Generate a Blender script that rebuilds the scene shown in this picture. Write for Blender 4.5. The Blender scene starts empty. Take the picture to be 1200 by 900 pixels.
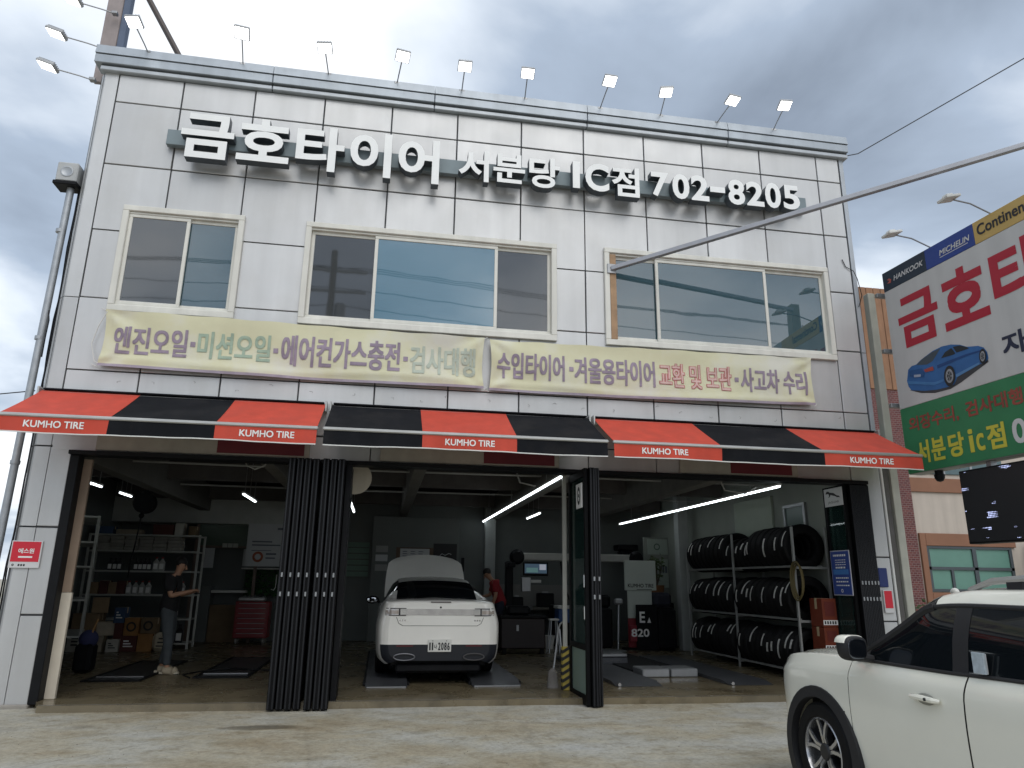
import bpy, bmesh, math, random
from mathutils import Vector, Matrix, noise
SC = bpy.context.scene
COL = SC.collection
R = math.radians
random.seed(11)

# ------------------------------------------------------------------ camera
def make_camera():
    yaw, pit, rol = R(9.793), R(15.357), R(0.7226)
    fwd = Vector((math.sin(yaw)*math.cos(pit), math.cos(yaw)*math.cos(pit), math.sin(pit)))
    right = Vector((math.cos(yaw), -math.sin(yaw), 0))
    up = right.cross(fwd)
    c, s = math.cos(rol), math.sin(rol)
    r2 = c*right + s*up
    u2 = -s*right + c*up
    cam = bpy.data.cameras.new('camera')
    cam.sensor_width = 36
    cam.lens = 847.11/1200*36
    cam.clip_start = 0.05
    cam.clip_end = 3000
    o = bpy.data.objects.new('camera', cam)
    COL.objects.link(o)
    m = Matrix((r2, u2, -fwd)).transposed().to_4x4()
    m.translation = Vector((0, -10.15, 1.5))
    o.matrix_world = m
    SC.camera = o
make_camera()

# ------------------------------------------------------------------ light
SUN_EL, SUN_AZ = R(50), R(170)      # azimuth clockwise from +y: the sun stands high behind the camera, veiled by cloud
def make_light():
    w = bpy.data.worlds.new('World')
    SC.world = w
    w.use_nodes = True
    nt = w.node_tree
    N, L = nt.nodes, nt.links
    bg = N['Background']
    sky = N.new('ShaderNodeTexSky')
    sky.sky_type = 'NISHITA'
    sky.sun_disc = False
    sky.sun_elevation = SUN_EL
    sky.sun_rotation = SUN_AZ
    sky.dust_density = 2.0
    tc = N.new('ShaderNodeTexCoord')
    sep = N.new('ShaderNodeSeparateXYZ')
    L.new(tc.outputs['Generated'], sep.inputs[0])
    # clouds lie on a flat ceiling: divide the direction by its height
    zz = N.new('ShaderNodeMath'); zz.operation = 'MAXIMUM'; zz.inputs[1].default_value = 0.0
    L.new(sep.outputs['Z'], zz.inputs[0])
    za = N.new('ShaderNodeMath'); za.operation = 'ADD'; za.inputs[1].default_value = 0.22
    L.new(zz.outputs[0], za.inputs[0])
    dx = N.new('ShaderNodeMath'); dx.operation = 'DIVIDE'
    dy = N.new('ShaderNodeMath'); dy.operation = 'DIVIDE'
    L.new(sep.outputs['X'], dx.inputs[0]); L.new(za.outputs[0], dx.inputs[1])
    L.new(sep.outputs['Y'], dy.inputs[0]); L.new(za.outputs[0], dy.inputs[1])
    cb = N.new('ShaderNodeCombineXYZ')
    L.new(dx.outputs[0], cb.inputs[0]); L.new(dy.outputs[0], cb.inputs[1])
    def nz(scale, detail, off, rough=.55):
        mp = N.new('ShaderNodeMapping')
        mp.inputs['Location'].default_value = off
        L.new(cb.outputs[0], mp.inputs[0])
        n = N.new('ShaderNodeTexNoise')
        n.inputs['Scale'].default_value = scale
        n.inputs['Detail'].default_value = detail
        n.inputs['Roughness'].default_value = rough
        n.inputs['Distortion'].default_value = .35
        L.new(mp.outputs[0], n.inputs['Vector'])
        return n
    n1 = nz(.8, 6, CLOUD_A, .48)
    n2 = nz(2.0, 7, CLOUD_B, .5)
    mix = N.new('ShaderNodeMix'); mix.data_type = 'FLOAT'
    mix.inputs[0].default_value = .33
    L.new(n1.outputs['Fac'], mix.inputs[2]); L.new(n2.outputs['Fac'], mix.inputs[3])
    rp = N.new('ShaderNodeValToRGB')
    e = rp.color_ramp.elements
    e[0].position = .38; e[0].color = (1.42, 1.7, 2.12, 1)
    e[1].position = .60; e[1].color = (6.0, 6.1, 6.25, 1)
    k = e.new(.465); k.color = (2.35, 2.8, 3.45, 1)
    k = e.new(.53); k.color = (4.3, 4.7, 5.2, 1)
    L.new(mix.outputs[0], rp.inputs[0])
    mc = N.new('ShaderNodeMix'); mc.data_type = 'RGBA'
    mc.inputs[0].default_value = .93
    L.new(sky.outputs[0], mc.inputs[6]); L.new(rp.outputs[0], mc.inputs[7])
    L.new(mc.outputs[2], bg.inputs['Color'])
    bg.inputs['Strength'].default_value = 0.11
    sd = bpy.data.lights.new('sun', 'SUN')
    sd.energy = .75
    sd.angle = R(48)
    sd.color = (1, .96, .9)
    so = bpy.data.objects.new('sun', sd)
    COL.objects.link(so)
    d = Vector((math.sin(SUN_AZ)*math.cos(SUN_EL), math.cos(SUN_AZ)*math.cos(SUN_EL), math.sin(SUN_EL)))
    so.rotation_euler = d.to_track_quat('Z', 'Y').to_euler()
    so.location = d*60
CLOUD_A = (2.9, 1.3, 0)
CLOUD_B = (6.0, 12.1, 0)
make_light()
VS = SC.view_settings
VS.view_transform = 'Standard'
VS.look = 'None'
VS.exposure = 0.88
VS.gamma = 1
VS.use_curve_mapping = False
SC.cycles.use_denoising = True
SC.cycles.max_bounces = 8
SC.cycles.transparent_max_bounces = 12

# ------------------------------------------------------------------ materials
MAT = {}
def mat(name, col, rough=.5, metal=0.0, var=0.0, scale=4.0, streak=0.0, bump=0.0, bscale=60.0, coat=0.0,
        emit=None, ior=1.45, stain=None, stain_amt=0.0, stain_scale=1.2, rvar=0.0, rnd=0.0, spec=.5):
    if name in MAT: return MAT[name]
    m = bpy.data.materials.new(name)
    m.use_nodes = True
    nt = m.node_tree; N, L = nt.nodes, nt.links
    b = N['Principled BSDF']
    col = tuple(col)+(1,)
    b.inputs['Base Color'].default_value = col
    b.inputs['Roughness'].default_value = rough
    b.inputs['Metallic'].default_value = metal
    b.inputs['IOR'].default_value = ior
    b.inputs['Coat Weight'].default_value = coat
    b.inputs['Specular IOR Level'].default_value = spec
    b.inputs['Coat Roughness'].default_value = .04
    m.diffuse_color = col
    tc = None
    def coord():
        nonlocal tc
        if tc is None: tc = N.new('ShaderNodeTexCoord')
        return tc.outputs['Object']
    cur = None
    def noise_node(sc, detail=5, vec=None, rough_=.55):
        n = N.new('ShaderNodeTexNoise')
        n.inputs['Scale'].default_value = sc
        n.inputs['Detail'].default_value = detail
        n.inputs['Roughness'].default_value = rough_
        L.new(vec or coord(), n.inputs['Vector'])
        return n
    def mult(fac_socket, amt):
        nonlocal cur
        r = N.new('ShaderNodeMapRange')
        r.inputs[1].default_value = .3; r.inputs[2].default_value = .7
        r.inputs[3].default_value = 1-amt; r.inputs[4].default_value = 1+amt*.5
        L.new(fac_socket, r.inputs[0])
        v = N.new('ShaderNodeMix'); v.data_type = 'RGBA'; v.blend_type = 'MULTIPLY'
        v.inputs[0].default_value = 1
        if cur is None: v.inputs[6].default_value = col
        else: L.new(cur, v.inputs[6])
        L.new(r.outputs[0], v.inputs[7])
        cur = v.outputs[2]
    if var: mult(noise_node(scale).outputs['Fac'], var)
    if streak:
        mp = N.new('ShaderNodeMapping'); mp.inputs['Scale'].default_value = (5, 5, .35)
        L.new(coord(), mp.inputs[0])
        mult(noise_node(1.0, 4, mp.outputs[0]).outputs['Fac'], streak)
    if rnd:
        oi = N.new('ShaderNodeObjectInfo')
        r = N.new('ShaderNodeMapRange')
        r.inputs[1].default_value = 0; r.inputs[2].default_value = 1
        r.inputs[3].default_value = .3; r.inputs[4].default_value = .7
        L.new(oi.outputs['Random'], r.inputs[0])
        mult(r.outputs[0], rnd)
    if stain is not None:
        n = noise_node(stain_scale, 7, None, .65)
        r = N.new('ShaderNodeMapRange')
        r.inputs[1].default_value = .48; r.inputs[2].default_value = .66
        r.inputs[3].default_value = 0; r.inputs[4].default_value = stain_amt
        L.new(n.outputs['Fac'], r.inputs[0])
        v = N.new('ShaderNodeMix'); v.data_type = 'RGBA'
        L.new(r.outputs[0], v.inputs[0])
        if cur is None: v.inputs[6].default_value = col
        else: L.new(cur, v.inputs[6])
        v.inputs[7].default_value = tuple(stain)+(1,)
        cur = v.outputs[2]
    if cur is not None: L.new(cur, b.inputs['Base Color'])
    if rvar:
        n = noise_node(scale*2.3)
        r = N.new('ShaderNodeMapRange')
        r.inputs[1].default_value = .3; r.inputs[2].default_value = .7
        r.inputs[3].default_value = max(.02, rough-rvar); r.inputs[4].default_value = min(1, rough+rvar)
        L.new(n.outputs['Fac'], r.inputs[0]); L.new(r.outputs[0], b.inputs['Roughness'])
    if bump:
        n = noise_node(bscale, 4)
        bp = N.new('ShaderNodeBump'); bp.inputs['Strength'].default_value = bump
        bp.inputs['Distance'].default_value = .01
        L.new(n.outputs['Fac'], bp.inputs['Height']); L.new(bp.outputs[0], b.inputs['Normal'])
    if emit:
        b.inputs['Emission Color'].default_value = tuple(emit[0])+(1,)
        b.inputs['Emission Strength'].default_value = emit[1]
    MAT[name] = m
    return m

def glass(name, tint, trans, rough=.03, ior=1.5):
    m = bpy.data.materials.new(name); m.use_nodes = True
    nt = m.node_tree; N, L = nt.nodes, nt.links
    b = N['Principled BSDF']
    b.inputs['Base Color'].default_value = tuple(tint)+(1,)
    b.inputs['Roughness'].default_value = rough
    b.inputs['IOR'].default_value = ior
    t = N.new('ShaderNodeBsdfTransparent')
    t.inputs[0].default_value = (min(1, .55+tint[0]), min(1, .6+tint[1]), min(1, .6+tint[2]), 1)
    mx = N.new('ShaderNodeMixShader'); mx.inputs[0].default_value = trans
    L.new(b.outputs[0], mx.inputs[1]); L.new(t.outputs[0], mx.inputs[2])
    L.new(mx.outputs[0], N['Material Output'].inputs[0])
    tcn = N.new('ShaderNodeTexCoord')
    n = N.new('ShaderNodeTexNoise'); n.inputs['Scale'].default_value = 1.3
    L.new(tcn.outputs['Object'], n.inputs['Vector'])
    bp = N.new('ShaderNodeBump'); bp.inputs['Strength'].default_value = .05; bp.inputs['Distance'].default_value = .02
    L.new(n.outputs['Fac'], bp.inputs['Height']); L.new(bp.outputs[0], b.inputs['Normal'])
    MAT[name] = m
    return m

PANEL = mat('panel_aluminium', (.56, .565, .565), .42, .42, var=.07, scale=.8, streak=.06, rnd=.09, stain=(.40, .39, .36), stain_amt=.22, stain_scale=.9, rvar=.06)
CAPM = mat('cap_metal', (.36, .40, .44), .4, .35, var=.1, scale=2, streak=.12)
CAPT = mat('trim_metal', (.42, .45, .48), .42, .3, var=.08, streak=.1)
SEAM = mat('seam_dark', (.085, .09, .095), .8)
UPVC = mat('upvc_cream', (.72, .71, .65), .42, 0, var=.06, scale=3, streak=.12)
GLASSB = glass('window_glass_blue', (.03, .085, .11), .14, .02, 2.5)
GLASSM = glass('window_glass_bright', (.06, .18, .25), .08, .02, 2.9)
GLASSS = glass('window_screen', (.045, .05, .052), .12, .03, 2.25)
GLASSD = glass('door_glass', (.02, .05, .045), .55, .03, 1.5)
FROST = glass('frosted_glass', (.20, .27, .23), .12, .35, 1.45)
LETTERF = mat('letter_face', (.88, .89, .88), .4, 0, var=.05, scale=3)
LETTERS = mat('letter_side', (.06, .075, .09), .45, .1)
RAILM = mat('sign_rail', (.20, .25, .27), .5, .1, var=.1)
BLACKM = mat('black_metal', (.007, .0075, .009), .5, .0, var=.25, scale=6, spec=.2)
DOORM = mat('door_charcoal', (.004, .0043, .005), .55, .0, var=.25, scale=5, streak=.2, spec=.14)
CHROME = mat('chrome', (.6, .6, .6), .2, 1)
STEEL = mat('steel_grey', (.34, .35, .36), .4, .7, var=.12)
GALV = mat('galvanised', (.40, .42, .44), .45, .6, var=.15, scale=6)
WHITEP = mat('white_paint', (.66, .66, .63), .5, 0, var=.05)
CREAM = mat('cream_board', (.62, .56, .46), .6, 0, var=.08, streak=.12)
WOODJ = mat('wood_jamb', (.30, .22, .16), .6, 0, var=.15, scale=3, streak=.15)
REDC = mat('awning_red', (.56, .066, .037), .75, 0, var=.09, scale=2.5, streak=.10, bump=.35, bscale=5, stain=(.42, .06, .04), stain_amt=.45, stain_scale=2.2)
BLKC = mat('awning_black', (.009, .010, .013), .85, 0, spec=.2, var=.25, scale=2.5, streak=.15, bump=.35, bscale=5, stain=(.022, .021, .022), stain_amt=.6, stain_scale=2.0)
WHITEPRINT = mat('white_print', (.82, .82, .80), .6)
REDPRINT = mat('red_print', (.56, .03, .05), .55)
BLUEPRINT = mat('blue_print', (.035, .07, .28), .5)
BLKPRINT = mat('black_print', (.02, .02, .022), .6)
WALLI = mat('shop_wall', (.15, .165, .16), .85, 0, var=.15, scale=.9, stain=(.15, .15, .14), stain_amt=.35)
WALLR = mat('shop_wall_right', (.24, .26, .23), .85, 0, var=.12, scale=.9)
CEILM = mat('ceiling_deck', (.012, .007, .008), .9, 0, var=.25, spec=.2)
BEAMM = mat('beam_paint', (.14, .135, .12), .75, 0, var=.15)
FLOORM = None
RUBBER = mat('tyre_rubber', (.006, .006, .0065), .62, 0, var=.3, scale=8, spec=.22, rnd=.3)
LIGHTM = mat('lit_tube', (.9, .9, .9), .5, emit=((.86, .95, 1.0), 3.2))
LEDM = mat('flood_lens_lit', (.9, .9, .9), .4, emit=((1.0, .99, .95), 3.6))
TAPEY = mat('guard_yellow', (.40, .31, .06), .6, var=.2, scale=12)

# ------------------------------------------------------------------ object helpers
ORG = {}
def thing(name, label, cat, loc=(0, 0, 0), rotz=0, group=None, local=False):
    o = bpy.data.objects.new(name, None)
    o.empty_display_size = .1
    COL.objects.link(o)
    o.location = loc; o.rotation_euler = (0, 0, rotz)
    o['label'] = label; o['category'] = cat
    if group: o['group'] = group
    ORG[o.name] = Vector((0, 0, 0)) if local else Vector(loc)
    return o
def tag(o, label, cat, group=None):
    o['label'] = label; o['category'] = cat
    if group: o['group'] = group
    return o
def copy_tree(o, parent=None):
    c = o.copy(); COL.objects.link(c)
    c.parent = parent
    for ch in list(o.children): copy_tree(ch, c)
    return c

class G:
    def __init__(s): s.v = []; s.f = []; s.m = []
    def add(s, vs, fs, mi=0):
        k = len(s.v)
        s.v += [Vector(p) for p in vs]
        s.f += [tuple(k+i for i in f) for f in fs]
        s.m += [mi]*len(fs)
        return s
    def box(s, a, b, c=0.0, mi=0):
        lo = [min(a[i], b[i]) for i in range(3)]; hi = [max(a[i], b[i]) for i in range(3)]
        if c <= 0:
            vs = [(lo[0] if not i & 1 else hi[0], lo[1] if not i & 2 else hi[1], lo[2] if not i & 4 else hi[2]) for i in range(8)]
            return s.add(vs, [(0, 2, 3, 1), (4, 5, 7, 6), (0, 1, 5, 4), (2, 6, 7, 3), (0, 4, 6, 2), (1, 3, 7, 5)], mi)
        c = min(c, min(hi[i]-lo[i] for i in range(3))*.45)
        vs = []; ix = {}
        for i in range(8):
            sg = (i & 1, i >> 1 & 1, i >> 2 & 1)
            for ax in range(3):
                p = [(hi[q] if sg[q] else lo[q]) if q == ax else ((hi[q]-c) if sg[q] else (lo[q]+c)) for q in range(3)]
                ix[(i, ax)] = len(vs); vs.append(p)
        fs = []
        for ax in range(3):
            o1, o2 = [q for q in range(3) if q != ax]
            for sd in (0, 1):
                base = sd << ax
                fs.append((ix[(base, ax)], ix[(base | 1 << o1, ax)], ix[(base | 1 << o1 | 1 << o2, ax)], ix[(base | 1 << o2, ax)]))
            for s1 in (0, 1):
                for s2 in (0, 1):
                    b0 = s1 << o1 | s2 << o2; b1 = b0 | 1 << ax
                    fs.append((ix[(b0, o1)], ix[(b1, o1)], ix[(b1, o2)], ix[(b0, o2)]))
        for i in range(8): fs.append((ix[(i, 0)], ix[(i, 1)], ix[(i, 2)]))
        return s.add(vs, fs, mi)
    def cyl(s, p0, p1, r0, r1=None, n=12, cap=True, mi=0):
        p0, p1 = Vector(p0), Vector(p1)
        r1 = r0 if r1 is None else r1
        d = (p1-p0).normalized()
        a = d.orthogonal().normalized(); b = d.cross(a)
        vs = []
        for p, r in ((p0, r0), (p1, r1)):
            for i in range(n):
                t = 2*math.pi*i/n
                vs.append(p+a*math.cos(t)*r+b*math.sin(t)*r)
        fs = [(i, (i+1) % n, n+(i+1) % n, n+i) for i in range(n)]
        if cap: fs += [tuple(range(n-1, -1, -1)), tuple(range(n, 2*n))]
        return s.add(vs, fs, mi)
    def tube(s, pts, r, n=8, mi=0):
        pts = [Vector(p) for p in pts]
        rs = r if isinstance(r, (list, tuple)) else [r]*len(pts)
        prev = None; vs = []
        for k, p in enumerate(pts):
            d = (pts[min(k+1, len(pts)-1)]-pts[max(k-1, 0)]).normalized()
            if prev is None: a = d.orthogonal().normalized()
            else:
                a = prev-d*prev.dot(d)
                a = a.normalized() if a.length > 1e-6 else d.orthogonal().normalized()
            prev = a; b = d.cross(a)
            for i in range(n):
                t = 2*math.pi*i/n
                vs.append(p+(a*math.cos(t)+b*math.sin(t))*rs[k])
        fs = []
        for k in range(len(pts)-1):
            for i in range(n):
                j = (i+1) % n
                fs.append((k*n+i, k*n+j, (k+1)*n+j, (k+1)*n+i))
        fs += [tuple(range(n-1, -1, -1)), tuple((len(pts)-1)*n+i for i in range(n))]
        return s.add(vs, fs, mi)
    def lathe(s, prof, org, axis, n=24, mi=0, closed=False):
        axis = Vector(axis).normalized(); org = Vector(org)
        a = axis.orthogonal().normalized(); b = axis.cross(a)
        vs = []
        for r, h in prof:
            for i in range(n):
                t = 2*math.pi*i/n
                vs.append(org+axis*h+(a*math.cos(t)+b*math.sin(t))*r)
        fs = []
        m = len(prof)
        for k in range(m if closed else m-1):
            k2 = (k+1) % m
            for i in range(n):
                j = (i+1) % n
                fs.append((k*n+i, k*n+j, k2*n+j, k2*n+i))
        if not closed:
            if prof[0][0] > 1e-4: fs.append(tuple(range(n-1, -1, -1)))
            if prof[-1][0] > 1e-4: fs.append(tuple((m-1)*n+i for i in range(n)))
        return s.add(vs, fs, mi)
    def prism(s, poly, org, u, w, d, mi=0):
        org, u, w, d = Vector(org), Vector(u), Vector(w), Vector(d)
        n = len(poly)
        vs = [org+u*p[0]+w*p[1] for p in poly]+[org+u*p[0]+w*p[1]+d for p in poly]
        fs = [tuple(range(n-1, -1, -1)), tuple(range(n, 2*n))]+[(i, (i+1) % n, n+(i+1) % n, n+i) for i in range(n)]
        return s.add(vs, fs, mi)
    def ring(s, c, axis, r0, r1, n=24, mi=0):
        axis = Vector(axis).normalized(); c = Vector(c); a = axis.orthogonal().normalized(); b = axis.cross(a); vs = []
        for i in range(n):
            t = 2*math.pi*i/n; d = a*math.cos(t)+b*math.sin(t)
            vs += [c+d*r0, c+d*r1]
        return s.add(vs, [(2*i, 2*i+1, 2*((i+1) % n)+1, 2*((i+1) % n)) for i in range(n)], mi)
    def sball(s, c, r, e=.55, nu=24, nv=14, mi=0):
        def pw(x): return math.copysign(abs(x)**e, x)
        k = len(s.v); s.ball((0, 0, 0), 1, nu, nv, mi)
        for i in range(k, len(s.v)):
            v = s.v[i]; h = math.hypot(v.x, v.y)
            cu, su = (v.x/h, v.y/h) if h > 1e-6 else (1, 0)
            s.v[i] = Vector((c[0]+r[0]*pw(h)*pw(cu), c[1]+r[1]*pw(h)*pw(su), c[2]+r[2]*pw(v.z)))
        return s
    def quad(s, a, b, c, d, mi=0): return s.add([a, b, c, d], [(0, 1, 2, 3)], mi)
    def ball(s, c, r, nu=12, nv=8, mi=0):
        r = Vector((r, r, r)) if isinstance(r, (int, float)) else Vector(r)
        c = Vector(c); vs = []
        for j in range(nv+1):
            ph = math.pi*j/nv
            for i in range(nu):
                t = 2*math.pi*i/nu
                vs.append(c+Vector((r.x*math.sin(ph)*math.cos(t), r.y*math.sin(ph)*math.sin(t), r.z*math.cos(ph))))
        fs = []
        for j in range(nv):
            for i in range(nu):
                k = (i+1) % nu
                fs.append((j*nu+i, j*nu+k, (j+1)*nu+k, (j+1)*nu+i))
        return s.add(vs, fs, mi)
    def xf(s, mtx, start=0):
        for i in range(start, len(s.v)): s.v[i] = mtx @ s.v[i]
        return s
    def mesh(s, name, mats, org=Vector((0, 0, 0)), smooth=True, angle=32, fix=True):
        me = bpy.data.meshes.new(name)
        me.from_pydata([tuple(p-org) for p in s.v], [], s.f)
        for m in (mats if isinstance(mats, (list, tuple)) else [mats]): me.materials.append(m)
        if any(s.m): me.polygons.foreach_set('material_index', s.m)
        if fix:
            bm = bmesh.new(); bm.from_mesh(me)
            bmesh.ops.remove_doubles(bm, verts=bm.verts, dist=1e-6)
            bmesh.ops.recalc_face_normals(bm, faces=bm.faces)
            bm.to_mesh(me); bm.free()
        if smooth:
            me.polygons.foreach_set('use_smooth', [True]*len(me.polygons))
            me.set_sharp_from_angle(angle=R(angle))
        me.update()
        return me
    def build(s, name, mats, parent=None, **kw):
        org = Vector((0, 0, 0))
        p = parent
        if p is not None:
            while p.parent is not None: p = p.parent
            org = ORG.get(p.name, org)
        o = bpy.data.objects.new(name, s.mesh(name, mats, org, **kw))
        COL.objects.link(o)
        if parent is not None: o.parent = parent
        return o

def obj_from(me, name, parent=None):
    o = bpy.data.objects.new(name, me); COL.objects.link(o)
    if parent is not None: o.parent = parent
    return o

# ---- lettering: outlines of the built-in font, as mesh
_TX = {}
def glyph(body, bold=.022, depth=0.0, spacing=1.0):
    k = (body, bold, depth, spacing)
    if k in _TX: return _TX[k]
    cu = bpy.data.curves.new('lettering', 'FONT')
    cu.body = body; cu.size = 1; cu.offset = bold; cu.extrude = depth; cu.space_character = spacing
    cu.resolution_u = 4
    o = bpy.data.objects.new('lettering', cu); COL.objects.link(o)
    dg = bpy.context.evaluated_depsgraph_get()
    me = bpy.data.meshes.new_from_object(o.evaluated_get(dg))
    vs = [v.co.copy() for v in me.vertices]; fs = [tuple(p.vertices) for p in me.polygons]
    nz_ = [p.normal.z for p in me.polygons]
    bpy.data.objects.remove(o); bpy.data.curves.remove(cu); bpy.data.meshes.remove(me)
    x0 = min(v.x for v in vs); x1 = max(v.x for v in vs); y0 = min(v.y for v in vs); y1 = max(v.y for v in vs)
    vs = [Vector(((v.x-x0)/max(x1-x0, 1e-6), (v.y-y0)/max(y1-y0, 1e-6), v.z)) for v in vs]
    _TX[k] = (vs, fs, nz_, (x1-x0)/max(y1-y0, 1e-6))
    return _TX[k]
def text_into(g, body, org, u, w, width, height, lift=None, bold=.022, mi=0, spacing=1.0):
    """flat print: fills the box org + u*width + w*height; lift = offset vector off the surface"""
    # heavy weights: a light outline laid down several times, each copy a hair above the last
    bold, k = (bold, 0) if bold <= .006 else (0, bold)
    vs, fs, nz_, asp = glyph(body, bold, 0, spacing)
    org, u, w = Vector(org), Vector(u).normalized(), Vector(w).normalized()
    lift = Vector(lift) if lift is not None else Vector((0, 0, 0))
    up = u.cross(w) if lift.length == 0 else lift.normalized()
    offs = [(0, 0)] if not k else [(-k, -k), (k, -k), (-k, k), (k, k), (0, 0)]
    e = k*height
    for q, (a, b) in enumerate(offs):
        g.add([org+lift+up*(.0004*q)+u*(e+v.x*(width-2*e)+a*height)+w*(e+v.y*(height-2*e)+b*height) for v in vs], fs, mi)
    return g
def text_aspect(body, bold=.022, spacing=1.0): return glyph(body, bold, 0, spacing)[3]
# ------------------------------------------------------------------ ground
def ground_material():
    m = bpy.data.materials.new('worn_concrete'); m.use_nodes = True
    nt = m.node_tree; N, L = nt.nodes, nt.links
    b = N['Principled BSDF']
    tc = N.new('ShaderNodeTexCoord')
    def nz(scale, det, rough=.6, stretch=None):
        n = N.new('ShaderNodeTexNoise')
        n.inputs['Scale'].default_value = scale; n.inputs['Detail'].default_value = det; n.inputs['Roughness'].default_value = rough
        if stretch:
            mp = N.new('ShaderNodeMapping'); mp.inputs['Scale'].default_value = stretch
            L.new(tc.outputs['Object'], mp.inputs[0]); L.new(mp.outputs[0], n.inputs['Vector'])
        else: L.new(tc.outputs['Object'], n.inputs['Vector'])
        return n
    def ramp(src, stops):
        r = N.new('ShaderNodeValToRGB')
        e = r.color_ramp.elements
        e[0].position, e[0].color = stops[0][0], stops[0][1]+(1,)
        e[1].position, e[1].color = stops[-1][0], stops[-1][1]+(1,)
        for p, c in stops[1:-1]:
            k = e.new(p); k.color = c+(1,)
        L.new(src, r.inputs[0]); return r
    def mixc(fac, a, bb, mode='MIX'):
        x = N.new('ShaderNodeMix'); x.data_type = 'RGBA'; x.blend_type = mode
        if isinstance(fac, float): x.inputs[0].default_value = fac
        else: L.new(fac, x.inputs[0])
        L.new(a, x.inputs[6]); L.new(bb, x.inputs[7]); return x.outputs[2]
    n1 = nz(.55, 8, .62, (1, 1.7, 1))
    base = ramp(n1.outputs['Fac'], [(.33, (.33, .275, .185)), (.46, (.385, .35, .265)), (.55, (.41, .395, .335)), (.68, (.44, .44, .41))])
    n2 = nz(4.2, 10, .74)
    blot = ramp(n2.outputs['Fac'], [(.34, (.74, .70, .62)), (.5, (1, 1, 1)), (.7, (1.12, 1.1, 1.05))])
    c = mixc(1.0, base.outputs[0], blot.outputs[0], 'MULTIPLY')
    n3 = nz(24, 8, .8)
    gr = ramp(n3.outputs['Fac'], [(.3, (.62, .61, .59)), (.52, (1, 1, 1)), (.75, (1.25, 1.25, 1.25))])
    c = mixc(1.0, c, gr.outputs[0], 'MULTIPLY')
    # oil / water stains
    n4 = nz(.9, 5, .5, (1.0, 2.2, 1))
    st = ramp(n4.outputs['Fac'], [(.62, (1, 1, 1)), (.69, (.72, .70, .66)), (.78, (.6, .58, .54))])
    c = mixc(1.0, c, st.outputs[0], 'MULTIPLY')
    # one dark wet patch in front of the folded door stack
    mpx = N.new('ShaderNodeMapping'); mpx.inputs['Location'].default_value = (.95*.8, 1.22*2.3, 0); mpx.inputs['Scale'].default_value = (.8, 2.3, 0)
    nw = nz(3.2, 6, .6)
    ax = N.new('ShaderNodeMix'); ax.data_type = 'RGBA'; ax.inputs[0].default_value = .12
    L.new(tc.outputs['Object'], ax.inputs[6]); L.new(nw.outputs['Color'], ax.inputs[7])
    L.new(ax.outputs[2], mpx.inputs[0])
    ln = N.new('ShaderNodeVectorMath'); ln.operation = 'LENGTH'; L.new(mpx.outputs[0], ln.inputs[0])
    wet = ramp(ln.outputs['Value'], [(.16, (.42, .40, .36)), (.26, (.6, .57, .52)), (.34, (1, 1, 1))])
    c = mixc(1.0, c, wet.outputs[0], 'MULTIPLY')
    # cracks
    vo = N.new('ShaderNodeTexVoronoi'); vo.feature = 'DISTANCE_TO_EDGE'; vo.inputs['Scale'].default_value = .42
    wn = nz(1.6, 6, .6)
    vm = N.new('ShaderNodeMix'); vm.data_type = 'RGBA'; vm.inputs[0].default_value = .16
    L.new(tc.outputs['Object'], vm.inputs[6]); L.new(wn.outputs['Color'], vm.inputs[7])
    L.new(vm.outputs[2], vo.inputs['Vector'])
    cr = ramp(vo.outputs['Distance'], [(.0, (.35, .33, .3)), (.006, (.5, .48, .45)), (.012, (1, 1, 1))])
    c = mixc(.18, c, mixc(1.0, c, cr.outputs[0], 'MULTIPLY'))
    L.new(c, b.inputs['Base Color'])
    rr = N.new('ShaderNodeMapRange'); rr.inputs[1].default_value = .35; rr.inputs[2].default_value = .65
    rr.inputs[3].default_value = .55; rr.inputs[4].default_value = .9
    L.new(n4.outputs['Fac'], rr.inputs[0]); L.new(rr.outputs[0], b.inputs['Roughness'])
    bp = N.new('ShaderNodeBump'); bp.inputs['Strength'].default_value = .5; bp.inputs['Distance'].default_value = .02
    ad = N.new('ShaderNodeMath'); ad.operation = 'ADD'
    L.new(n3.outputs['Fac'], ad.inputs[0]); L.new(n2.outputs['Fac'], ad.inputs[1])
    L.new(ad.outputs[0], bp.inputs['Height']); L.new(bp.outputs[0], b.inputs['Normal'])
    return m

def build_ground():
    g = G()
    nx, ny = 40, 40
    xs = [-400, -120, -40]+[-14+i*.8 for i in range(44)]+[40, 120, 400]
    ys = [-400, -120, -40]+[-14+i*.6 for i in range(26)]+[6, 40, 120, 400]
    vs = []
    for y in ys:
        for x in xs:
            z = .012*noise.noise((x*.35, y*.35, 0)) if abs(x) < 20 and -14 < y < 1 else 0
            vs.append((x, y, z-.012))
    W = len(xs)
    fs = [(j*W+i, j*W+i+1, (j+1)*W+i+1, (j+1)*W+i) for j in range(len(ys)-1) for i in range(W-1)]
    g.add(vs, fs)
    o = g.build('ground', ground_material(), fix=False); o['kind'] = 'structure'
build_ground()

def floor_material():
    m = mat('shop_floor_paint', (.15, .123, .075), .30, 0, var=.25, scale=.9, stain=(.07, .058, .036), stain_amt=.75, stain_scale=1.7, rvar=.14, bump=.12, bscale=9)
    return m
g = G()
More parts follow.
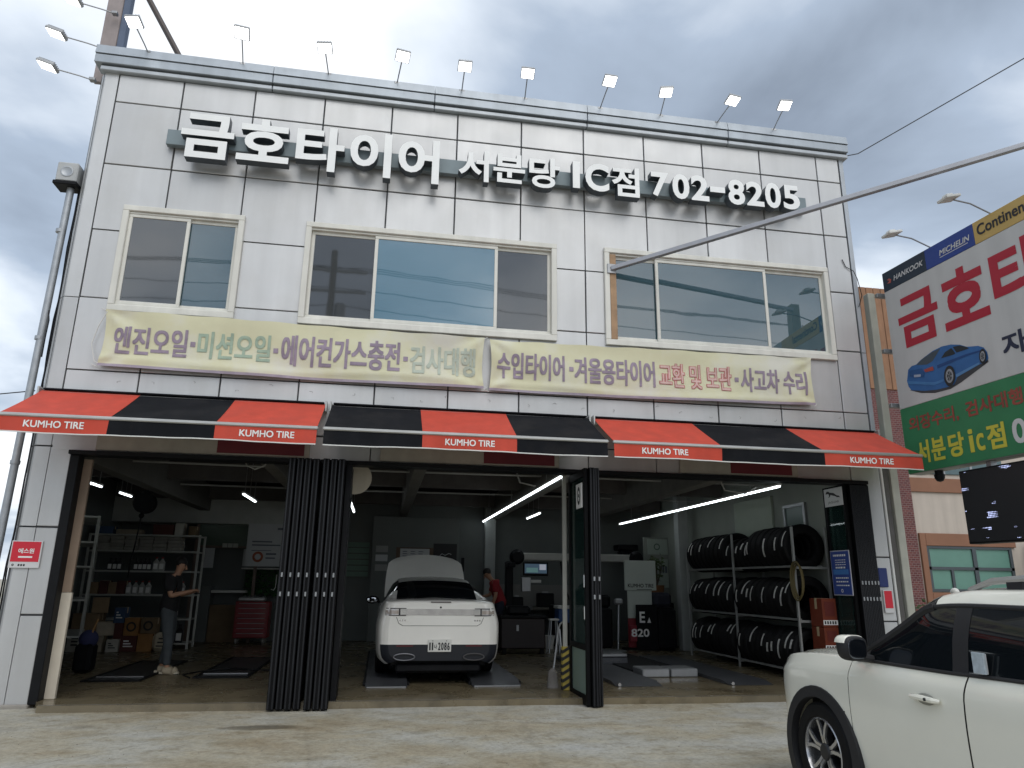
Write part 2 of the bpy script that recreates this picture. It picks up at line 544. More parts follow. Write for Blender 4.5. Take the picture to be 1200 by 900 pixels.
# slab with a slightly ragged front edge
xs = [-6.4+i*.2 for i in range(70)]
fr = [-.36+.018*noise.noise((x*1.7, 0, 3)) for x in xs]
fr = [f if -4.0 < x < 7.0 else (.1 if x > -4.42 else (.3+(-4.42-x)*5.9 if x > -4.76 else 2.4+(-4.76-x)*2.4)) for f, x in zip(fr, xs)]
n = len(xs)
vs = [(x, f, .066) for x, f in zip(xs, fr)]+[(x, 9.8, .066) for x in xs]+[(x, f-.012, -.05) for x, f in zip(xs, fr)]
fs = [(i, i+1, n+i+1, n+i) for i in range(n-1)]+[(2*n+i, 2*n+i+1, i+1, i) for i in range(n-1)]
g.add(vs, fs)
o = g.build('shop_floor', floor_material(), fix=False, smooth=False); o['kind'] = 'structure'
# worn pale strip of concrete along the threshold
g = G()
vs = []; 
for x in xs[13:68]:
    a = -.352+.018*noise.noise((x*1.7, 0, 3)); w = .028+.02*noise.noise((x*2.3, 5, 1))
    vs += [(x, a+.004, .0695), (x, a+w, .0695)]
g.add(vs, [(2*i, 2*i+2, 2*i+3, 2*i+1) for i in range(len(vs)//2-1)])
o = g.build('threshold_strip', mat('threshold_concrete', (.30, .28, .235), .8, var=.3, scale=6, stain=(.16, .14, .1), stain_amt=.6, stain_scale=3), fix=False, smooth=False); o['kind'] = 'structure'

# loose grit on the forecourt
rg = random.Random(77); g = G()
for k in range(900):
    x, y = rg.uniform(-5, 8), -rg.uniform(.4, 8.0); r_ = rg.uniform(.003, .009)*(1.6 if rg.random() < .06 else 1)
    z = .012*noise.noise((x*.35, y*.35, 0))-.012
    a = rg.uniform(0, 3.1); c_, s_ = math.cos(a)*r_, math.sin(a)*r_
    g.add([(x+c_, y+s_, z), (x-s_, y+c_*.7, z), (x-c_*.8, y-s_, z), (x+s_, y-c_, z), (x, y, z+r_*.8)], [(0, 1, 4), (1, 2, 4), (2, 3, 4), (3, 0, 4)])
o = g.build('grit', mat('grit_stone', (.22, .20, .17), .9, var=.5, scale=30), fix=False, smooth=False); o['kind'] = 'stuff'
# ------------------------------------------------------------------ the tyre shop
B = thing('shop_building', 'two-storey tyre shop clad in grey metal panels with three open garage bays', 'building')
X0, X1 = -4.54, 7.62
WINS = [(-3.91, -2.25, 5.03, 6.64), (-1.38, 2.43, 5.03, 6.64), (3.20, 7.09, 5.03, 6.66)]
def subtract(rects, hole):
    out = []
    hx0, hx1, hz0, hz1 = hole
    for (x0, x1, z0, z1) in rects:
        if hx0 >= x1 or hx1 <= x0 or hz0 >= z1 or hz1 <= z0: out.append((x0, x1, z0, z1)); continue
        if hz1 < z1: out.append((x0, x1, hz1, z1))
        if hz0 > z0: out.append((x0, x1, z0, hz0))
        zz0, zz1 = max(z0, hz0), min(z1, hz1)
        if hx0 > x0: out.append((x0, hx0, zz0, zz1))
        if hx1 < x1: out.append((hx1, x1, zz0, zz1))
    return [r for r in out if r[1]-r[0] > .03 and r[3]-r[2] > .03]

# front wall behind the cladding, with window holes
rs = [(X0+.02, X1-.02, 3.4, 8.95)]
for h in WINS: rs = subtract(rs, (h[0]+.03, h[1]-.03, h[2]+.03, h[3]-.03))
g = G()
for (a, b, c, d) in rs: g.box((a, .036, c), (b, .24, d))
g.build('front_wall', SEAM, B, smooth=False, fix=False)
# cladding panels
gx = [-4.29, -3.37, -2.325, -1.28, -.235, .81, 1.855, 2.90, 3.945, 4.99, 6.045, 7.12, 7.555]
gz = [3.42, 4.18, 5.215, 6.245, 7.285, 8.325, 8.80]
rng = random.Random(4)
for k in range(len(gz)-1):
    for i in range(len(gx)-1):
        cells = [(gx[i]+.009, gx[i+1]-.009, gz[k]+.009, gz[k+1]-.009)]
        for h in WINS: cells = subtract(cells, h)
        yj = -.002+rng.uniform(-.004, .003)
        if not cells: continue
        g = G()
        for (a, b, c, d) in cells: g.box((a, yj, c), (b, .034, d), .006 if len(cells) == 1 else 0)
        g.build('cladding_panel', PANEL, B, smooth=len(cells) == 1, fix=len(cells) == 1)
# faint adhesive marks left on the lowest row by removed lettering
MARK = mat('adhesive_mark', (.30, .30, .29), .6, var=.4, scale=40)
rm = random.Random(9)
for k in range(22):
    x = -3.6+k*.5+rm.uniform(-.12, .12); z = 4.04+rm.uniform(-.05, .06); a = rm.uniform(0, 6); g = G(); n = 7; vs = []
    for i in range(n):
        t = a+i*.45; r_ = rm.uniform(.016, .03)
        for q in (r_, r_+rm.uniform(.004, .010)): vs.append((x+q*math.cos(t), -.0085, z+q*math.sin(t)*.7))
    g.add(vs, [(2*i, 2*i+1, 2*i+3, 2*i+2) for i in range(n-1)])
    g.build('adhesive_mark', MARK, B, fix=False, smooth=False)
# corner strips: folded sheet round the left corner and the right corner
for (za, zb) in ((3.42, 5.2), (5.212, 8.80)):
    g = G().prism([(-4.30, 0), (-4.30, .03), (-4.46, .03), (-4.54, .12), (-4.57, .10), (-4.48, 0)], (0, 0, za), (1, 0, 0), (0, 1, 0), (0, 0, zb-za))
    g.build('corner_strip', PANEL, B)
    g = G().prism([(7.575, 0), (7.65, 0), (7.66, .25), (7.63, .25), (7.62, .03), (7.575, .03)], (0, 0, za), (1, 0, 0), (0, 1, 0), (0, 0, zb-za))
    g.build('corner_strip', CAPT, B)
# parapet: ledge, fascia, cap - each in lengths with joints
brk = [-4.64, -2.08, .42, 2.95, 5.45, 7.72]
for i in range(len(brk)-1):
    a, b = brk[i]+.004, brk[i+1]-.004
    G().box((a+(.09 if i == 0 else 0), -.075, 8.80), (b, .2, 8.872), .01).build('parapet_ledge', CAPT, B)
    G().box((a+(.09 if i == 0 else 0), -.055, 8.874), (b-.01, .2, 8.90)).build('parapet_joint', SEAM, B, smooth=False)
    G().box((a, -.105, 8.902), (b, .2, 9.045), .008).build('parapet_fascia', CAPM, B)
    G().prism([(-.12, 9.055), (.25, 9.055), (.25, 9.23), (-.085, 9.215)], (a, 0, 0), (0, 1, 0), (0, 0, 1), (b-a, 0, 0)).build('parapet_cap', CAPM, B)
G().box((-4.62, -.05, 9.046), (7.70, .2, 9.054)).build('parapet_joint', SEAM, B, smooth=False)
# side flashing down the left edge
G().prism([(-4.575, .10), (-4.60, .22), (-4.66, .36), (-4.62, .36), (-4.58, .24)], (0, 0, 6.3), (1, 0, 0), (0, 1, 0), (0, 0, 2.5)).build('side_flashing', CAPM, B)
# other outside walls and roof
g = G()
g.box((7.36, .26, 0), (7.61, 9.8, 9.0)); g.box((-4.56, .26, 3.4), (-4.40, 9.8, 9.0)); g.box((-4.5, 9.5, 3.4), (7.5, 9.8, 9.0))
g.build('outer_wall', mat('render_grey', (.34, .35, .36), .8, var=.12, streak=.15), B, smooth=False)
G().box((-4.5, .26, 8.82), (7.5, 9.7, 8.95)).build('roof', mat('roof_membrane', (.2, .2, .2), .9, var=.2), B, smooth=False)
# upstairs rooms behind the windows
ROOM = mat('upstairs_wall', (.16, .165, .16), .9, var=.1)
g = G()
g.box((-4.38, .26, 3.78), (7.34, 5.2, 3.98)); g.box((-4.38, 5.0, 3.98), (7.34, 5.2, 8.8)); g.box((-4.38, .25, 7.4), (7.34, 5.0, 7.5))
for x in (-1.8, 2.8): g.box((x-.06, .25, 3.98), (x+.06, 5.0, 7.4))
g.build('upstairs_room', ROOM, B, smooth=False)
G().box((3.3, 2.2, 3.98), (3.36, 4.9, 6.3)).build('upstairs_partition', ROOM, B, smooth=False)

# lintel zone under the awnings
for i in range(len(gx)-1):
    G().box((gx[i]+.006, -.006, 3.09), (gx[i+1]-.006, .034, 3.405), .006).build('lintel_panel', PANEL, B)
G().box((-4.05, .036, 3.09), (7.5, .24, 3.40)).build('lintel_beam', SEAM, B, smooth=False)
G().box((-4.05, -.09, 3.03), (7.35, .16, 3.085), .006).build('door_track', BLACKM, B)
# left pillar
for (za, zb) in ((.0, 1.035), (1.05, 2.095), (2.11, 3.125), (3.14, 3.405)):
    G().box((-4.300, -.004, za+.006), (-4.045, .034, zb), .008).build('pillar_panel', PANEL, B)
    if za == 0 or za > 2.0:
        z2 = 2.095 if za == 0 else (zb if za > 3.1 else 3.125)
        G().prism([(-4.306, 0), (-4.306, .03), (-4.46, .03), (-4.54, .12), (-4.57, .10), (-4.48, 0)], (0, 0, za+.006), (1, 0, 0), (0, 1, 0), (0, 0, z2-za-.006)).build('corner_strip', PANEL, B)
G().box((-4.54, .04, 0), (-4.03, .30, 3.4)).build('pillar', SEAM, B, smooth=False)
G().box((-4.6, -.06, -.03), (-4.02, .34, .035), .012).build('pillar_base', mat('base_concrete', (.3, .28, .25), .85, var=.2), B)
G().box((-4.04, -.03, .03), (-3.93, .14, 3.03), .006).build('door_frame', BLACKM, B)
G().box((-3.965, .145, .066), (-3.815, .20, 1.31), .004).build('jamb_board', CREAM, B)
G().box((-3.965, .145, 1.314), (-3.83, .195, 3.0), .004).build('jamb_board', WOODJ, B)
# right pillar
for (za, zb) in ((.0, 1.0), (1.012, 1.93), (1.942, 3.405)):
    G().box((7.36, -.004, za+.006), (7.62, .034, zb), .008).build('pillar_panel', PANEL, B)
G().box((7.37, .036, 0), (7.61, .255, 3.4)).build('pillar', SEAM, B, smooth=False)

# interior shell
g = G()
def wallseg(a, b, z0, z1, t=.12):
    a, b = Vector((a[0], a[1], 0)), Vector((b[0], b[1], 0))
    d = (b-a).normalized(); nn = Vector((-d.y, d.x, 0))*t
    vs = [a+Vector((0, 0, z0)), b+Vector((0, 0, z0)), b+nn+Vector((0, 0, z0)), a+nn+Vector((0, 0, z0)),
          a+Vector((0, 0, z1)), b+Vector((0, 0, z1)), b+nn+Vector((0, 0, z1)), a+nn+Vector((0, 0, z1))]
    g.add(vs, [(0, 1, 5, 4), (1, 2, 6, 5), (2, 3, 7, 6), (3, 0, 4, 7), (4, 5, 6, 7), (0, 3, 2, 1)])
wallseg((-4.36, .28), (-4.72, 2.4), .0, 3.78); wallseg((-4.72, 2.4), (-6.3, 6.2), .0, 3.78); wallseg((-6.3, 6.2), (-6.3, 9.3), .0, 3.78)
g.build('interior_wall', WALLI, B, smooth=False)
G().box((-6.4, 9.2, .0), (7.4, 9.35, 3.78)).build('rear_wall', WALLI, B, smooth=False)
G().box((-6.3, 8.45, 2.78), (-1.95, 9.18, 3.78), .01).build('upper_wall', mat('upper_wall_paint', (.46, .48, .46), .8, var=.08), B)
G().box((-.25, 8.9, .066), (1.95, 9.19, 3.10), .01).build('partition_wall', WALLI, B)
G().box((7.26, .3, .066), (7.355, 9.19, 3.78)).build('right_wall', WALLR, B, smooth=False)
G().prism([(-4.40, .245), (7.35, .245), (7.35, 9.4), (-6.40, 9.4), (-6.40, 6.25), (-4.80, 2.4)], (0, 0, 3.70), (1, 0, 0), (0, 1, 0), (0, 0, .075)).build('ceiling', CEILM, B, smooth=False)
# profiled steel deck: its front edge shows as a row of pale teeth
def teeth(x0, x1, name):
    g = G(); x = x0; k = 0
    while x < x1:
        g.prism([(0, 0), (.035, 0), (.055, .05), (.10, .05), (.12, 0), (.13, 0), (.105, .062), (.05, .062), (.028, .012), (0, .012)], (x, .26, 3.22), (1, 0, 0), (0, 0, -1), (0, .05, 0))
        x += .125
    g.build(name, mat('deck_edge', (.34, .34, .32), .6, .3, var=.2), B, smooth=False, fix=False)
for a, b in ((-3.55, -2.8), (-2.65, -1.95), (1.75, 2.5), (3.05, 3.8), (6.2, 6.75)): teeth(a, b, 'deck_edge')
for (x, w, z) in ((-4.25, .24, 3.08), (-1.70, .2, 3.10), (.50, .2, 3.12), (2.86, .2, 3.10), (5.15, .24, 3.08)):
    G().box((x-w/2, .27, z), (x+w/2, 9.15, 3.69), .012).build('ceiling_beam', BEAMM, B)
for y in (4.6, 8.2):
    G().box((-5.5 if y < 5 else -6.2, y, 3.34), (7.2, y+.16, 3.69), .01).build('cross_beam', mat('cross_beam_dark', (.12, .11, .105), .8, var=.2), B)
g = G()
for y, z in ((2.6, 3.36), (5.6, 3.36)): g.tube([(-4.6, y, z), (-1, y, z-.02), (3, y, z), (7.2, y, z-.02)], .017, 6)
g.build('ceiling_conduit', mat('conduit_pale', (.42, .42, .40), .6, var=.1), B)
g = G()
g.tube([(-2.0, .5, 3.2), (-1.95, .5, 3.05), (-1.83, .5, 3.0), (-1.7, .5, 3.06), (-1.66, .5, 3.2)], .012, 6)
g.tube([(1.9, .9, 3.65), (1.95, .9, 3.3), (2.05, .9, 3.0), (2.3, .9, 2.95)], .012, 6)
g.tube([(5.2, .6, 3.2), (5.4, .8, 2.98), (5.8, .9, 2.95), (6.1, 1.0, 3.1)], .012, 6)
g.build('loose_cable', mat('cable_grey', (.3, .3, .28), .6), B)
for (x, y, w) in ((2.76, 8.85, .28), (6.93, 6.15, .25)):
    G().box((x-w/2, y, .066), (x+w/2, y+.25, 3.69), .012).build('column', mat('column_paint', (.34, .36, .35), .7, var=.08, streak=.12), B)
# shop glazing / recess at the back of the left bay
g = G(); g.box((-4.35, 8.62, 2.26), (-2.95, 8.66, 2.77))
g.build('transom_pane', mat('transom_green', (.10, .14, .11), .25, var=.1), B, smooth=False)
g = G()
for x in (-4.38, -2.98): g.box((x-.035, 8.58, .066), (x+.035, 8.68, 2.77), .004)
g.box((-4.35, 8.58, 2.22), (-2.98, 8.68, 2.27), .004)
g.build('doorway_frame', mat('doorway_brown', (.16, .12, .10), .6, var=.1), B)
# louvred window behind the left edge of the middle bay
w_ = G().box((-1.0, 9.14, 1.55), (-.27, 9.19, 2.5)).build('rear_window', mat('rear_window_frame', (.12, .13, .12), .6), B)
for k in range(6):
    G().prism([(-.03, -.06), (.02, .06), (.03, .06), (-.02, -.06)], (-.96, 9.11, 1.66+k*.145), (0, 1, 0), (0, 0, 1), (.64, 0, 0)).build('blind_slat', mat('blind_green', (.17, .25, .20), .5, var=.05), w_)

# ------------------------------------------------------------------ windows
def window(x0, x1, z0, z1, mulls, kinds, screens):
    g = G(); t = .085; ya, yb = -.055, .10
    g.box((x0, ya, z0), (x1, yb, z0+t*1.1), .008); g.box((x0, ya, z1-t), (x1, yb, z1), .008)
    g.box((x0, ya, z0+t*1.1-.001), (x0+t, yb, z1-t+.001), .008); g.box((x1-t, ya, z0+t*1.1-.001), (x1, yb, z1-t+.001), .008)
    # track lip
    g.box((x0+t, -.02, z1-t-.03), (x1-t, .10, z1-t-.004)); g.box((x0+t, -.02, z0+t*1.1+.004), (x1-t, .10, z0+t*1.1+.025))
    f = g.build('window', UPVC, B)
    xs_ = [x0+t]+mulls+[x1-t]
    for i, kd in enumerate(kinds):
        a, b = xs_[i], xs_[i+1]
        yo = -.012 if i % 2 == 0 else .028
        if len(kinds) == 3: yo = .03 if i != 1 else -.012
        s_ = .05
        if i > 0: a -= .035
        if i < len(kinds)-1: b += .035
        za, zb = z0+t*1.1+.026, z1-t-.031
        g = G()
        g.box((a, yo, za), (b, yo+.036, za+s_), .005); g.box((a, yo, zb-s_), (b, yo+.036, zb), .005)
        g.box((a, yo, za+s_-.001), (a+s_, yo+.036, zb-s_+.001), .005); g.box((b-s_, yo, za+s_-.001), (b, yo+.036, zb-s_+.001), .005)
        s = g.build('sash', UPVC, f)
        G().box((a+s_-.005, yo+.014, za+s_-.005), (b-s_+.005, yo+.020, zb-s_+.005)).build('pane', kd, f, smooth=False)
    return f
window(*WINS[0], [-3.03], [GLASSS, GLASSB], 0)
window(*WINS[1], [-.33, 1.47], [GLASSS, GLASSM, GLASSS], 0)
f = window(*WINS[2], [4.09, 5.935], [GLASSB, GLASSB, GLASSB], 0)
G().box((3.29, -.046, 5.13), (3.39, -.015, 6.55), .004).build('board_strip', mat('raw_wood', (.42, .27, .16), .75, 0, var=.25, scale=6, streak=.3), f)
G().box((4.12, -.046, 5.13), (4.13, -.04, 5.14)).build('latch', UPVC, f)
# teal curtain and blind inside the right window
vs = []; n = 26
for i in range(n):
    x = 4.16+i*.0115; y = .22+.025*math.sin(i*1.5)
    vs += [(x, y, 4.95), (x, y, 6.7)]
g = G().add(vs, [(2*i, 2*i+2, 2*i+3, 2*i+1) for i in range(n-1)])
o = g.build('curtain', mat('curtain_teal', (.16, .55, .55), .8), None, fix=False)
tag(o, 'pale teal curtain gathered at the left side of the right upstairs window', 'curtain')

# ------------------------------------------------------------------ channel letter sign
S = thing('shop_sign', 'raised white channel letters naming the tyre shop, number 702-8205, on a grey rail', 'sign', (1.65, -.12, 7.75))
G().box((-3.46, -.125, 7.635), (6.77, -.03, 7.885), .006).build('rail', RAILM, S)
def letter(ch, x0, x1, z0, z1, bold, d=.075, yf=-.30):
    vs, fs, nz_, asp = glyph(ch, bold, d)
    g = G()
    yc = yf+d
    g.v = [Vector((x0+v.x*(x1-x0), yc-v.z, z0+v.y*(z1-z0))) for v in vs]
    g.f = list(fs); g.m = [0 if q > .5 else 1 for q in nz_]
    return g.build('letter', [LETTERF, LETTERS], S, smooth=False, fix=False)
K = .028
for ch, x0, x1, z0, z1 in (('금', -3.216, -2.484, 7.36, 8.085), ('호', -2.43, -1.69, 7.40, 8.11), ('타', -1.60, -.90, 7.345, 8.09), ('이', -.815, -.20, 7.34, 8.09),
                           ('어', -.097, .526, 7.32, 8.07)):
    letter(ch, x0, x1, z0, z1, K)
for ch, x0, x1, z0, z1 in (('서', .826, 1.294, 7.445, 7.99), ('분', 1.366, 1.866, 7.475, 7.98), ('당', 1.932, 2.422, 7.45, 7.985),
                           ('점', 3.277, 3.737, 7.45, 7.98)):
    letter(ch, x0, x1, z0, z1, .024)
for ch, x0, x1, z0, z1 in (('I', 2.635, 2.75, 7.51, 7.985), ('C', 2.84, 3.23, 7.49, 7.985),
                           ('7', 3.938, 4.231, 7.515, 7.955), ('0', 4.298, 4.589, 7.508, 7.963), ('2', 4.619, 4.925, 7.515, 7.976),
                           ('-', 4.948, 5.209, 7.70, 7.80), ('8', 5.264, 5.556, 7.512, 7.975), ('2', 5.584, 5.892, 7.524, 7.972), ('0', 5.920, 6.20, 7.52, 7.99), ('5', 6.243, 6.541, 7.53, 7.98)):
    letter(ch, x0, x1, z0, z1, .03)

# ------------------------------------------------------------------ banners
BANM = mat('banner_cloth', (.66, .64, .44), .75, 0, var=.08, scale=1.6, stain=(.66, .65, .58), stain_amt=.9, stain_scale=.8)
PURP = mat('print_purple', (.32, .26, .33), .75, var=.3, scale=7)
GREENP = mat('print_green', (.36, .46, .36), .75, var=.2, scale=7)
PALEP = mat('print_pale_green', (.46, .51, .43), .75, var=.15, scale=9)
REDP = mat('print_faded_red', (.52, .17, .17), .75, var=.25, scale=8)
PINKP = mat('print_pink_fill', (.66, .46, .42), .75, var=.15, scale=8)
HEM = mat('banner_hem', (.40, .35, .42), .8, var=.2, scale=5)
def fold(x, z, sd, x0, x1, z0, z1):
    u = (x-x0)/(x1-x0); v = (z-z0)/(z1-z0)
    y = .022*noise.noise((x*1.1+sd, z*2.2, sd))
    y += .013*math.sin((z*9+x*1.6)+3*noise.noise((x*.7, z, sd)))*(1-.6*v)
    # drag lines running in from the corners
    for cu, cv in ((0, 0), (0, 1), (1, 0), (1, 1)):
        dx_ = (u-cu)*(x1-x0); dz_ = (v-cv)*(z1-z0)
        d = math.hypot(dx_, dz_)
        y += .022*math.sin(7*math.atan2(dz_, abs(dx_)+1e-4)+sd)*math.exp(-d*1.6)*min(1, d*5)
    y += .018*math.exp(-((v-.10-.04*math.sin(x*1.7+sd))/.06)**2)
    return -.085-y
def bisect_mesh(g, x0, x1, z0, z1, step):
    bm = bmesh.new()
    vs = [bm.verts.new(p) for p in g.v]
    for f, mi in zip(g.f, g.m):
        try:
            q = bm.faces.new([vs[i] for i in f]); q.material_index = mi
        except ValueError: pass
    for ax, a, b in ((0, x0, x1), (2, z0, z1)):
        k = a+step
        while k < b:
            nrm = Vector((1, 0, 0)) if ax == 0 else Vector((0, 0, 1))
            co = Vector((k, 0, 0)) if ax == 0 else Vector((0, 0, k))
            bmesh.ops.bisect_plane(bm, geom=bm.verts[:]+bm.edges[:]+bm.faces[:], plane_co=co, plane_no=nrm)
            k += step
    bm.verts.index_update()
    g2 = G(); g2.v = [v.co.copy() for v in bm.verts]; g2.f = [tuple(v.index for v in f.verts) for f in bm.faces]; g2.m = [f.material_index for f in bm.faces]
    bm.free(); return g2
def banner(label, corners, words, sd):
    # corners: x at left/right top and bottom, z top left/right, bottom left/right
    xl, xr, ztl, ztr, zbl, zbr = corners
    t = thing('banner', label, 'banner', ((xl+xr)/2, -.08, (ztl+zbl)/2), group='faded cloth banners under the upstairs windows')
    nx, nz_ = 110, 22; vs = []
    zt = lambda u: ztl+(ztr-ztl)*u-.012*math.sin(u*math.pi*7)**2
    zb = lambda u: zbl+(zbr-zbl)*u-.02*math.sin(u*math.pi)
    for j in range(nz_+1):
        for i in range(nx+1):
            u = i/nx; v = j/nz_
            bow = .03*math.sin(v*math.pi)*(1 if u < .5 else -1)*(1-min(1, abs(u-round(u))*20))
            x = xl+(xr-xl)*u+bow; z = zb(u)+(zt(u)-zb(u))*v
            vs.append((x, fold(x, z, sd, xl, xr, zbl, ztl), z))
    fs = [(j*(nx+1)+i, j*(nx+1)+i+1, (j+1)*(nx+1)+i+1, (j+1)*(nx+1)+i) for j in range(nz_) for i in range(nx)]
    mi = [1 if k//nx == 0 else 0 for k in range(len(fs))]
    g = G(); g.v = [Vector(p) for p in vs]; g.f = fs; g.m = mi
    g.build('cloth', [BANM, HEM], t, fix=False, angle=80)
    for (body, x0, x1, z0, z1, m, bold, lift) in words:
        g = G(); text_into(g, body, (x0, 0, z0), (1, 0, 0), (0, 0, 1), x1-x0, z1-z0, bold=bold)
        g = bisect_mesh(g, x0, x1, z0, z1, .07)
        for v in g.v: v.y = fold(v.x, v.z, sd, xl, xr, zbl, ztl)-lift+v.y
        g.build('lettering', m, t, fix=False, smooth=False)
    g = G()
    for (x, z, dx_) in ((xl, ztl, -.08), (xl, zbl, -.10), (xr, ztr, .05), (xr, zbr, .05)):
        g.tube([(x, -.085, z-.02), (x+dx_, -.03, z+.03)], .006, 5)
    if sd < 2:
        g.tube([(xl+.02, -.085, ztl-.03), (xl-.07, -.07, ztl-.25), (xl-.12, -.06, ztl-.5), (xl-.05, -.06, zbl+.06), (xl+.01, -.085, zbl+.03)], .008, 6)
    g.build('tie_cord', WHITEP, t)
    return t
DOT = lambda x, z, m: ('■', x, x+.065, z-.03, z+.04, m, 0, .007)
banner('faded yellow banner under the left and middle windows, purple and green Korean words', (-3.89, 1.32, 5.03, 4.99, 4.23, 4.21), [
    ('엔진오일', -3.74, -2.79, 4.41, 4.80, PURP, .021, .007), DOT(-2.755, 4.60, PURP), ('미션오일', -2.66, -1.69, 4.41, 4.80, GREENP, .021, .007), DOT(-1.655, 4.58, PURP),
    ('에어컨가스충전', -1.55, .10, 4.38, 4.83, PURP, .021, .007), DOT(.145, 4.58, PURP), ('검사대행', .24, 1.19, 4.37, 4.80, PALEP, .021, .007)], 1.3)
banner('faded yellow banner under the right window, purple and red outlined Korean words', (1.395, 6.585, 4.97, 5.03, 4.19, 4.25), [
    ('수입타이어', 1.51, 2.53, 4.385, 4.785, PURP, .021, .007), DOT(2.60, 4.58, PURP), ('겨울용타이어', 2.68, 3.95, 4.38, 4.79, PURP, .021, .007),
    ('교환 및 보관', 4.01, 5.20, 4.385, 4.785, REDP, .03, .007), ('교환 및 보관', 4.02, 5.19, 4.393, 4.777, PINKP, .006, .0105), DOT(5.25, 4.58, PURP),
    ('사고차 수리', 5.35, 6.47, 4.40, 4.785, PURP, .021, .007)], 4.1)

# ------------------------------------------------------------------ awnings
BAR = mat('awning_bar', (.50, .50, .48), .35, .6, var=.1)
def sheet(g, fn, nu, nv, off):
    off = Vector(off); k = len(g.v); W = nu+1
    top = [Vector(fn(i/nu, j/nv)) for j in range(nv+1) for i in range(nu+1)]
    vs = top+[p+off for p in top]; m = len(top)
    fs = []
    for j in range(nv):
        for i in range(nu):
            a = j*W+i
            fs += [(a, a+1, a+W+1, a+W), (m+a, m+a+W, m+a+W+1, m+a+1)]
    rim = [i for i in range(W)]+[j*W+nu for j in range(1, nv+1)]+[nv*W+i for i in range(nu-1, -1, -1)]+[j*W for j in range(nv-1, 0, -1)]
    for q in range(len(rim)):
        a, b = rim[q], rim[(q+1) % len(rim)]
        fs.append((a, m+a, m+b, b))
    g.add(vs, fs)
wv = lambda x: .013*math.sin(x*5.3)+.008*math.sin(x*13.1+1)
def awning(x0, x1, label, cols, texts):
    t = thing('awning', label, 'awning', ((x0+x1)/2, -.5, 3.5), group='striped awnings over the garage bays')
    n = len(cols); w = (x1-x0)/n; P_ = 1.0; zt, zf = 3.86, 3.345
    for i, c in enumerate(cols):
        a, b = x0+w*i, x0+w*(i+1)
        m = REDC if c == 'r' else BLKC
        g = G()
        sheet(g, lambda u, v: (a+(b-a)*u+(0 if v > .02 else 0), -.06-(P_-.06)*(1-v), zf+(zt-zf)*v-.010*math.sin(v*math.pi)-.005*math.sin(u*w*3.0+i)*math.sin(v*math.pi)), 10, 10, (0, .002, -.004))
        g.build('stripe', m, t, angle=60)
        g = G()
        sheet(g, lambda u, v: (a+(b-a)*u, -P_-.012-wv(a+(b-a)*u)*(1-v), 3.135+.175*v+.006*math.sin((a+(b-a)*u)*2.1)*(1-v)), 14, 4, (0, .004, 0))
        g.build('valance', m, t, angle=60)
        g = G()
        sheet(g, lambda u, v: (a+(b-a)*u, -P_-.013-wv(a+(b-a)*u), 3.122+.014*v+.006*math.sin((a+(b-a)*u)*2.1)), 14, 1, (0, .006, 0))
        g.build('hem', WHITEP, t, angle=60)
    G().box((x0-.015, -P_-.03, 3.308), (x1+.015, -P_+.035, 3.352), .012).build('front_bar', BAR, t)
    g = G().cyl((x0, -.075, 3.80), (x1, -.075, 3.80), .045, n=14); g.build('roller_tube', BAR, t)
    G().box((x0+.02, -.10, 3.862), (x1-.02, -.002, 3.885), .004).build('hood_strip', BLKC, t)
    for x in (x0+.35, x1-.35):
        g = G().tube([(x, -.05, 3.66), (x+(.25 if x < (x0+x1)/2 else -.25), -.5, 3.47), (x, -P_+.03, 3.33)], .02, 8)
        g.build('folding_arm', WHITEP, t)
    for x in (x0-.012, x1+.012):
        G().box((x-.012, -.16, 3.74), (x+.012, -.002, 3.89), .004).build('bracket', BAR, t)
    for (a, b) in texts:
        g = G(); text_into(g, 'KUMHO TIRE', (a, 0, 3.185), (1, 0, 0), (0, 0, 1), b-a, .085, bold=.026)
        for v in g.v: v.y = -P_-.012-wv(v.x)*(1-(v.z-3.135)/.175)-.004+v.y
        g.build('lettering', WHITEPRINT, t, fix=False, smooth=False)
    return t
awning(-4.50, -.885, 'leftmost awning, red and black striped with two red panels, over the left bay', 'rbr', [(-4.21, -3.56), (-1.80, -1.15)])
awning(-.80, 2.88, 'middle awning, black with a single red panel, over the white car', 'brb', [(.72, 1.36)])
awning(2.97, 7.58, 'rightmost and widest awning, red at both ends, over the tyre rack bay', 'rbr', [(3.36, 4.01), (6.43, 7.11)])
# sign boards on the lintel, mostly hidden by the valances
def lintel_board(x0, x1, xr0, xr1, label):
    t = thing('lintel_sign', label, 'sign', ((x0+x1)/2, -.03, 3.25), group='boards on the lintel behind the awnings')
    G().box((x0, -.05, 3.10), (x1, -.012, 3.50), .005).build('board', mat('board_cream_dim', (.36, .33, .28), .6, var=.15), t)
    G().box((xr0, -.056, 3.125), (xr1, -.0505, 3.47)).build('red_field', mat('board_red', (.13, .015, .022), .6, var=.1), t, smooth=False)
lintel_board(-3.75, -1.05, -2.25, -1.12, 'cream board with red end on the lintel behind the left awning')
lintel_board(-.1, 2.45, 1.35, 2.38, 'cream board with red end on the lintel behind the middle awning')
lintel_board(4.3, 6.2, 5.1, 6.1, 'cream board with red end on the lintel behind the right awning')

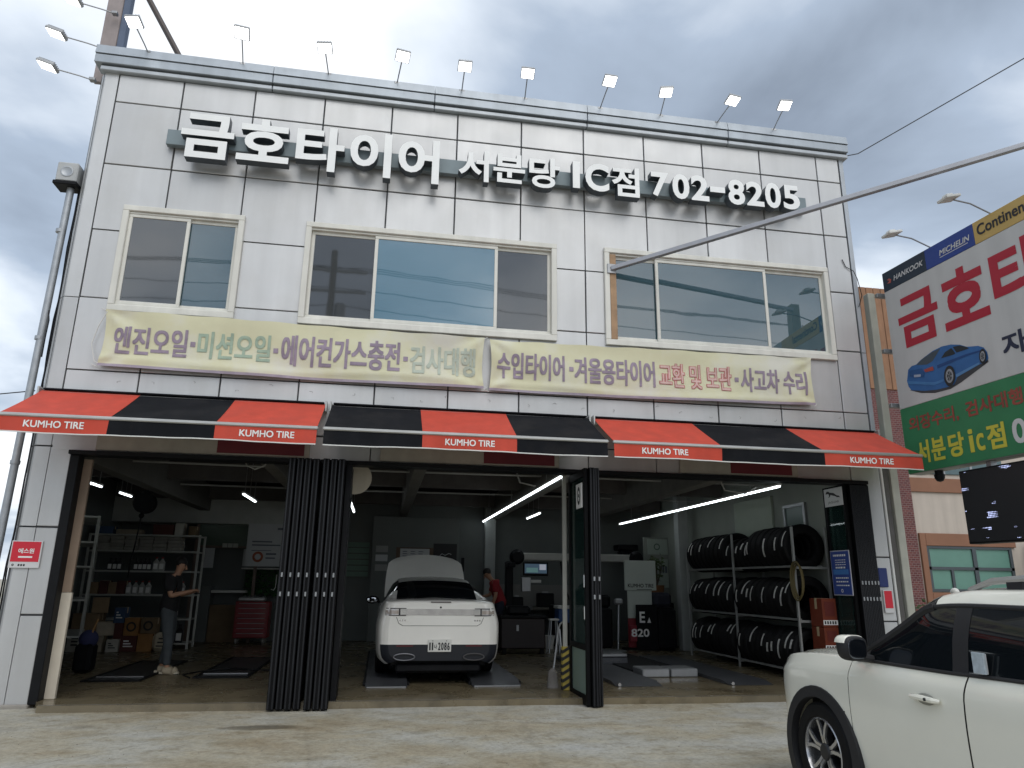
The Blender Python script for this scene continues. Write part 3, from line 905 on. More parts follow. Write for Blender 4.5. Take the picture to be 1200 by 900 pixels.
# ------------------------------------------------------------------ floodlights on the parapet
def flood_proto():
    t = thing('floodlight', 'x', 'floodlight', local=True)
    g = G().tube([(0, .02, 0), (0, -.12, .05), (0, -.42, .13)], .011, 6); g.build('arm', STEEL, t)
    G().box((-.05, -.01, -.02), (.05, .05, .03), .006).build('clamp', STEEL, t)
    mt = Matrix.Translation((0, -.46, .15)) @ Matrix.Rotation(R(-22), 4, 'X')
    g = G(); g.box((-.125, -.10, -.012), (.125, .10, .035), .01); g.xf(mt); h = g.build('lamp_head', mat('lamp_grey', (.42, .43, .44), .5, .3), t)
    g = G(); g.box((-.108, -.082, -.0165), (.108, .082, -.0125)); g.xf(mt); g.build('lens', LEDM, h, smooth=False)
    g = G()
    for x in (-.10, -.05, 0, .05, .10): g.box((x-.008, -.09, .036), (x+.008, .09, .055))
    g.xf(mt); g.build('heat_sink', STEEL, h, smooth=False)
    return t
F0 = flood_proto()
fx = [-3.93, -2.55, -1.26, -.19, .85, 1.89, 3.18, 4.24, 5.27, 6.32]
nm = ['leftmost lit floodlight of the row on the front parapet', 'second lit floodlight from the left on the front parapet', 'third lit floodlight from the left on the front parapet',
      'fourth lit floodlight from the left on the front parapet', 'fifth lit floodlight from the left on the front parapet', 'sixth lit floodlight from the left on the front parapet',
      'seventh lit floodlight from the left, fourth from the right, on the parapet', 'third lit floodlight from the right on the front parapet',
      'second lit floodlight from the right on the front parapet', 'rightmost lit floodlight of the row on the front parapet']
for i, x in enumerate(fx):
    o = F0 if i == 0 else copy_tree(F0)
    o.location = (x, -.085, 9.185); o['label'] = nm[i]; o['group'] = 'floodlights along the front parapet'
    o.rotation_euler = (R([1, -4, 3, 0, 5, -2, -5, 2, 4, -3][i]), R([0, 3, -4, 2, -2, 4, 0, -3, 3, -1][i]), R([-9, 5, -3, 8, 0, -6, 3, -8, 6, -4][i])); o.scale = (.88, [1, 1.06, .97, 1.02, 1, .95, 1.05, .98, 1.03, 1][i], .92)
for i, (y, z, l) in enumerate(((.35, 10.15, 'topmost floodlight on an arm off the left side of the roof'), (.10, 9.30, 'middle floodlight on an arm off the left edge of the roof'), (.05, 8.68, 'lowest floodlight on an arm off the left wall edge'))):
    o = copy_tree(F0); o.location = (-4.70, y, z); o.rotation_euler = (0, R(0), R(-90)); o.scale = (.8, 1.35, 1.0)
    o['label'] = l; o['group'] = 'floodlights off the left side'
# ------------------------------------------------------------------ left edge: downpipe, roof sign frame
t = thing('downpipe', 'pale metal downpipe with a square hopper box beside the left wall edge', 'pipe', (-4.74, .12, 0))
G().cyl((-4.77, .14, 0), (-4.72, .14, 6.95), .048, n=14).build('pipe', GALV, t)
g = G(); g.box((-4.90, .02, 6.96), (-4.62, .26, 7.26), .015); h = g.build('hopper', mat('hopper_grey', (.45, .46, .46), .6, .2, var=.15), t)
G().lathe([(.085, 0), (.085, .006), (.07, .008), (.06, .003), (.0, .003)], (-4.76, .0195, 7.11), (0, -1, 0), 18).build('vent_ring', GALV, h)
G().box((-4.92, .0, 6.90), (-4.60, .28, 6.958), .01).build('hopper_base', BLACKM, h)
for z in (1.2, 2.9, 4.6, 6.2):
    G().cyl((-4.75, .14, z), (-4.75, .14, z+.05), .058, n=14).build('clip', GALV, t)
t = thing('cable_bundle', 'thin black cables running down beside the left downpipe', 'cable', (-4.66, .2, 0))
for k in range(3):
    g = G(); r_ = random.Random(k)
    g.tube([(-4.64-.02*k+r_.uniform(-.02, .02), .24+.03*k, z) for z in [i*.55 for i in range(14)]], .009, 5)
    g.build('cable', BLACKM, t)
G().tube([(-4.66, .1, 4.35), (-4.63, .03, 4.62), (-4.62, .02, 4.85), (-4.66, .05, 5.0)], .008, 5).build('cable', BLACKM, t)
t = thing('roof_sign_frame', 'steel post frame with a side hoarding standing on the roof at the left corner', 'sign frame', (-4.6, .5, 8.95))
G().box((-4.86, .46, 8.95), (-4.62, .54, 13.2), .01).build('hoarding_edge', mat('hoarding_brown', (.36, .31, .30), .6, var=.15, streak=.2), t)
G().box((-4.61, .44, 8.95), (-4.50, .56, 13.2), .01).build('post', mat('post_blue', (.10, .13, .19), .5, .3, var=.2), t)
G().tube([(-3.28, .5, 8.95), (-4.27, .5, 10.63), (-4.62, .5, 11.22)], .045, 8).build('strut', mat('strut_brown', (.10, .085, .08), .6, .3, var=.2), t)
o = G().tube([(7.62, .0, 8.86), (7.9, -.1, 8.9), (9.5, -2.29, 9.5), (14, -8.5, 11.6)], .009, 6).build('overhead_wire', mat('wire_grey', (.08, .085, .095), .6)); tag(o, 'thin dark wire rising from the top right corner of the shop', 'wire')
o = G().tube([(-30, 12, 4.2), (-14, 6, 4.15), (-4.8, .4, 3.95)], .008, 5).build('overhead_wire', BLACKM); tag(o, 'thin wire reaching the left edge of the shop above the awning', 'wire')
t = thing('brace_pole', 'long grey steel pole slanting from the right window past the facade', 'pole', (3.31, -.05, 6.29))
a, b = Vector((3.31, -.06, 6.29)), Vector((8.6, -3.27, 7.30))
g = G(); d = (b-a).normalized(); L_ = (b-a).length
g.box((-.04, 0, -.035), (.04, L_, .035), .006)
g.xf(Matrix.Translation(a) @ d.to_track_quat('Y', 'Z').to_matrix().to_4x4()); g.build('tube', mat('pole_grey', (.36, .37, .40), .42, .4, var=.1), t)
G().box((3.24, -.075, 6.21), (3.38, -.03, 6.37), .005).build('wall_plate', STEEL, t)

# ------------------------------------------------------------------ billboard on the right
BO = Vector((8.1, -.13, 0)); BT = Vector((.055, -.9985, 0)); BN = Vector((-.9985, -.055, 0))
def bp_(s_, z, lift=0): return BO+BT*s_+Vector((0, 0, z))+BN*lift
BBT = thing('billboard', 'big white and green double-post billboard with red Korean lettering and a blue car', 'billboard', (8.1, -.13, 0))
def slab(s0, s1, z0, z1, n0, n1, name, m, c=0.004, parent=BBT):
    g = G(); g.box((s0, n0, z0), (s1, n1, z1), c)
    g.v = [BO+BT*v.x+BN*v.y+Vector((0, 0, v.z)) for v in g.v]
    return g.build(name, m, parent, smooth=c > 0)
SIGNW = mat('sign_white', (.54, .54, .53), .55, 0, var=.05, scale=1.5, streak=.06)
SIGNG = mat('sign_green', (.035, .20, .085), .55, 0, var=.08)
slab(-.08, 5.2, 3.21, 6.63, -.24, -.006, 'cabinet', mat('cabinet_grey', (.3, .31, .3), .5, .2), .008)
slab(-.075, 5.195, 4.262, 6.285, -.005, .004, 'white_face', SIGNW)
slab(-.075, 5.195, 3.22, 4.258, -.005, .004, 'green_face', SIGNG)
for s0, s1, nm_, c in ((-.075, .855, 'dark_brand_strip', (.022, .035, .055)), (.859, 1.775, 'blue_brand_strip', (.028, .06, .26)), (1.779, 3.3, 'yellow_brand_strip', (.52, .36, .12)), (3.304, 5.195, 'white_brand_strip', (.5, .5, .5))):
    slab(s0, s1, 6.289, 6.625, -.005, .006, nm_, mat(nm_, c, .5, var=.05))
def btext(body, s0, s1, z0, z1, m, bold=.022, lift=.008, shear=0.0, name='lettering'):
    g = G(); text_into(g, body, (0, 0, 0), (1, 0, 0), (0, 1, 0), s1-s0, z1-z0, bold=bold)
    g.v = [bp_(s0+v.x+shear*v.y, z0+v.y, lift+v.z) for v in g.v]
    return g.build(name, m, BBT, smooth=False, fix=False)
SIGNR = mat('sign_red', (.40, .02, .04), .5)
btext('금', .15, .96, 5.20, 6.04, SIGNR, .036); btext('호', 1.05, 1.84, 5.20, 6.08, SIGNR, .036); btext('타', 1.93, 2.72, 5.18, 6.08, SIGNR, .036)
btext('이', 2.85, 3.5, 5.18, 6.08, SIGNR, .036); btext('어', 3.65, 4.4, 5.18, 6.08, SIGNR, .036)
NAVY = mat('sign_navy', (.02, .025, .055), .5)
btext('자', 1.92, 2.30, 4.53, 4.85, NAVY, .03)
btext('외장수리,', .08, 1.04, 3.85, 4.09, mat('sign_red_faded', (.30, .07, .05), .6, var=.2), .026); btext('검사대행', 1.17, 2.09, 3.86, 4.09, MAT['sign_red_faded'], .03)
YEL = mat('sign_yellow', (.58, .52, .06), .5)
for b_, s0, s1 in (('서', .16, .41), ('분', .45, .72), ('당', .78, 1.06), ('i', 1.145, 1.225), ('c', 1.265, 1.40), ('점', 1.45, 1.74)):
    btext(b_, s0, s1, 3.34 if b_ not in 'ic' else 3.355, 3.69 if b_ != 'c' else 3.60, YEL, .03)
btext('0', 1.85, 2.06, 3.35, 3.68, mat('sign_white_print', (.6, .6, .6), .5), .03)
WP = MAT['sign_white_print']
btext('HANKOOK', .17, .80, 6.40, 6.49, WP, .026, .010, .25); btext('MICHELIN', 1.14, 1.69, 6.40, 6.49, WP, .028, .010, .2)
slab(1.14, 1.66, 6.372, 6.382, .006, .0085, 'underline', WP, 0)
btext('Continental', 1.84, 2.80, 6.39, 6.56, mat('sign_black', (.025, .025, .03), .5), .026, .010)
g = G().prism([(-.05, -.03), (.03, -.045), (.05, .01), (.0, .045), (-.045, .03), (.01, .0)], (0, 0, 0), (1, 0, 0), (0, 1, 0), (0, 0, .003))
g.v = [bp_(.07+v.x, 6.44+v.y, .007+v.z) for v in g.v]; g.build('emblem', mat('emblem_orange', (.4, .10, .08), .5), BBT, smooth=False)
# printed picture of a blue saloon car
BODY = [(0.157, 4.678), (0.213, 4.851), (0.292, 4.889), (0.388, 4.886), (0.503, 4.935), (0.744, 5.0), (0.924, 5.015), (1.092, 4.992), (1.249, 4.938), (1.359, 4.871), (1.435, 4.852), (1.547, 4.825), (1.633, 4.772), (1.675, 4.692), (1.679, 4.598), (1.591, 4.55), (1.535, 4.558), (1.123, 4.487), (1.042, 4.388), (0.936, 4.381), (0.722, 4.392), (0.482, 4.435), (0.224, 4.51), (0.176, 4.579)]
LAY = [('car_shadow', [(0.19, 4.519), (0.409, 4.417), (0.67, 4.352), (0.971, 4.34), (1.166, 4.386), (1.67, 4.551), (1.667, 4.602), (1.103, 4.597)], (.05, .05, .055)),
       ('car_body', BODY, (.035, .13, .34)),
       ('car_rear_window', [(0.386, 4.877), (0.527, 4.937), (0.73, 4.986), (0.899, 4.996), (0.821, 4.93), (0.716, 4.844), (0.598, 4.824)], (.06, .08, .10)),
       ('car_side_window', [(0.881, 4.84), (0.97, 4.911), (1.093, 4.938), (1.148, 4.838), (1.129, 4.826)], (.02, .025, .03)),
       ('car_side_window', [(1.121, 4.944), (1.247, 4.928), (1.358, 4.868), (1.396, 4.835), (1.173, 4.839)], (.05, .065, .08)),
       ('car_crease', [(0.789, 4.759), (1.339, 4.77), (1.629, 4.748), (1.629, 4.728), (1.333, 4.737), (0.79, 4.705)], (.015, .06, .20)),
       ('car_sill', [(1.099, 4.525), (1.521, 4.587), (1.531, 4.559), (1.105, 4.478)], (.10, .24, .46)),
       ('car_bumper', [(0.169, 4.675), (0.7, 4.514), (0.876, 4.52), (0.88, 4.483), (0.692, 4.471), (0.173, 4.627)], (.06, .19, .42)),
       ('car_boot_lid', [(.225, 4.83), (.50, 4.79), (.53, 4.71), (.50, 4.645), (.235, 4.735)], (.022, .085, .24)),
       ('car_tail_light', [(0.529, 4.761), (0.712, 4.763), (0.722, 4.697), (0.555, 4.713)], (.35, .06, .05)),
       ('car_number_plate', [(0.325, 4.735), (0.461, 4.706), (0.45, 4.669), (0.318, 4.696)], (.35, .4, .5))]
def oval(c, a, b, k, n=20): return [(c[0]+k*(a[0]*math.cos(i*2*math.pi/n)+b[0]*math.sin(i*2*math.pi/n)), c[1]+k*(a[1]*math.cos(i*2*math.pi/n)+b[1]*math.sin(i*2*math.pi/n))) for i in range(n)]
for c, a, b in (((0.992, 4.532), (0.093, -0.026), (0.026, 0.144)), ((1.606, 4.651), (0.052, -0.016), (0.019, 0.1))):
    LAY += [('car_wheel', oval(c, a, b, 1.06), (.02, .02, .022)), ('car_rim', oval(c, a, b, .72), (.30, .31, .33)), ('car_rim_hub', oval(c, a, b, .5), (.06, .065, .07))]
    for q in range(5):
        an = q*1.2566; e = [(math.cos(an+d_)*r_, math.sin(an+d_)*r_) for d_, r_ in ((-.18, .1), (-.1, .68), (.1, .68), (.18, .1))]
        LAY.append(('car_spoke', [(c[0]+a[0]*x+b[0]*y, c[1]+a[1]*x+b[1]*y) for x, y in e], (.36, .37, .39)))
for k, (nm_, p, c) in enumerate(LAY):
    g = G().add([bp_(x, z, .006+.0009*k) for x, z in p], [tuple(range(len(p)))])
    g.build(nm_, mat(nm_+'_print', c, .5, var=.12, scale=6), BBT, fix=False, smooth=False)
# posts, arms and struts
CREAMP = mat('post_cream', (.42, .42, .36), .6, 0, var=.12, streak=.15)
G().box((7.88, .08, 0), (8.01, .21, 6.32), .008).build('post', CREAMP, BBT)
G().box((8.42, -3.35, 0), (8.62, -3.15, 7.4), .01).build('post', CREAMP, BBT)
for z in (6.27, 5.28, 4.35, 3.45):
    G().box((8.012, .02, z-.035), (8.36, .09, z+.035), .005).build('bracket_arm', STEEL, BBT)
for z in (6.0, 3.6): G().box((8.3, -3.36, z-.05), (8.5, -3.2, z+.05), .005).build('bracket_arm', STEEL, BBT)
for i, (s_, l) in enumerate(((.96, 'unlit white lamp on an arm above the dark and blue strips of the billboard'), (2.07, 'unlit white lamp on an arm above the yellow strip of the billboard'))):
    o = thing('billboard_lamp', l, 'lamp', tuple(bp_(s_, 6.63)), group='lamps over the billboard')
    p = bp_(s_, 6.63, -.05)
    G().tube([p, p+BN*.35+Vector((0, 0, .12)), p+BN*.62+Vector((0, 0, .14))], .012, 6).build('arm', STEEL, o)
    q = p+BN*.70+Vector((0, 0, .15))
    mt = Matrix.Translation(q) @ Matrix.Rotation(R(-14), 4, 'Y')
    g = G(); g.box((-.12, -.10, -.02), (.12, .10, .02), .008); g.xf(mt); g.build('lamp_head', WHITEP, o)
    g = G(); g.box((-.06, -.05, .022), (.05, .05, .06), .01); g.xf(mt); g.build('driver_box', WHITEP, o)
# LED message screen under the billboard
LEDP = bpy.data.materials.new('led_matrix'); LEDP.use_nodes = True
nt = LEDP.node_tree; N, L = nt.nodes, nt.links; b = N['Principled BSDF']
b.inputs['Base Color'].default_value = (.012, .012, .014, 1); b.inputs['Roughness'].default_value = .55
tc = N.new('ShaderNodeTexCoord')
vor = N.new('ShaderNodeTexVoronoi'); vor.inputs['Scale'].default_value = 44; vor.inputs['Randomness'].default_value = 0
L.new(tc.outputs['Object'], vor.inputs['Vector'])
dot = N.new('ShaderNodeMath'); dot.operation = 'LESS_THAN'; dot.inputs[1].default_value = .36; L.new(vor.outputs['Distance'], dot.inputs[0])
mp = N.new('ShaderNodeMapping'); mp.inputs['Scale'].default_value = (1, 1.4, 6); mp.inputs['Location'].default_value = (0, .3, 1.1); L.new(tc.outputs['Object'], mp.inputs[0])
n1 = N.new('ShaderNodeTexNoise'); n1.inputs['Scale'].default_value = 1.5; n1.inputs['Detail'].default_value = 2; L.new(mp.outputs[0], n1.inputs['Vector'])
gt = N.new('ShaderNodeMath'); gt.operation = 'GREATER_THAN'; gt.inputs[1].default_value = .62; L.new(n1.outputs['Fac'], gt.inputs[0])
ml = N.new('ShaderNodeMath'); ml.operation = 'MULTIPLY'; L.new(dot.outputs[0], ml.inputs[0]); L.new(gt.outputs[0], ml.inputs[1])
es = N.new('ShaderNodeMath'); es.operation = 'MULTIPLY'; es.inputs[1].default_value = .9; L.new(ml.outputs[0], es.inputs[0])
b.inputs['Emission Color'].default_value = (.55, .62, 1, 1); L.new(es.outputs[0], b.inputs['Emission Strength'])
t = thing('led_screen', 'black LED message screen with broken bluish pixels hanging under the billboard', 'screen', tuple(bp_(.86, 2.1)))
slab(.86, 4.9, 2.10, 3.13, -.2, -.01, 'housing', BLACKM, .01, t)
slab(.885, 4.875, 2.125, 3.105, -.009, .0, 'matrix', LEDP, 0, t)
for s_ in (1.3, 2.6, 4.2): slab(s_, s_+.08, 3.131, 3.209, -.16, -.06, 'hanger', STEEL, 0, t)
t = thing('dome_camera', 'small dark dome camera under the left end of the billboard', 'camera', tuple(bp_(.35, 3.2)))
g = G().lathe([(.0, -.17), (.045, -.155), (.07, -.11), (.075, -.06), (.06, -.05), (.06, 0)], bp_(.42, 3.208, -.1), (0, 0, 1), 16); g.build('dome', BLACKM, t)
# conduits on the right corner
o = G().tube([(7.70, .06, .0), (7.70, .06, 1.3), (7.695, .06, 3.3), (7.69, .1, 3.5)], .022, 8).build('conduit', WHITEP); tag(o, 'white plastic conduit running up the right corner of the shop', 'conduit')
o = G().box((7.745, .10, 0), (7.84, .22, 3.4), .006).build('gap_strip', mat('gap_dark', (.09, .085, .08), .6, var=.2)); tag(o, 'dark strip standing in for the gap between the white conduit and the cream post', 'channel')  # dark strip put in where there is only a dark gap beside the post
o = G().tube([(7.60, -.03, 6.0), (7.66, -.06, 6.2), (7.62, -.05, 6.5), (7.58, -.03, 6.65), (7.45, -.02, 6.72), (7.40, -.02, 6.85)], .007, 6).build('loose_cable', BLACKM); tag(o, 'short looped cable on the facade right of the right window', 'cable')

# ------------------------------------------------------------------ neighbouring building
NB = thing('neighbour_building', 'cream and brown rendered building with a brick stair tower behind the billboard', 'building', (14, 8, 0))
CRM = mat('render_cream', (.52, .46, .40), .85, 0, var=.08, scale=1.2, streak=.1, bump=.2, bscale=25)
BRN = mat('render_brown', (.26, .13, .08), .8, 0, var=.1, scale=2)
G().box((14.45, 8.0, 0), (26, 14, 8.2)).build('wall', CRM, NB, smooth=False)
BRK = bpy.data.materials.new('dark_red_brick'); BRK.use_nodes = True
nt = BRK.node_tree; bk = nt.nodes.new('ShaderNodeTexBrick'); tc = nt.nodes.new('ShaderNodeTexCoord'); mp = nt.nodes.new('ShaderNodeMapping')
mp.inputs['Rotation'].default_value = (R(90), 0, 0)
nt.links.new(tc.outputs['Object'], mp.inputs[0]); nt.links.new(mp.outputs[0], bk.inputs['Vector'])
bk.inputs['Color1'].default_value = (.10, .03, .032, 1); bk.inputs['Color2'].default_value = (.16, .05, .045, 1); bk.inputs['Mortar'].default_value = (.22, .17, .16, 1)
bk.inputs['Scale'].default_value = 4.2; bk.inputs['Mortar Size'].default_value = .022
nt.links.new(bk.outputs['Color'], nt.nodes['Principled BSDF'].inputs['Base Color']); nt.nodes['Principled BSDF'].inputs['Roughness'].default_value = .85
G().box((12.6, 7.85, 0), (14.44, 12, 7.0)).build('brick_tower', BRK, NB, smooth=False)
for k in range(8):
    G().box((12.6+k*.24, 7.82, 7.004), (12.6+k*.24+.225, 11.9, 10.15), .01).build('cladding_board', mat('tower_cladding', (.30, .16, .09), .75, 0, var=.12, streak=.15, rnd=.1), NB)
G().box((14.46, 7.94, 4.10), (25, 7.998, 4.5), .01).build('brown_band', BRN, NB)
G().box((14.75, 7.955, 4.62), (17.6, 7.998, 5.9), .01).build('upper_window', mat('upper_window_glass', (.10, .15, .16), .2, var=.1), NB)
for x in (15.6, 16.5): G().box((x, 7.94, 4.62), (x+.08, 7.953, 5.9)).build('mullion', STEEL, NB)
for a in ((14.58, 7.93, .9, 14.76, 7.998, 2.96), (14.762, 7.93, 2.62, 17.6, 7.998, 2.96), (14.762, 7.93, .9, 17.6, 7.998, 1.38)):
    G().box(a[:3], a[3:], .01).build('window_surround', BRN, NB)
wf = G()
for a in ((14.77, 2.55, 17.45, 2.615), (14.77, 1.40, 17.45, 1.47), (14.77, 1.98, 17.45, 2.06), (14.77, 1.471, 14.84, 2.549), (16.18, 1.471, 16.30, 2.549), (17.36, 1.471, 17.45, 2.549), (15.44, 1.471, 15.52, 1.979)):
    wf.box((a[0], 7.95, a[1]), (a[2], 7.985, a[3]))
wf = wf.build('window', mat('frame_slate', (.075, .09, .10), .5, .2), NB, smooth=False)
FG = mat('frosted_green', (.13, .27, .22), .35, 0, var=.1, scale=1.5)
for a in ((14.84, 2.06, 16.18, 2.55), (16.30, 2.06, 17.36, 2.55), (14.84, 1.47, 15.44, 1.98), (15.52, 1.47, 16.18, 1.98), (16.30, 1.47, 17.36, 1.98)):
    G().box((a[0]+.002, 7.99, a[1]+.002), (a[2]-.002, 7.997, a[3]-.002)).build('pane', FG, wf, smooth=False)
t = thing('louvred_enclosure', 'grey louvred metal enclosure right of the green frosted window', 'enclosure', (18.6, 7, 0))
G().box((17.95, 7.05, 0), (20.5, 7.9, 2.75), .01).build('back_panel', mat('louvre_dark', (.10, .105, .11), .7), t)
for k in range(26): G().prism([(0, 0), (.05, -.02), (.05, .05), (.04, .06)], (17.95, 7.05, .1+k*.1), (0, -1, 0), (0, 0, 1), (2.55, 0, 0)).build('louvre_slat', mat('louvre_grey', (.24, .245, .26), .6, .2), t)
# plant and round lamp behind the SUV
LEAF = mat('leaf_green', (.07, .11, .035), .6, 0, var=.35, scale=9, rnd=.2)
STEMM = mat('stem_brown', (.10, .075, .05), .8, var=.2)
def leafy(name, label, cat, base, hgt, spread, nst, nlf, ls, sd, parent=None):
    r_ = random.Random(sd)
    t = parent or thing(name, label, cat, base)
    b = Vector(base); gs, gl = G(), G()
    for k in range(nst):
        tip = b+Vector((r_.uniform(-spread, spread), r_.uniform(-spread, spread)*.7, hgt*r_.uniform(.65, 1)))
        mid = (b+tip)/2+Vector((r_.uniform(-.08, .08), r_.uniform(-.06, .06), .05))
        gs.tube([b+Vector((r_.uniform(-.04, .04), r_.uniform(-.04, .04), 0)), mid, tip], [.012, .009, .004], 5)
        for q in range(nlf):
            f_ = r_.uniform(.25, 1); p = b.lerp(mid, f_*2) if f_ < .5 else mid.lerp(tip, f_*2-1)
            d = Vector((r_.uniform(-1, 1), r_.uniform(-1, 1), r_.uniform(-.5, .6))).normalized()
            u = d.orthogonal().normalized(); l = ls*r_.uniform(.6, 1.2); s_ = p+d*.02
            nn = d.cross(u)*l*.08
            gl.add([s_, s_+d*l*.45+u*l*.28+nn, s_+d*l, s_+d*l*.45-u*l*.28+nn], [(0, 1, 2), (0, 2, 3)])
    gs.build('stems', STEMM, t); o = gl.build('foliage', LEAF, t, fix=False, smooth=False); return t
leafy('shrub', 'small sparse green shrub growing at the foot of the cream post', 'shrub', (8.75, .9, 0), 1.55, .34, 9, 34, .09, 3)
leafy('small_tree', 'thin bare-stemmed young tree in front of the green frosted window', 'tree', (16.2, 5.8, 0), 2.6, .5, 5, 18, .11, 8)
t = thing('globe_lamp', 'small white globe lamp on a thin stem before the green window', 'lamp', (10.2, 1.8, 0))
G().cyl((10.2, 1.8, 0), (10.2, 1.8, 1.38), .02, n=8).build('stem', BLACKM, t); G().ball((10.2, 1.8, 1.43), .075, 14, 10).build('globe', mat('globe_white', (.7, .7, .66), .3), t)

# ------------------------------------------------------------------ across the street (seen only as reflections)
t = thing('utility_pole', 'concrete utility pole with cross arms and transformer behind the camera', 'utility pole', (-2.3, -14.5, 0))
G().cyl((-2.3, -14.5, 0), (-2.3, -14.5, 13), .17, .11, 14).build('pole', mat('pole_concrete', (.25, .25, .24), .9, var=.1), t)
for z in (12.2, 11.4): G().box((-3.5, -14.55, z), (-1.1, -14.45, z+.1)).build('cross_arm', STEEL, t)
G().cyl((-1.95, -14.5, 10.2), (-1.95, -14.5, 10.9), .2, n=14).build('transformer', STEEL, t)
for k, (x, z) in enumerate(((-3.4, 12.4), (-2.3, 12.4), (-1.2, 12.4), (-2.2, 11.6), (-2.2, 10.9))):
    o = G().tube([(x-40, -16.5, z), (x-20, -15.5, z-.5), (x, -14.5, z), (x+9, -14.7, z-.55), (x+18, -15, z-.75), (x+38, -16, z-.1)], .012, 5).build('overhead_wire', BLACKM)
    tag(o, ['leftmost of three top power lines on the utility pole', 'middle of three top power lines on the utility pole', 'rightmost of three top power lines on the utility pole', 'power line below the cross arms of the utility pole', 'lowest power line on the utility pole, beside the transformer'][k], 'wire', 'power lines behind the camera')
t = thing('opposite_building', 'low building across the street, seen only in reflections', 'building', (10, -32, 0))
G().box((2, -40, 0), (26, -32, 4.2)).build('wall', mat('opposite_render', (.4, .39, .37), .9, var=.1), t, smooth=False)
G().prism([(-.4, 4.2), (8.4, 4.2), (4, 6)], (1.6, -40, 0), (0, 1, 0), (0, 0, 1), (24.8, 0, 0)).build('roof', mat('opposite_roof', (.10, .10, .11), .8), t, smooth=False)
for x in range(4, 25, 4): G().box((x, -31.98, 1.2), (x+2, -31.9, 2.8)).build('window', BLACKM, t, smooth=False)

# ------------------------------------------------------------------ folding doors
def leaf(parent, xc, y0, y1, w, z0=.075, z1=3.03, j=0):
    g = G()
    g.box((xc-w/2, y0, z0), (xc+w/2, y1, z1), .007)
    o = g.build('door_leaf', DOORM, parent)
    g = G()
    for s_ in (-.52, .52): g.box((xc+s_*w*.55-.011, y0-.012, z0+.01), (xc+s_*w*.55+.011, y0-.0005, z1-.01), .003)
    g.build('edge_bead', mat('door_bead', (.016, .017, .02), .4, .4, var=.2), o)
    for z in (1.33, 1.56): G().box((xc-.012, y0-.03, z-.028), (xc+.012, y0-.013, z+.028), .004).build('latch', STEEL, o)
    return o
FD = thing('folding_door', 'charcoal accordion door folded into a thick stack left of the white car', 'folding door', (-.9, -.2, .07))
for k, xc in enumerate((-1.205, -1.105, -1.005, -.905)): leaf(FD, xc, -.50+.012*(k % 2), .12, .086, .0, 3.03)
for k, xc in enumerate((-.775, -.675, -.578)): leaf(FD, xc, -.53+.01*(k % 2), .10, .084, .0, 3.03)
G().box((-.53, -.30, .0), (-.455, .22, 3.0), .006).build('hinge_leaf', BLACKM, FD)
MD = thing('folding_door', 'glazed charcoal folding door standing open edge-on between the car and the right bay', 'folding door', (2.74, -.2, .07))
g = G(); xa, xb = 2.665, 2.715
g.box((xa, .20, .0), (xb, .28, 3.03), .004); g.box((xa, -.60, .0), (xb, -.53, 3.03), .004)
for z0, z1 in ((.0, .12), (.66, .73), (2.92, 3.03)): g.box((xa+.001, -.531, z0), (xb-.001, .201, z1), .003)
g.build('frame', DOORM, MD)
G().box((2.686, -.53, .12), (2.694, .20, .66)).build('frosted_pane', FROST, MD, smooth=False)
G().box((2.686, -.53, .73), (2.694, .20, 2.92)).build('clear_pane', GLASSD, MD, smooth=False)
leaf(MD, 2.762, -.66, .2, .075, .0, 3.03); leaf(MD, 2.838, -.63, .2, .06, .0, 3.03)
for z in (1.05, 1.45): G().cyl((2.655, -.565, z), (2.655, -.565, z+.16), .012, n=8).build('pull_handle', CHROME, MD)
o = G()
o.box((2.648, -.52, 2.50), (2.662, -.22, 2.84), .004); p = o.build('emblem_plate', WHITEPRINT); tag(p, 'white plate with a black ring emblem high on the glazed folding door', 'plate')
g = G(); n = 24
for i in range(n):
    a, b2 = i*2*math.pi/n, (i+1)*2*math.pi/n
    g.add([(2.6465, -.37+r_*.6*math.cos(q), 2.67+r_*math.sin(q)) for r_, q in ((.075, a), (.125, a), (.125, b2), (.075, b2))], [(0, 1, 2, 3)])
g.add([(2.6465, -.40, 2.64), (2.6465, -.34, 2.66), (2.6465, -.35, 2.70), (2.6465, -.39, 2.69)], [(0, 1, 2, 3)])
g.build('ring_emblem', BLKPRINT, p, fix=False, smooth=False)
RD = thing('folding_door', 'charcoal folding door with one glazed leaf stacked against the right pillar', 'folding door', (7.1, .1, .07))
g = G(); xa, xb = 6.98, 7.03
g.box((xa, .50, .0), (xb, .57, 3.03), .004); g.box((xa, .02, .0), (xb, .08, 3.03), .004)
for z0, z1 in ((.0, .12), (.66, .73), (2.95, 3.03)): g.box((xa+.001, .079, z0), (xb-.001, .501, z1), .003)
g.build('frame', DOORM, RD)
G().box((7.0, .08, .12), (7.008, .50, .66)).build('frosted_pane', mat('pane_dark_green', (.03, .07, .055), .15), RD, smooth=False)
G().box((7.0, .08, .73), (7.008, .50, 2.95)).build('clear_pane', GLASSD, RD, smooth=False)
for k in range(6): leaf(RD, 7.075+k*.053, -.04, .48, .046, .0, 3.03)
p = G().box((6.955, .03, 2.72), (6.968, .50, 3.0), .003).build('emblem_plate', mat('plate_pale', (.62, .63, .63), .5)); tag(p, 'pale plate with a leaping cat emblem at the top of the right folding door', 'plate')
cat = [(-.17, .035), (-.14, .06), (-.10, .055), (-.07, .035), (.02, .02), (.10, -.03), (.15, -.04), (.18, -.075), (.15, -.065), (.10, -.06), (.05, -.035), (-.01, -.02), (-.05, -.005), (-.08, -.04), (-.12, -.045), (-.09, -.02), (-.10, .01), (-.14, .02), (-.175, .01)]
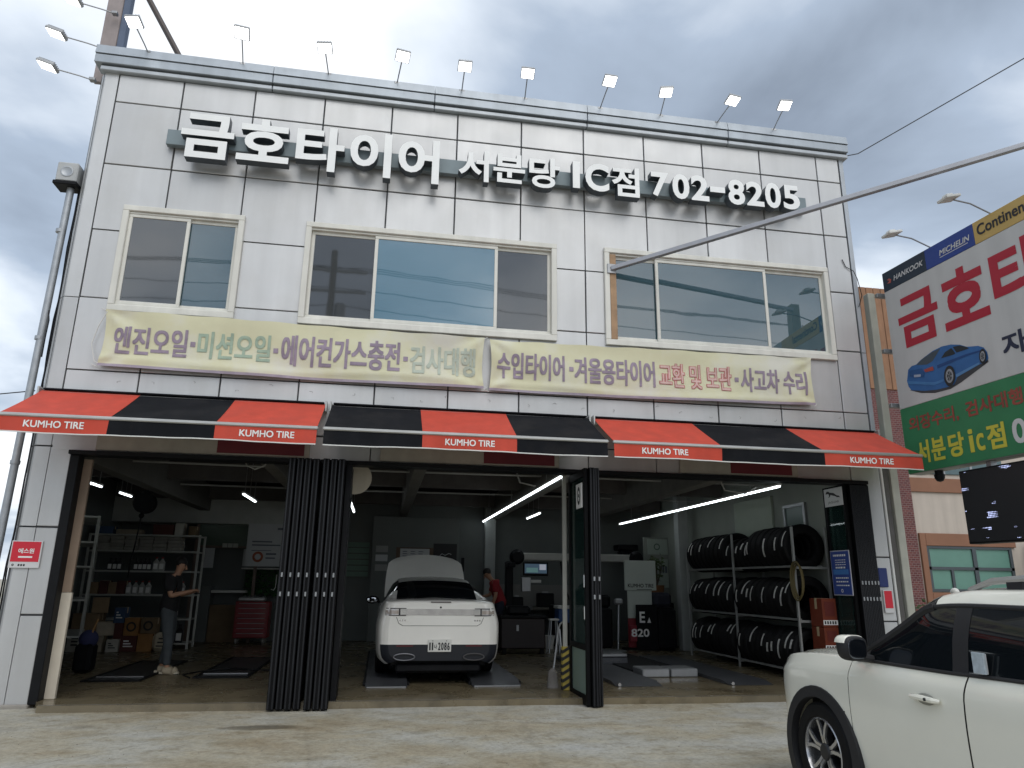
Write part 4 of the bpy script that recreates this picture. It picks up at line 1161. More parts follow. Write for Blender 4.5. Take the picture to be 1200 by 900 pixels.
g = G().add([(6.9535, .265-c[0]*1.05, 2.905+c[1]*.95) for c in cat], [tuple(range(len(cat)))])
text_into(g, 'JAGUAR', (6.9535, .41, 2.755), (0, -1, 0), (0, 0, 1), .29, .045, bold=0)
g.build('leaping_cat', BLKPRINT, p, fix=False, smooth=False)
p = G().box((6.958, .02, 1.37), (6.968, .50, 2.04), .003).build('blue_poster', mat('poster_edge', (.5, .5, .55), .5)); tag(p, 'dark blue notice poster with white text on the right folding door', 'poster')
g = G(); g.box((6.9545, .035, 1.385), (6.9575, .485, 2.025)); g.build('blue_field', BLUEPRINT, p, smooth=False)
g = G()
def bars(g, y0, y1, z, h, n, sd, x):
    r_ = random.Random(sd); y = y0
    while y < y1-.01:
        w = r_.uniform(.018, .05); w = min(w, y1-y)
        g.add([(x, .52-y, z), (x, .52-y-w, z), (x, .52-y-w, z+h), (x, .52-y, z+h)], [(0, 1, 2, 3)]); y += w+.012
bars(g, .10, .42, 1.95, .03, 1, 1, 6.953)
for k in range(3): bars(g, .14, .40, 1.89-.035*k, .012, 1, 4+k, 6.953)
bars(g, .14, .38, 1.77, .025, 1, 9, 6.953)
for k in range(3): bars(g, .12, .44, 1.62-.055*k, .018, 1, 19+k, 6.953)
g.ring((6.953, .27, 1.44), (1, 0, 0), .028, .014, 14); g.build('white_print', WHITEPRINT, p, fix=False, smooth=False)['kind'] = 'stuff'
G().box((6.9515, .07, 1.68), (6.9535, .45, 1.755)).build('light_blue_field', mat('print_sky', (.06, .2, .5), .5), p, smooth=False)
# small wall notices
p = G().box((-4.53, -.03, 1.60), (-4.18, -.012, 1.93), .003).build('security_sign', mat('sign_alu', (.62, .62, .62), .5)); tag(p, 'small red and white security company sign on the left pillar', 'sign')
G().box((-4.515, -.033, 1.675), (-4.195, -.0305, 1.918)).build('red_field', mat('sec_red', (.60, .02, .04), .45), p, smooth=False)
g = G(); text_into(g, '에스원', (-4.44, -.0345, 1.775), (1, 0, 0), (0, 0, 1), .18, .062, bold=.026); g.add([(-4.43, -.0345, 1.722), (-4.27, -.0345, 1.722), (-4.27, -.0345, 1.742), (-4.43, -.0345, 1.742)], [(0, 1, 2, 3)])
g.build('lettering', WHITEPRINT, p, fix=False, smooth=False)
g = G().ring((-4.478, -.0312, 1.636), (0, -1, 0), .014, .005, 12)
for k in range(3): g.add([(-4.42+k*.03, -.0312, 1.622), (-4.40+k*.03, -.0312, 1.622), (-4.40+k*.03, -.0312, 1.647), (-4.42+k*.03, -.0312, 1.647)], [(0, 1, 2, 3)])
g.build('small_print', BLKPRINT, p, fix=False, smooth=False)
p = G().box((7.38, -.035, 1.50), (7.53, -.012, 1.78), .01).build('notice_plate', mat('notice_blue', (.02, .035, .14), .5)); tag(p, 'small dark blue rounded plate on the right pillar, above the red one', 'sign')
p = G().box((7.42, -.035, 1.13), (7.57, -.012, 1.46), .006).build('notice_plate', mat('notice_white', (.6, .6, .6), .5)); tag(p, 'small red plate with a white border on the right pillar', 'sign')
G().box((7.432, -.038, 1.20), (7.558, -.0355, 1.448)).build('red_field', MAT['sec_red'], p, smooth=False)
FZ = .066
ORD = 'first second third fourth fifth sixth seventh eighth ninth tenth eleventh twelfth thirteenth fourteenth fifteenth sixteenth seventeenth eighteenth nineteenth twentieth twenty-first twenty-second twenty-third'.split()
# ------------------------------------------------------------------ lit tubes inside
def tube_light(x, y0, y1, z, label, w=.035):
    t = thing('tube_light', label, 'ceiling light', (x, (y0+y1)/2, z), group='lit tube lights inside the shop')
    G().box((x-.03, y0, z+.028), (x+.03, y1, z+.06), .005).build('housing', WHITEP, t)
    G().box((x-w/2, y0+.02, z), (x+w/2, y1-.02, z+.027), .008).build('tube', LIGHTM, t)
    g = G()
    for f_ in (.12, .5, .88): g.cyl((x, y0+(y1-y0)*f_, z+.06), (x, y0+(y1-y0)*f_, 3.69), .006, n=5)
    g.build('hanger', STEEL, t)
tube_light(2.58, .35, 9.0, 3.02, 'long lit tube light running back beside the beam right of the white car')
tube_light(6.12, .35, 8.4, 3.0, 'long lit tube light above the tyre racks')
tube_light(-4.95, 2.7, 3.75, 3.03, 'short lit tube light nearest the left door frame')
tube_light(-4.93, 4.6, 5.3, 3.03, 'short lit tube light beside the hanging hose reel')
tube_light(-2.58, 3.9, 5.3, 3.0, 'short lit tube light above the white ring poster')
tube_light(3.6, 6.6, 8.2, 3.06, 'short lit tube light beyond the long one, near the wheel aligner')
tube_light(-.68, 4.2, 7.0, 3.0, 'lit tube light showing just right of the folded door stack')

# ------------------------------------------------------------------ left bay
RACKM = mat('rack_grey', (.50, .51, .48), .5, .2, var=.12)
BOXC = [mat('carton_brown', (.24, .17, .10), .85, 0, var=.2, rnd=.25), mat('carton_pale', (.40, .35, .27), .85, 0, var=.2, rnd=.2), mat('carton_white', (.50, .49, .44), .8, 0, var=.15, rnd=.1),
        mat('carton_orange', (.33, .17, .06), .8, 0, var=.2), mat('carton_dark', (.10, .035, .03), .8, var=.2), mat('carton_blue', (.05, .09, .17), .8, var=.2)]
TAPE = mat('packing_tape', (.45, .36, .22), .4)
t = thing('shelf_rack', 'white metal shelf rack of oil bottles along the back of the left bay', 'shelf', (-5.0, 7.2, FZ))
sx0, sx1, sy0, sy1 = -6.18, -3.95, 7.0, 7.5
for x in (sx0, sx1):
    for y in (sy0, sy1): G().box((x-.022, y-.022, FZ), (x+.022, y+.022, 2.42), .004).build('upright', RACKM, t)
SHZ = [.17, .66, 1.15, 1.64, 2.06, 2.40]
for z in SHZ: G().box((sx0+.023, sy0-.015, z-.022), (sx1-.023, sy1+.015, z+.012), .004).build('shelf', RACKM, t)
t = thing('shelf_rack', 'low dark side shelf along the slanting left wall by the door frame', 'shelf', (-5.4, 4.4, FZ))
for (x, y) in ((-5.30, 3.9), (-5.00, 4.0), (-5.95, 5.7), (-5.62, 5.8)): G().box((x-.02, y-.02, FZ), (x+.02, y+.02, 2.56), .004).build('upright', RACKM, t)
for z in (.5, 1.1, 1.66, 2.08, 2.52):
    g = G().prism([(-5.32, 3.86), (-4.97, 3.96), (-5.6, 5.86), (-5.97, 5.76)], (0, 0, z), (1, 0, 0), (0, 1, 0), (0, 0, .03)); g.build('shelf', RACKM, t, smooth=False)
rn = random.Random(8)
def carton(x, y, z, w, d, h, m, label, group, rz=0.0, tilt=0.0, name='carton', cat='box', decal=None):
    t = thing(name, label, cat, (x, y, z), rz, group, local=True)
    if tilt: t.rotation_euler = (0, tilt, rz)
    g = G().box((-w/2, -d/2, 0), (w/2, d/2, h), .006); g.build('box', m, t)
    g = G(); g.box((-w/2-.002, -.03, h*.62), (-w/2+.0005, .03, h)); g.box((-w/2, -.03, h-.0005), (w/2, .03, h+.002)); g.box((w/2-.0005, -.03, h*.62), (w/2+.002, .03, h)); g.build('tape', TAPE, t, smooth=False)
    if decal:
        g = G(); 
        if decal == 'ring': g.ring((0, -d/2-.0015, h*.5), (0, -1, 0), min(w, h)*.34, min(w, h)*.22, 16)
        else:
            for k in range(3): g.add([(-w*.3, -d/2-.0015, h*(.3+.17*k)), (w*.3-.04*k, -d/2-.0015, h*(.3+.17*k)), (w*.3-.04*k, -d/2-.0015, h*(.38+.17*k)), (-w*.3, -d/2-.0015, h*(.38+.17*k))], [(0, 1, 2, 3)])
        g.build('print', BLKPRINT if decal != 'bars_white' else WHITEPRINT, t, fix=False, smooth=False)
    return t
# flat boxes on the top shelves
FLATM = mat('flat_box_grey', (.30, .29, .26), .8, 0, var=.2, rnd=.2)
lab = 'flat pale part box in the stacks on the upper shelf of the left rack'
for i in range(6):
    for k in range(4):
        carton(-5.92+i*.29, 7.2+rn.uniform(-.02, .02), 2.075+k*.074, .27, .36, .07, FLATM, '%s flat box up in the %s stack from the left, left rack' % (ORD[k], ORD[i]), 'flat boxes on the upper shelf', rn.uniform(-.05, .05))
for i, (x, w, h, m, l) in enumerate(((-5.95, .35, .16, 5, 'blue box lying on top of the left rack'), (-5.45, .5, .10, 1, 'long pale box lying on top of the left rack'), (-4.75, .42, .22, 4, 'dark box on top of the left rack, left of the white paper'),
                                     (-4.42, .17, .26, 2, 'white paper box standing on top of the left rack'), (-4.15, .14, .2, 0, 'small brown box at the right end of the top of the left rack'))):
    carton(x, 7.22, 2.415, w, .32, h, BOXC[m], l, 'boxes on top of the left rack')
def bottle_proto(m, cap):
    t = thing('oil_bottle', 'x', 'bottle', local=True)
    G().box((-.05, -.03, 0), (.05, .03, .17), .012).build('bottle_body', m, t)
    g = G().lathe([(.045, .165), (.03, .19), (.018, .205), (.018, .222)], (0, 0, 0), (0, 0, 1), 10); g.build('shoulder', m, t)
    G().cyl((0, 0, .222), (0, 0, .25), .021, n=10).build('cap', cap, t)
    g = G().box((-.035, -.0315, .03), (.035, -.0302, .13)); g.build('bottle_label', WHITEPRINT, t, smooth=False)
    return t
BB1 = bottle_proto(mat('bottle_dark', (.03, .03, .035), .35), BLKPRINT)
BB2 = bottle_proto(mat('bottle_pale', (.42, .42, .40), .35), mat('bottle_cap_red', (.3, .04, .04), .4))
first = {0: True, 1: True}
def put_bottle(k, x, y, z, label, group, s_=1.0):
    p = (BB1, BB2)[k]
    o = p if first[k] else copy_tree(p)
    first[k] = False
    o.location = (x, y, z); o['label'] = label; o['group'] = group; o.scale = (s_, s_, s_)
for i, x in enumerate((-5.72, -5.62, -5.53, -5.20, -5.11, -5.02, -4.93)):
    put_bottle(0, x, 7.08, 1.653, '%s small dark oil bottle from the left, second shelf of left rack' % ORD[i], 'oil bottles on the second shelf', 1.0)
for i, x in enumerate((-4.80, -4.68)): put_bottle(1, x, 7.08, 1.653, '%s pale red-capped bottle of the pair on the second shelf of the left rack' % ('left', 'right')[i], 'pale red capped bottle pair', 1.15)
for i, x in enumerate((-5.28, -5.15, -5.02, -4.89, -4.40, -4.30, -4.20)): put_bottle(1, x, 7.08, 1.163, '%s pale red-capped bottle from the left on the third shelf, left rack' % ORD[i], 'pale bottles on the third shelf', 1.1)
for i, x in enumerate((-4.28, -4.14)): put_bottle(0, x, 7.06, .183, '%s dark labelled bottle of the pair on the bottom shelf of the left rack' % ('left', 'right')[i], 'bottles on the bottom shelf', 1.5)
put_bottle(1, -4.30, 7.1, .673, 'single pale bottle on the fourth shelf behind the standing man', 'single bottle on the fourth shelf', 1.2)
for i, x in enumerate((-5.98, -5.80, -5.62, -5.46)):
    carton(x, 7.25, 1.163, .16, .3, .24+.03*(i % 2), BOXC[4] if i % 2 else BOXC[0], '%s dark box from the left on the third shelf of the left rack' % ORD[i], 'can boxes on the third shelf')
# cartons on the floor before the rack
CS = [(-5.85, 6.55, FZ, .42, .4, .38, 2, 'bars', 'white carton on the floor, leftmost of the heap before the rack'), (-5.52, 6.45, FZ, .26, .3, .30, 1, None, 'crumpled pale carton on the floor, second from the left of the heap'),
      (-5.20, 6.42, FZ, .22, .3, .24, 2, 'bars', 'small white carton on the floor beside the stack of dark red printed cartons'), (-4.93, 6.5, FZ, .30, .3, .30, 4, 'bars_white', 'dark red carton with white print at the foot of the stack'),
      (-4.62, 6.5, FZ, .28, .3, .34, 3, None, 'orange brown carton on the floor, left of the round white canister'), (-5.80, 6.6, .45, .5, .4, .34, 0, None, 'brown carton on top of the leftmost white carton'),
      (-5.42, 6.5, .372, .34, .3, .26, 1, None, 'pale carton tipped on the heap'), (-4.90, 6.5, .372, .28, .3, .34, 3, 'ring', 'orange carton with a ring mark, in the middle of the stack'),
      (-4.58, 6.5, .412, .28, .3, .30, 0, 'ring', 'brown carton with a ring mark above the orange brown carton'), (-5.14, 6.5, .31, .16, .3, .3, 4, None, 'narrow dark carton beside the ringed orange carton'),
      (-5.16, 6.5, .615, .2, .3, .3, 5, 'bars_white', 'blue striped carton at the top of the narrow stack'), (-5.62, 6.6, .80, .3, .3, .3, 0, None, 'brown carton leaning at the top of the heap')]
for i, (x, y, z, w, d, h, m, dc, l) in enumerate(CS):
    carton(x, y, z+.001, w, d, h, BOXC[m], l, 'cartons heaped before the left rack', rn.uniform(-.06, .06) if i not in (6, 11) else .3, 0 if i not in (1,) else 0, decal=dc)
t = thing('canister', 'round-cornered cream oil canister on the floor behind the man\'s legs', 'canister', (-4.30, 6.45, FZ))
G().box((-4.47, 6.3, FZ), (-4.13, 6.6, FZ+.36), .07).build('canister_body', mat('canister_cream', (.50, .44, .33), .5, var=.1), t)
g = G()
for k in range(3): g.add([(-4.38+.02*k, 6.2985, FZ+.10+.07*k), (-4.22-.02*k, 6.2985, FZ+.10+.07*k), (-4.22-.02*k, 6.2985, FZ+.125+.07*k), (-4.38+.02*k, 6.2985, FZ+.125+.07*k)], [(0, 1, 2, 3)])
g.build('print', BLKPRINT, t, fix=False, smooth=False)
t = thing('tool_bag', 'dark blue bag with a wooden-handled tool, on a bin by the left jamb', 'bag', (-4.35, 2.9, FZ))
G().box((-4.62, 2.75, FZ), (-4.36, 3.05, .50), .05).build('bin', BLACKM, t)
G().ball((-4.48, 2.9, .56), (.14, .14, .14), 14, 9).build('bag', mat('bag_blue', (.03, .035, .10), .8, var=.2, bump=.3, bscale=20), t)
G().tube([(-4.44, 2.85, .6), (-4.36, 2.82, .86)], .014, 8).build('tool_handle', mat('handle_wood', (.35, .20, .08), .6), t)
t = thing('hose_reel', 'black hose reel hanging from the beam above the left rack', 'hose reel', (-4.35, 5.0, 3.0))
g = G().lathe([(.05, -.10), (.19, -.10), (.19, -.08), (.15, -.07), (.15, .07), (.19, .08), (.19, .10), (.05, .10)], (-4.45, 4.6, 2.86), (0, 1, 0), 22); g.build('drum', BLACKM, t)
G().box((-4.50, 4.52, 3.0), (-4.38, 4.68, 3.10), .01).build('bracket', BLACKM, t)
G().tube([(-4.45, 4.5, 2.70), (-4.47, 4.5, 2.4), (-4.49, 4.5, 2.1), (-4.53, 4.5, 1.75), (-4.53, 4.5, 1.5)], [.02, .014, .014, .014, .012], 6).build('hose', BLACKM, t)
G().ball((-4.455, 4.5, 2.62), .05, 10, 8).build('stopper', BLACKM, t)
# poster, moss panel, notices
def poster(name, label, cat, x0, x1, y, z0, z1, m, group=None):
    o = G().box((x0, y-.015, z0), (x1, y, z1), .002).build(name, m); tag(o, label, cat, group); return o
PAPER = mat('paper_white', (.52, .54, .55), .6, var=.04)
p = poster('poster', 'large white poster with an orange and green ring chart on the back wall', 'poster', -3.20, -2.35, 8.44, 1.80, 2.80, PAPER)
g = G().ring((-2.92, 8.4235, 2.02), (0, -1, 0), .125, .07)
g.build('ring_chart', mat('chart_orange', (.34, .10, .05), .6, var=.3, scale=9), p, fix=False, smooth=False)
g = G()
for (x0, x1, z, h) in ((-3.08, -2.62, 2.36, .03), (-3.08, -2.42, 2.28, .03), (-3.08, -2.62, 2.16, .015), (-2.74, -2.5, 2.07, .04), (-2.74, -2.52, 1.98, .03), (-2.52, -2.40, 2.66, .05)): g.add([(x0, 8.4235, z), (x1, 8.4235, z), (x1, 8.4235, z+h), (x0, 8.4235, z+h)], [(0, 1, 2, 3)])
g.build('grey_print', mat('print_grey', (.12, .13, .16), .6), p, fix=False, smooth=False)
t = thing('moss_panel', 'green leaf-covered wall panel below the ring poster, with a thin white script mark', 'plant wall', (-2.75, 8.9, 1.0))
G().box((-3.25, 8.95, 1.12), (-2.2, 9.0, 1.72)).build('backing', BLKPRINT, t, smooth=False)
g = G(); r_ = random.Random(5)
for k in range(1300):
    p0 = Vector((r_.uniform(-3.24, -2.2), 8.94-r_.random()*.06, r_.uniform(1.12, 1.72))); d = Vector((r_.uniform(-1, 1), r_.uniform(-1, 0), r_.uniform(-1, 1))).normalized(); u = d.orthogonal().normalized(); l = r_.uniform(.03, .07)
    g.add([p0, p0+d*l*.5+u*l*.3, p0+d*l, p0+d*l*.5-u*l*.3], [(0, 1, 2, 3)])
g.build('moss_leaves', mat('moss_leaf', (.03, .12, .03), .7, var=.5, scale=14), t, fix=False, smooth=False)
G().tube([(-2.50, 8.85, 1.62), (-2.50, 8.85, 1.32), (-2.54, 8.85, 1.25), (-2.6, 8.85, 1.27)], .012, 6).build('script_mark', LIGHTM if False else WHITEPRINT, t)
G().box((-3.3, 8.6, 1.735), (-2.2, 8.95, 1.765), .004).build('ledge', WHITEP, t)
for i, (x, z, w, h, l) in enumerate(((-4.2, 1.75, .26, .46, 'blank white notice sheet left of the dark doorway'), (-3.28, 1.8, .22, .40, 'white notice sheet in the dark doorway, upper right'))):
    poster('notice', l, 'notice', x, x+w, 8.57, z, z+h, PAPER, 'notices by the doorway')
p = poster('door_sign', 'small pale three-part sign over the dark doorway', 'sign', -3.78, -3.42, 8.57, 2.23, 2.33, mat('sign_dim', (.40, .42, .38), .6))
g = G()
for k in range(2): g.box((-3.665+k*.12, 8.553, 2.235), (-3.655+k*.12, 8.5548, 2.325))
g.build('gap_mark', BLKPRINT, p, smooth=False)
t = thing('doorway_cabinet', 'pale grey cabinet standing in the dark doorway left of the red tool cabinet', 'cabinet', (-3.7, 9.0, FZ))
G().box((-4.2, 8.72, FZ), (-3.96, 9.1, 1.35), .01).build('side', WALLI, t); G().box((-3.95, 8.75, FZ), (-3.2, 9.1, .9), .01).build('front', BOXC[0], t)
G().box((-3.95, 8.7, 1.18), (-3.15, 9.1, 1.24), .01).build('shelf_board', WHITEP, t)
# red tool cabinet
TRED = mat('cabinet_red', (.22, .012, .016), .4, 0, var=.1, coat=.2)
t = thing('tool_cabinet', 'red roller tool cabinet with shallow drawers, before the moss panel', 'tool cabinet', (-2.9, 8.3, FZ))
G().box((-3.26, 8.15, FZ+.13), (-2.50, 8.55, 1.0), .012).build('carcass', TRED, t)
for k in range(7):
    d = G().box((-3.23, 8.128, .22+k*.11), (-2.53, 8.148, .318+k*.11), .004).build('drawer', TRED, t)
    G().box((-3.18, 8.112, .295+k*.11), (-2.58, 8.127, .308+k*.11), .003).build('drawer_pull', STEEL, d)
for x in (-3.18, -2.58):
    for y in (8.22, 8.48): G().cyl((x-.02, y, FZ+.06), (x+.02, y, FZ+.06), .06, n=14).build('castor', mat('castor_grey', (.35, .35, .33), .5), t)
t = thing('tool_tray', 'silver parts tray on top of the red tool cabinet', 'tray', (-2.9, 8.3, 1.0))
G().box((-3.22, 8.18, 1.001), (-2.62, 8.5, 1.10), .03).build('tray', mat('tray_silver', (.42, .43, .42), .4, .5, var=.15), t)
for k in range(5): G().cyl((-3.12+k*.11, 8.2+.04*(k % 3), 1.10), (-3.10+k*.11, 8.42, 1.12), .02, n=8).build('socket_tool', STEEL, t)
# flush lift frames in the left bay floor
PLATE = mat('floor_plate', (.06, .062, .064), .38, .6, var=.25)
for i, (x0, x1, y0, y1, l) in enumerate(((-2.62, -1.92, 2.05, 4.9, 'flush floor lift plate in the left bay, right of the man'), (-4.05, -3.35, 1.75, 4.4, 'flush floor lift plate under the standing man, left bay'))):
    t = thing('floor_lift', l, 'car lift', ((x0+x1)/2, (y0+y1)/2, FZ), group='flush lift plates in the left bay')
    G().box((x0, y0, FZ+.001), (x1, y1, FZ+.012), .003).build('plate', PLATE, t)
    for a in ((x0-.05, y0-.05, x1+.05, y0-.003), (x0-.05, y1+.003, x1+.05, y1+.05), (x0-.05, y0-.002, x0-.003, y1+.002), (x1+.003, y0-.002, x1+.05, y1+.002)):
        G().box((a[0], a[1], FZ+.001), (a[2], a[3], FZ+.022), .004).build('edge_bar', BLACKM, t)
    G().box((x0+.02, y0+.35, FZ+.0125), (x1-.02, y0+.39, FZ+.03), .004).build('stop_bar', STEEL, t)
t = thing('air_hose', 'thin black hose lying on the floor of the left bay', 'hose', (-2, 3, FZ))
g = G().tube([(-1.55, 3.2, FZ+.012), (-1.7, 2.9, FZ+.012), (-2.0, 2.75, FZ+.04), (-2.3, 2.9, FZ+.04), (-2.75, 2.8, FZ+.012), (-2.9, 2.4, FZ+.012), (-2.7, 2.0, FZ+.012)], .011, 6); g.build('hose', BLACKM, t)

# ------------------------------------------------------------------ middle bay
LIFTM = mat('lift_ramp', (.085, .09, .10), .42, .5, var=.2)
for x0, x1, l in ((-.12, .46, 'long steel lift runway under the left wheels of the white car'), (1.38, 2.08, 'long steel lift runway under the right wheels of the white car')):
    t = thing('lift_runway', l, 'car lift', ((x0+x1)/2, 3, FZ), group='lift runways under the white car')
    G().prism([(.80, .004), (1.12, .075), (5.9, .075), (5.9, .004)], (x0, 0, FZ), (0, 1, 0), (0, 0, 1), (x1-x0, 0, 0)).build('runway', LIFTM, t)
    G().box((x0+.02, .775, FZ+.001), (x1-.02, .797, FZ+.02), .003).build('toe_plate', STEEL, t)
    for x in (x0-.035, x1+.003): G().box((x, 1.0, FZ+.001), (x+.032, 5.9, FZ+.05), .004).build('side_rail', BLACKM, t)
p = poster('notice_board', 'pale notice board with rows of print behind the car', 'notice', .46, 1.2, 8.89, 1.96, 2.30, PAPER)
g = G(); r_ = random.Random(2)
for k in range(5): bx = [g.add([(.52+q*.2, 8.873, 2.0+k*.055), (.52+q*.2+r_.uniform(.1, .17), 8.873, 2.0+k*.055), (.52+q*.2+.1, 8.873, 2.018+k*.055), (.52+q*.2, 8.873, 2.018+k*.055)], [(0, 1, 2, 3)]) for q in range(3)]
g.build('print', mat('print_grey', (.1, .1, .1), .6), p, fix=False, smooth=False)
p = poster('cork_board', 'brown board fixed below and right of the pale notice board', 'board', .36, 1.42, 8.895, 1.45, 2.33, mat('cork_brown', (.12, .085, .06), .8, var=.2))
p = poster('framed_picture', 'black framed picture with a pale scrawl on the wall above the open bonnet', 'picture', 1.30, 1.90, 8.89, 1.90, 2.44, BLKPRINT)
g = G().tube([(1.45, 8.872, 2.12), (1.52, 8.872, 2.19), (1.60, 8.872, 2.15), (1.70, 8.872, 2.2), (1.76, 8.872, 2.17)], .008, 5); g.build('scrawl', PAPER, p)
p = poster('notice', 'white sheet with a blue emblem left of the open bonnet', 'notice', .42, .66, 8.87, 1.30, 1.62, PAPER)
G().ring((.54, 8.853, 1.47), (0, -1, 0), .07, .04, 16).build('emblem', BLUEPRINT, p, fix=False, smooth=False)
for k, (x, z) in enumerate(((-.15, 2.20), (-.15, 1.98), (-.15, 1.74))):
    poster('notice', '%s small dim sheet in the column of three on the grey partition edge' % ('top', 'middle', 'bottom')[k], 'notice', x, x+.3, 8.89, z, z+.16, PAPER if k == 1 else mat('paper_dim', (.3, .31, .3), .7), 'sheets on the partition edge')
t = thing('round_disc', 'round cream disc mounted high behind the right edge of the folded door stack', 'disc', (-.42, .62, 2.95))  # plain round disc of unknown use, not known to be a clock
g = G().lathe([(.0, 0), (.20, 0), (.23, .03), (.235, .05), (.2, .06), (.0, .045)], (-.44, .66, 2.94), (0, -1, 0), 28); g.build('disc', CREAM, t)
g = G().tube([(-.5, .58, 3.0), (-.6, .58, 3.05), (-.6, .64, 3.1)], .02, 6); g.build('bracket', BLACKM, t)
# wheel aligner
t = thing('wheel_aligner', 'wheel alignment stand with a long pale horizontal beam, camera pods and a lit monitor', 'machine', (4.3, 7.6, FZ))
G().box((4.1, 7.5, FZ), (4.9, 7.9, 1.0), .02).build('cabinet', BLACKM, t)
G().box((4.9, 7.66, 1.0), (5.0, 7.76, 2.1), .01).build('mast', STEEL, t)
G().box((3.38, 7.48, 2.02), (6.1, 7.60, 2.20), .02).build('beam', mat('beam_pale', (.42, .42, .39), .5, var=.08), t)
for x in (3.22, 6.22):
    g = G().lathe([(.0, -.10), (.15, -.10), (.18, -.05), (.18, .05), (.12, .12), (.0, .12)], (x, 7.52, 2.10), (0, -1, 0), 20); g.build('camera_pod', BLACKM, t)
m_ = G().box((3.36, 7.42, 1.66), (3.98, 7.47, 1.98), .012).build('monitor', BLACKM, t)
SCR = mat('screen_blue', (.02, .05, .09), .3, emit=((.25, .42, .6), .07))
G().box((3.40, 7.415, 1.72), (3.94, 7.4185, 1.94)).build('screen', SCR, m_, smooth=False)
G().box((3.76, 7.411, 1.80), (3.92, 7.4135, 1.93)).build('bright_window', mat('screen_pale', (.3, .3, .3), .3, emit=((.7, .75, .9), .16)), m_, smooth=False)
G().box((3.44, 7.411, 1.74), (3.72, 7.4135, 1.85)).build('green_window', mat('screen_green', (.1, .2, .2), .3, emit=((.3, .6, .6), .09)), m_, smooth=False)
G().box((3.55, 7.40, 1.50), (3.8, 7.46, 1.57), .01).build('keyboard_shelf', WHITEP, t)
G().tube([(4.3, 7.48, 2.0), (4.35, 7.45, 1.5), (4.5, 7.4, 1.1), (4.6, 7.4, .5)], .02, 6).build('cable', BLACKM, t)
# tyre changer and benches in the dark
def machine(name, label, cat, parts, group=None):
    c = parts[0][1]
    t = thing(name, label, cat, (c[0], c[1], FZ), group=group)
    for nm_, a, b, m, c_ in parts: G().box(a, b, c_).build(nm_, m, t)
    return t
t = machine('tyre_changer', 'dark tyre changer with an upright column, right of the red-shirted man', 'machine', [('base', (2.95, 7.3, FZ), (3.6, 7.9, .85), BLACKM, .03), ('column', (3.0, 7.75, .85), (3.18, 7.95, 2.0), BLACKM, .02), ('arm', (2.98, 7.3, 1.85), (3.16, 7.75, 1.97), BLACKM, .02), ('control_box', (3.3, 7.25, 1.3), (3.52, 7.4, 1.62), STEEL, .01)])
G().lathe([(.0, .1), (.32, .1), (.32, .02), (.1, 0)], (3.3, 7.55, .86), (0, 0, 1), 24).build('turntable', STEEL, t)
t = machine('workbench', 'long dark workbench against the rear wall of the middle bay', 'workbench', [('bench_top', (3.0, 8.5, .84), (5.6, 9.15, .9), mat('bench_top', (.14, .13, .11), .6, var=.2), .01), ('bench_leg', (3.05, 8.55, FZ), (3.15, 9.1, .84), BLACKM, .01), ('bench_leg', (5.45, 8.55, FZ), (5.55, 9.1, .84), BLACKM, .01), ('splash_panel', (3.0, 9.16, .9), (5.6, 9.195, 1.45), mat('panel_dim', (.2, .2, .19), .8), .005)])
for i, (x, w, h, l) in enumerate(((3.3, .3, .25, 'dark toolbox at the left end of the workbench'), (4.0, .4, .35, 'dark compressor on the workbench behind the aligner'), (4.8, .3, .2, 'grey crate on the workbench near the right end'))):
    machine('toolbox', l, 'toolbox', [('case', (x, 8.6, .901), (x+w, 8.95, .9+h), BLACKM if i < 2 else STEEL, .02), ('handle', (x+w*.3, 8.75, .902+h), (x+w*.7, 8.79, .94+h), STEEL, .005)])
t = machine('tool_trolley', 'dark tool trolley with a grey pail on top, behind the car\'s right rear', 'trolley', [('body', (2.55, 5.6, FZ+.1), (3.5, 6.1, .78), mat('trolley_dark', (.016, .009, .009), .5, var=.2), .02), ('top_tray', (2.52, 5.58, .78), (3.53, 6.12, .83), BLACKM, .01), ('castor', (2.6, 5.65, FZ), (2.68, 5.72, FZ+.1), RUBBER, .01), ('castor', (3.4, 5.65, FZ), (3.48, 5.72, FZ+.1), RUBBER, .01), ('wheel_clamp', (2.7, 5.7, .83), (3.2, 6.0, 1.02), BLACKM, .05), ('paper_label', (2.88, 5.592, .52), (2.93, 5.599, .64), PAPER, .001)])
t = thing('folding_stool', 'grey stool frame beside the dark trolley', 'stool', (3.7, 5.9, FZ))
for (a, b) in (((3.62, 5.75, FZ), (3.68, 5.8, .72)), ((3.85, 5.75, FZ), (3.80, 5.8, .72)), ((3.62, 6.0, FZ), (3.68, 5.95, .72)), ((3.85, 6.0, FZ), (3.80, 5.95, .72))): G().tube([a, b], .014, 6).build('leg', GALV, t)
G().box((3.64, 5.76, .72), (3.84, 5.99, .76), .01).build('seat', WHITEP, t)
t = thing('bucket', 'small white bucket on the floor right of the white car', 'bucket', (4.1, 7.2, FZ))
G().lathe([(.0, 0), (.09, 0), (.125, .27), (.135, .27), (.135, .285), (.115, .285), (.085, .02), (0, .02)], (3.86, 6.8, FZ), (0, 0, 1), 20).build('pail', WHITEP, t)
g = G(); g.tube([(3.86+.135*math.cos(a), 6.8, FZ+.28-.1*math.sin(a)) for a in [i*math.pi/8 for i in range(9)]], .004, 5); g.build('bail', STEEL, t)
t = machine('cooler_box', 'blue and white cooler box on a stand beside the white post', 'cooler', [('blue_body', (4.1, 6.9, .62), (4.75, 7.3, .92), mat('cooler_blue', (.03, .08, .22), .5), .02), ('white_lid', (4.08, 6.88, .925), (4.77, 7.32, 1.0), WHITEP, .015), ('stand', (4.2, 6.95, FZ), (4.65, 7.25, .62), BLACKM, .01)])
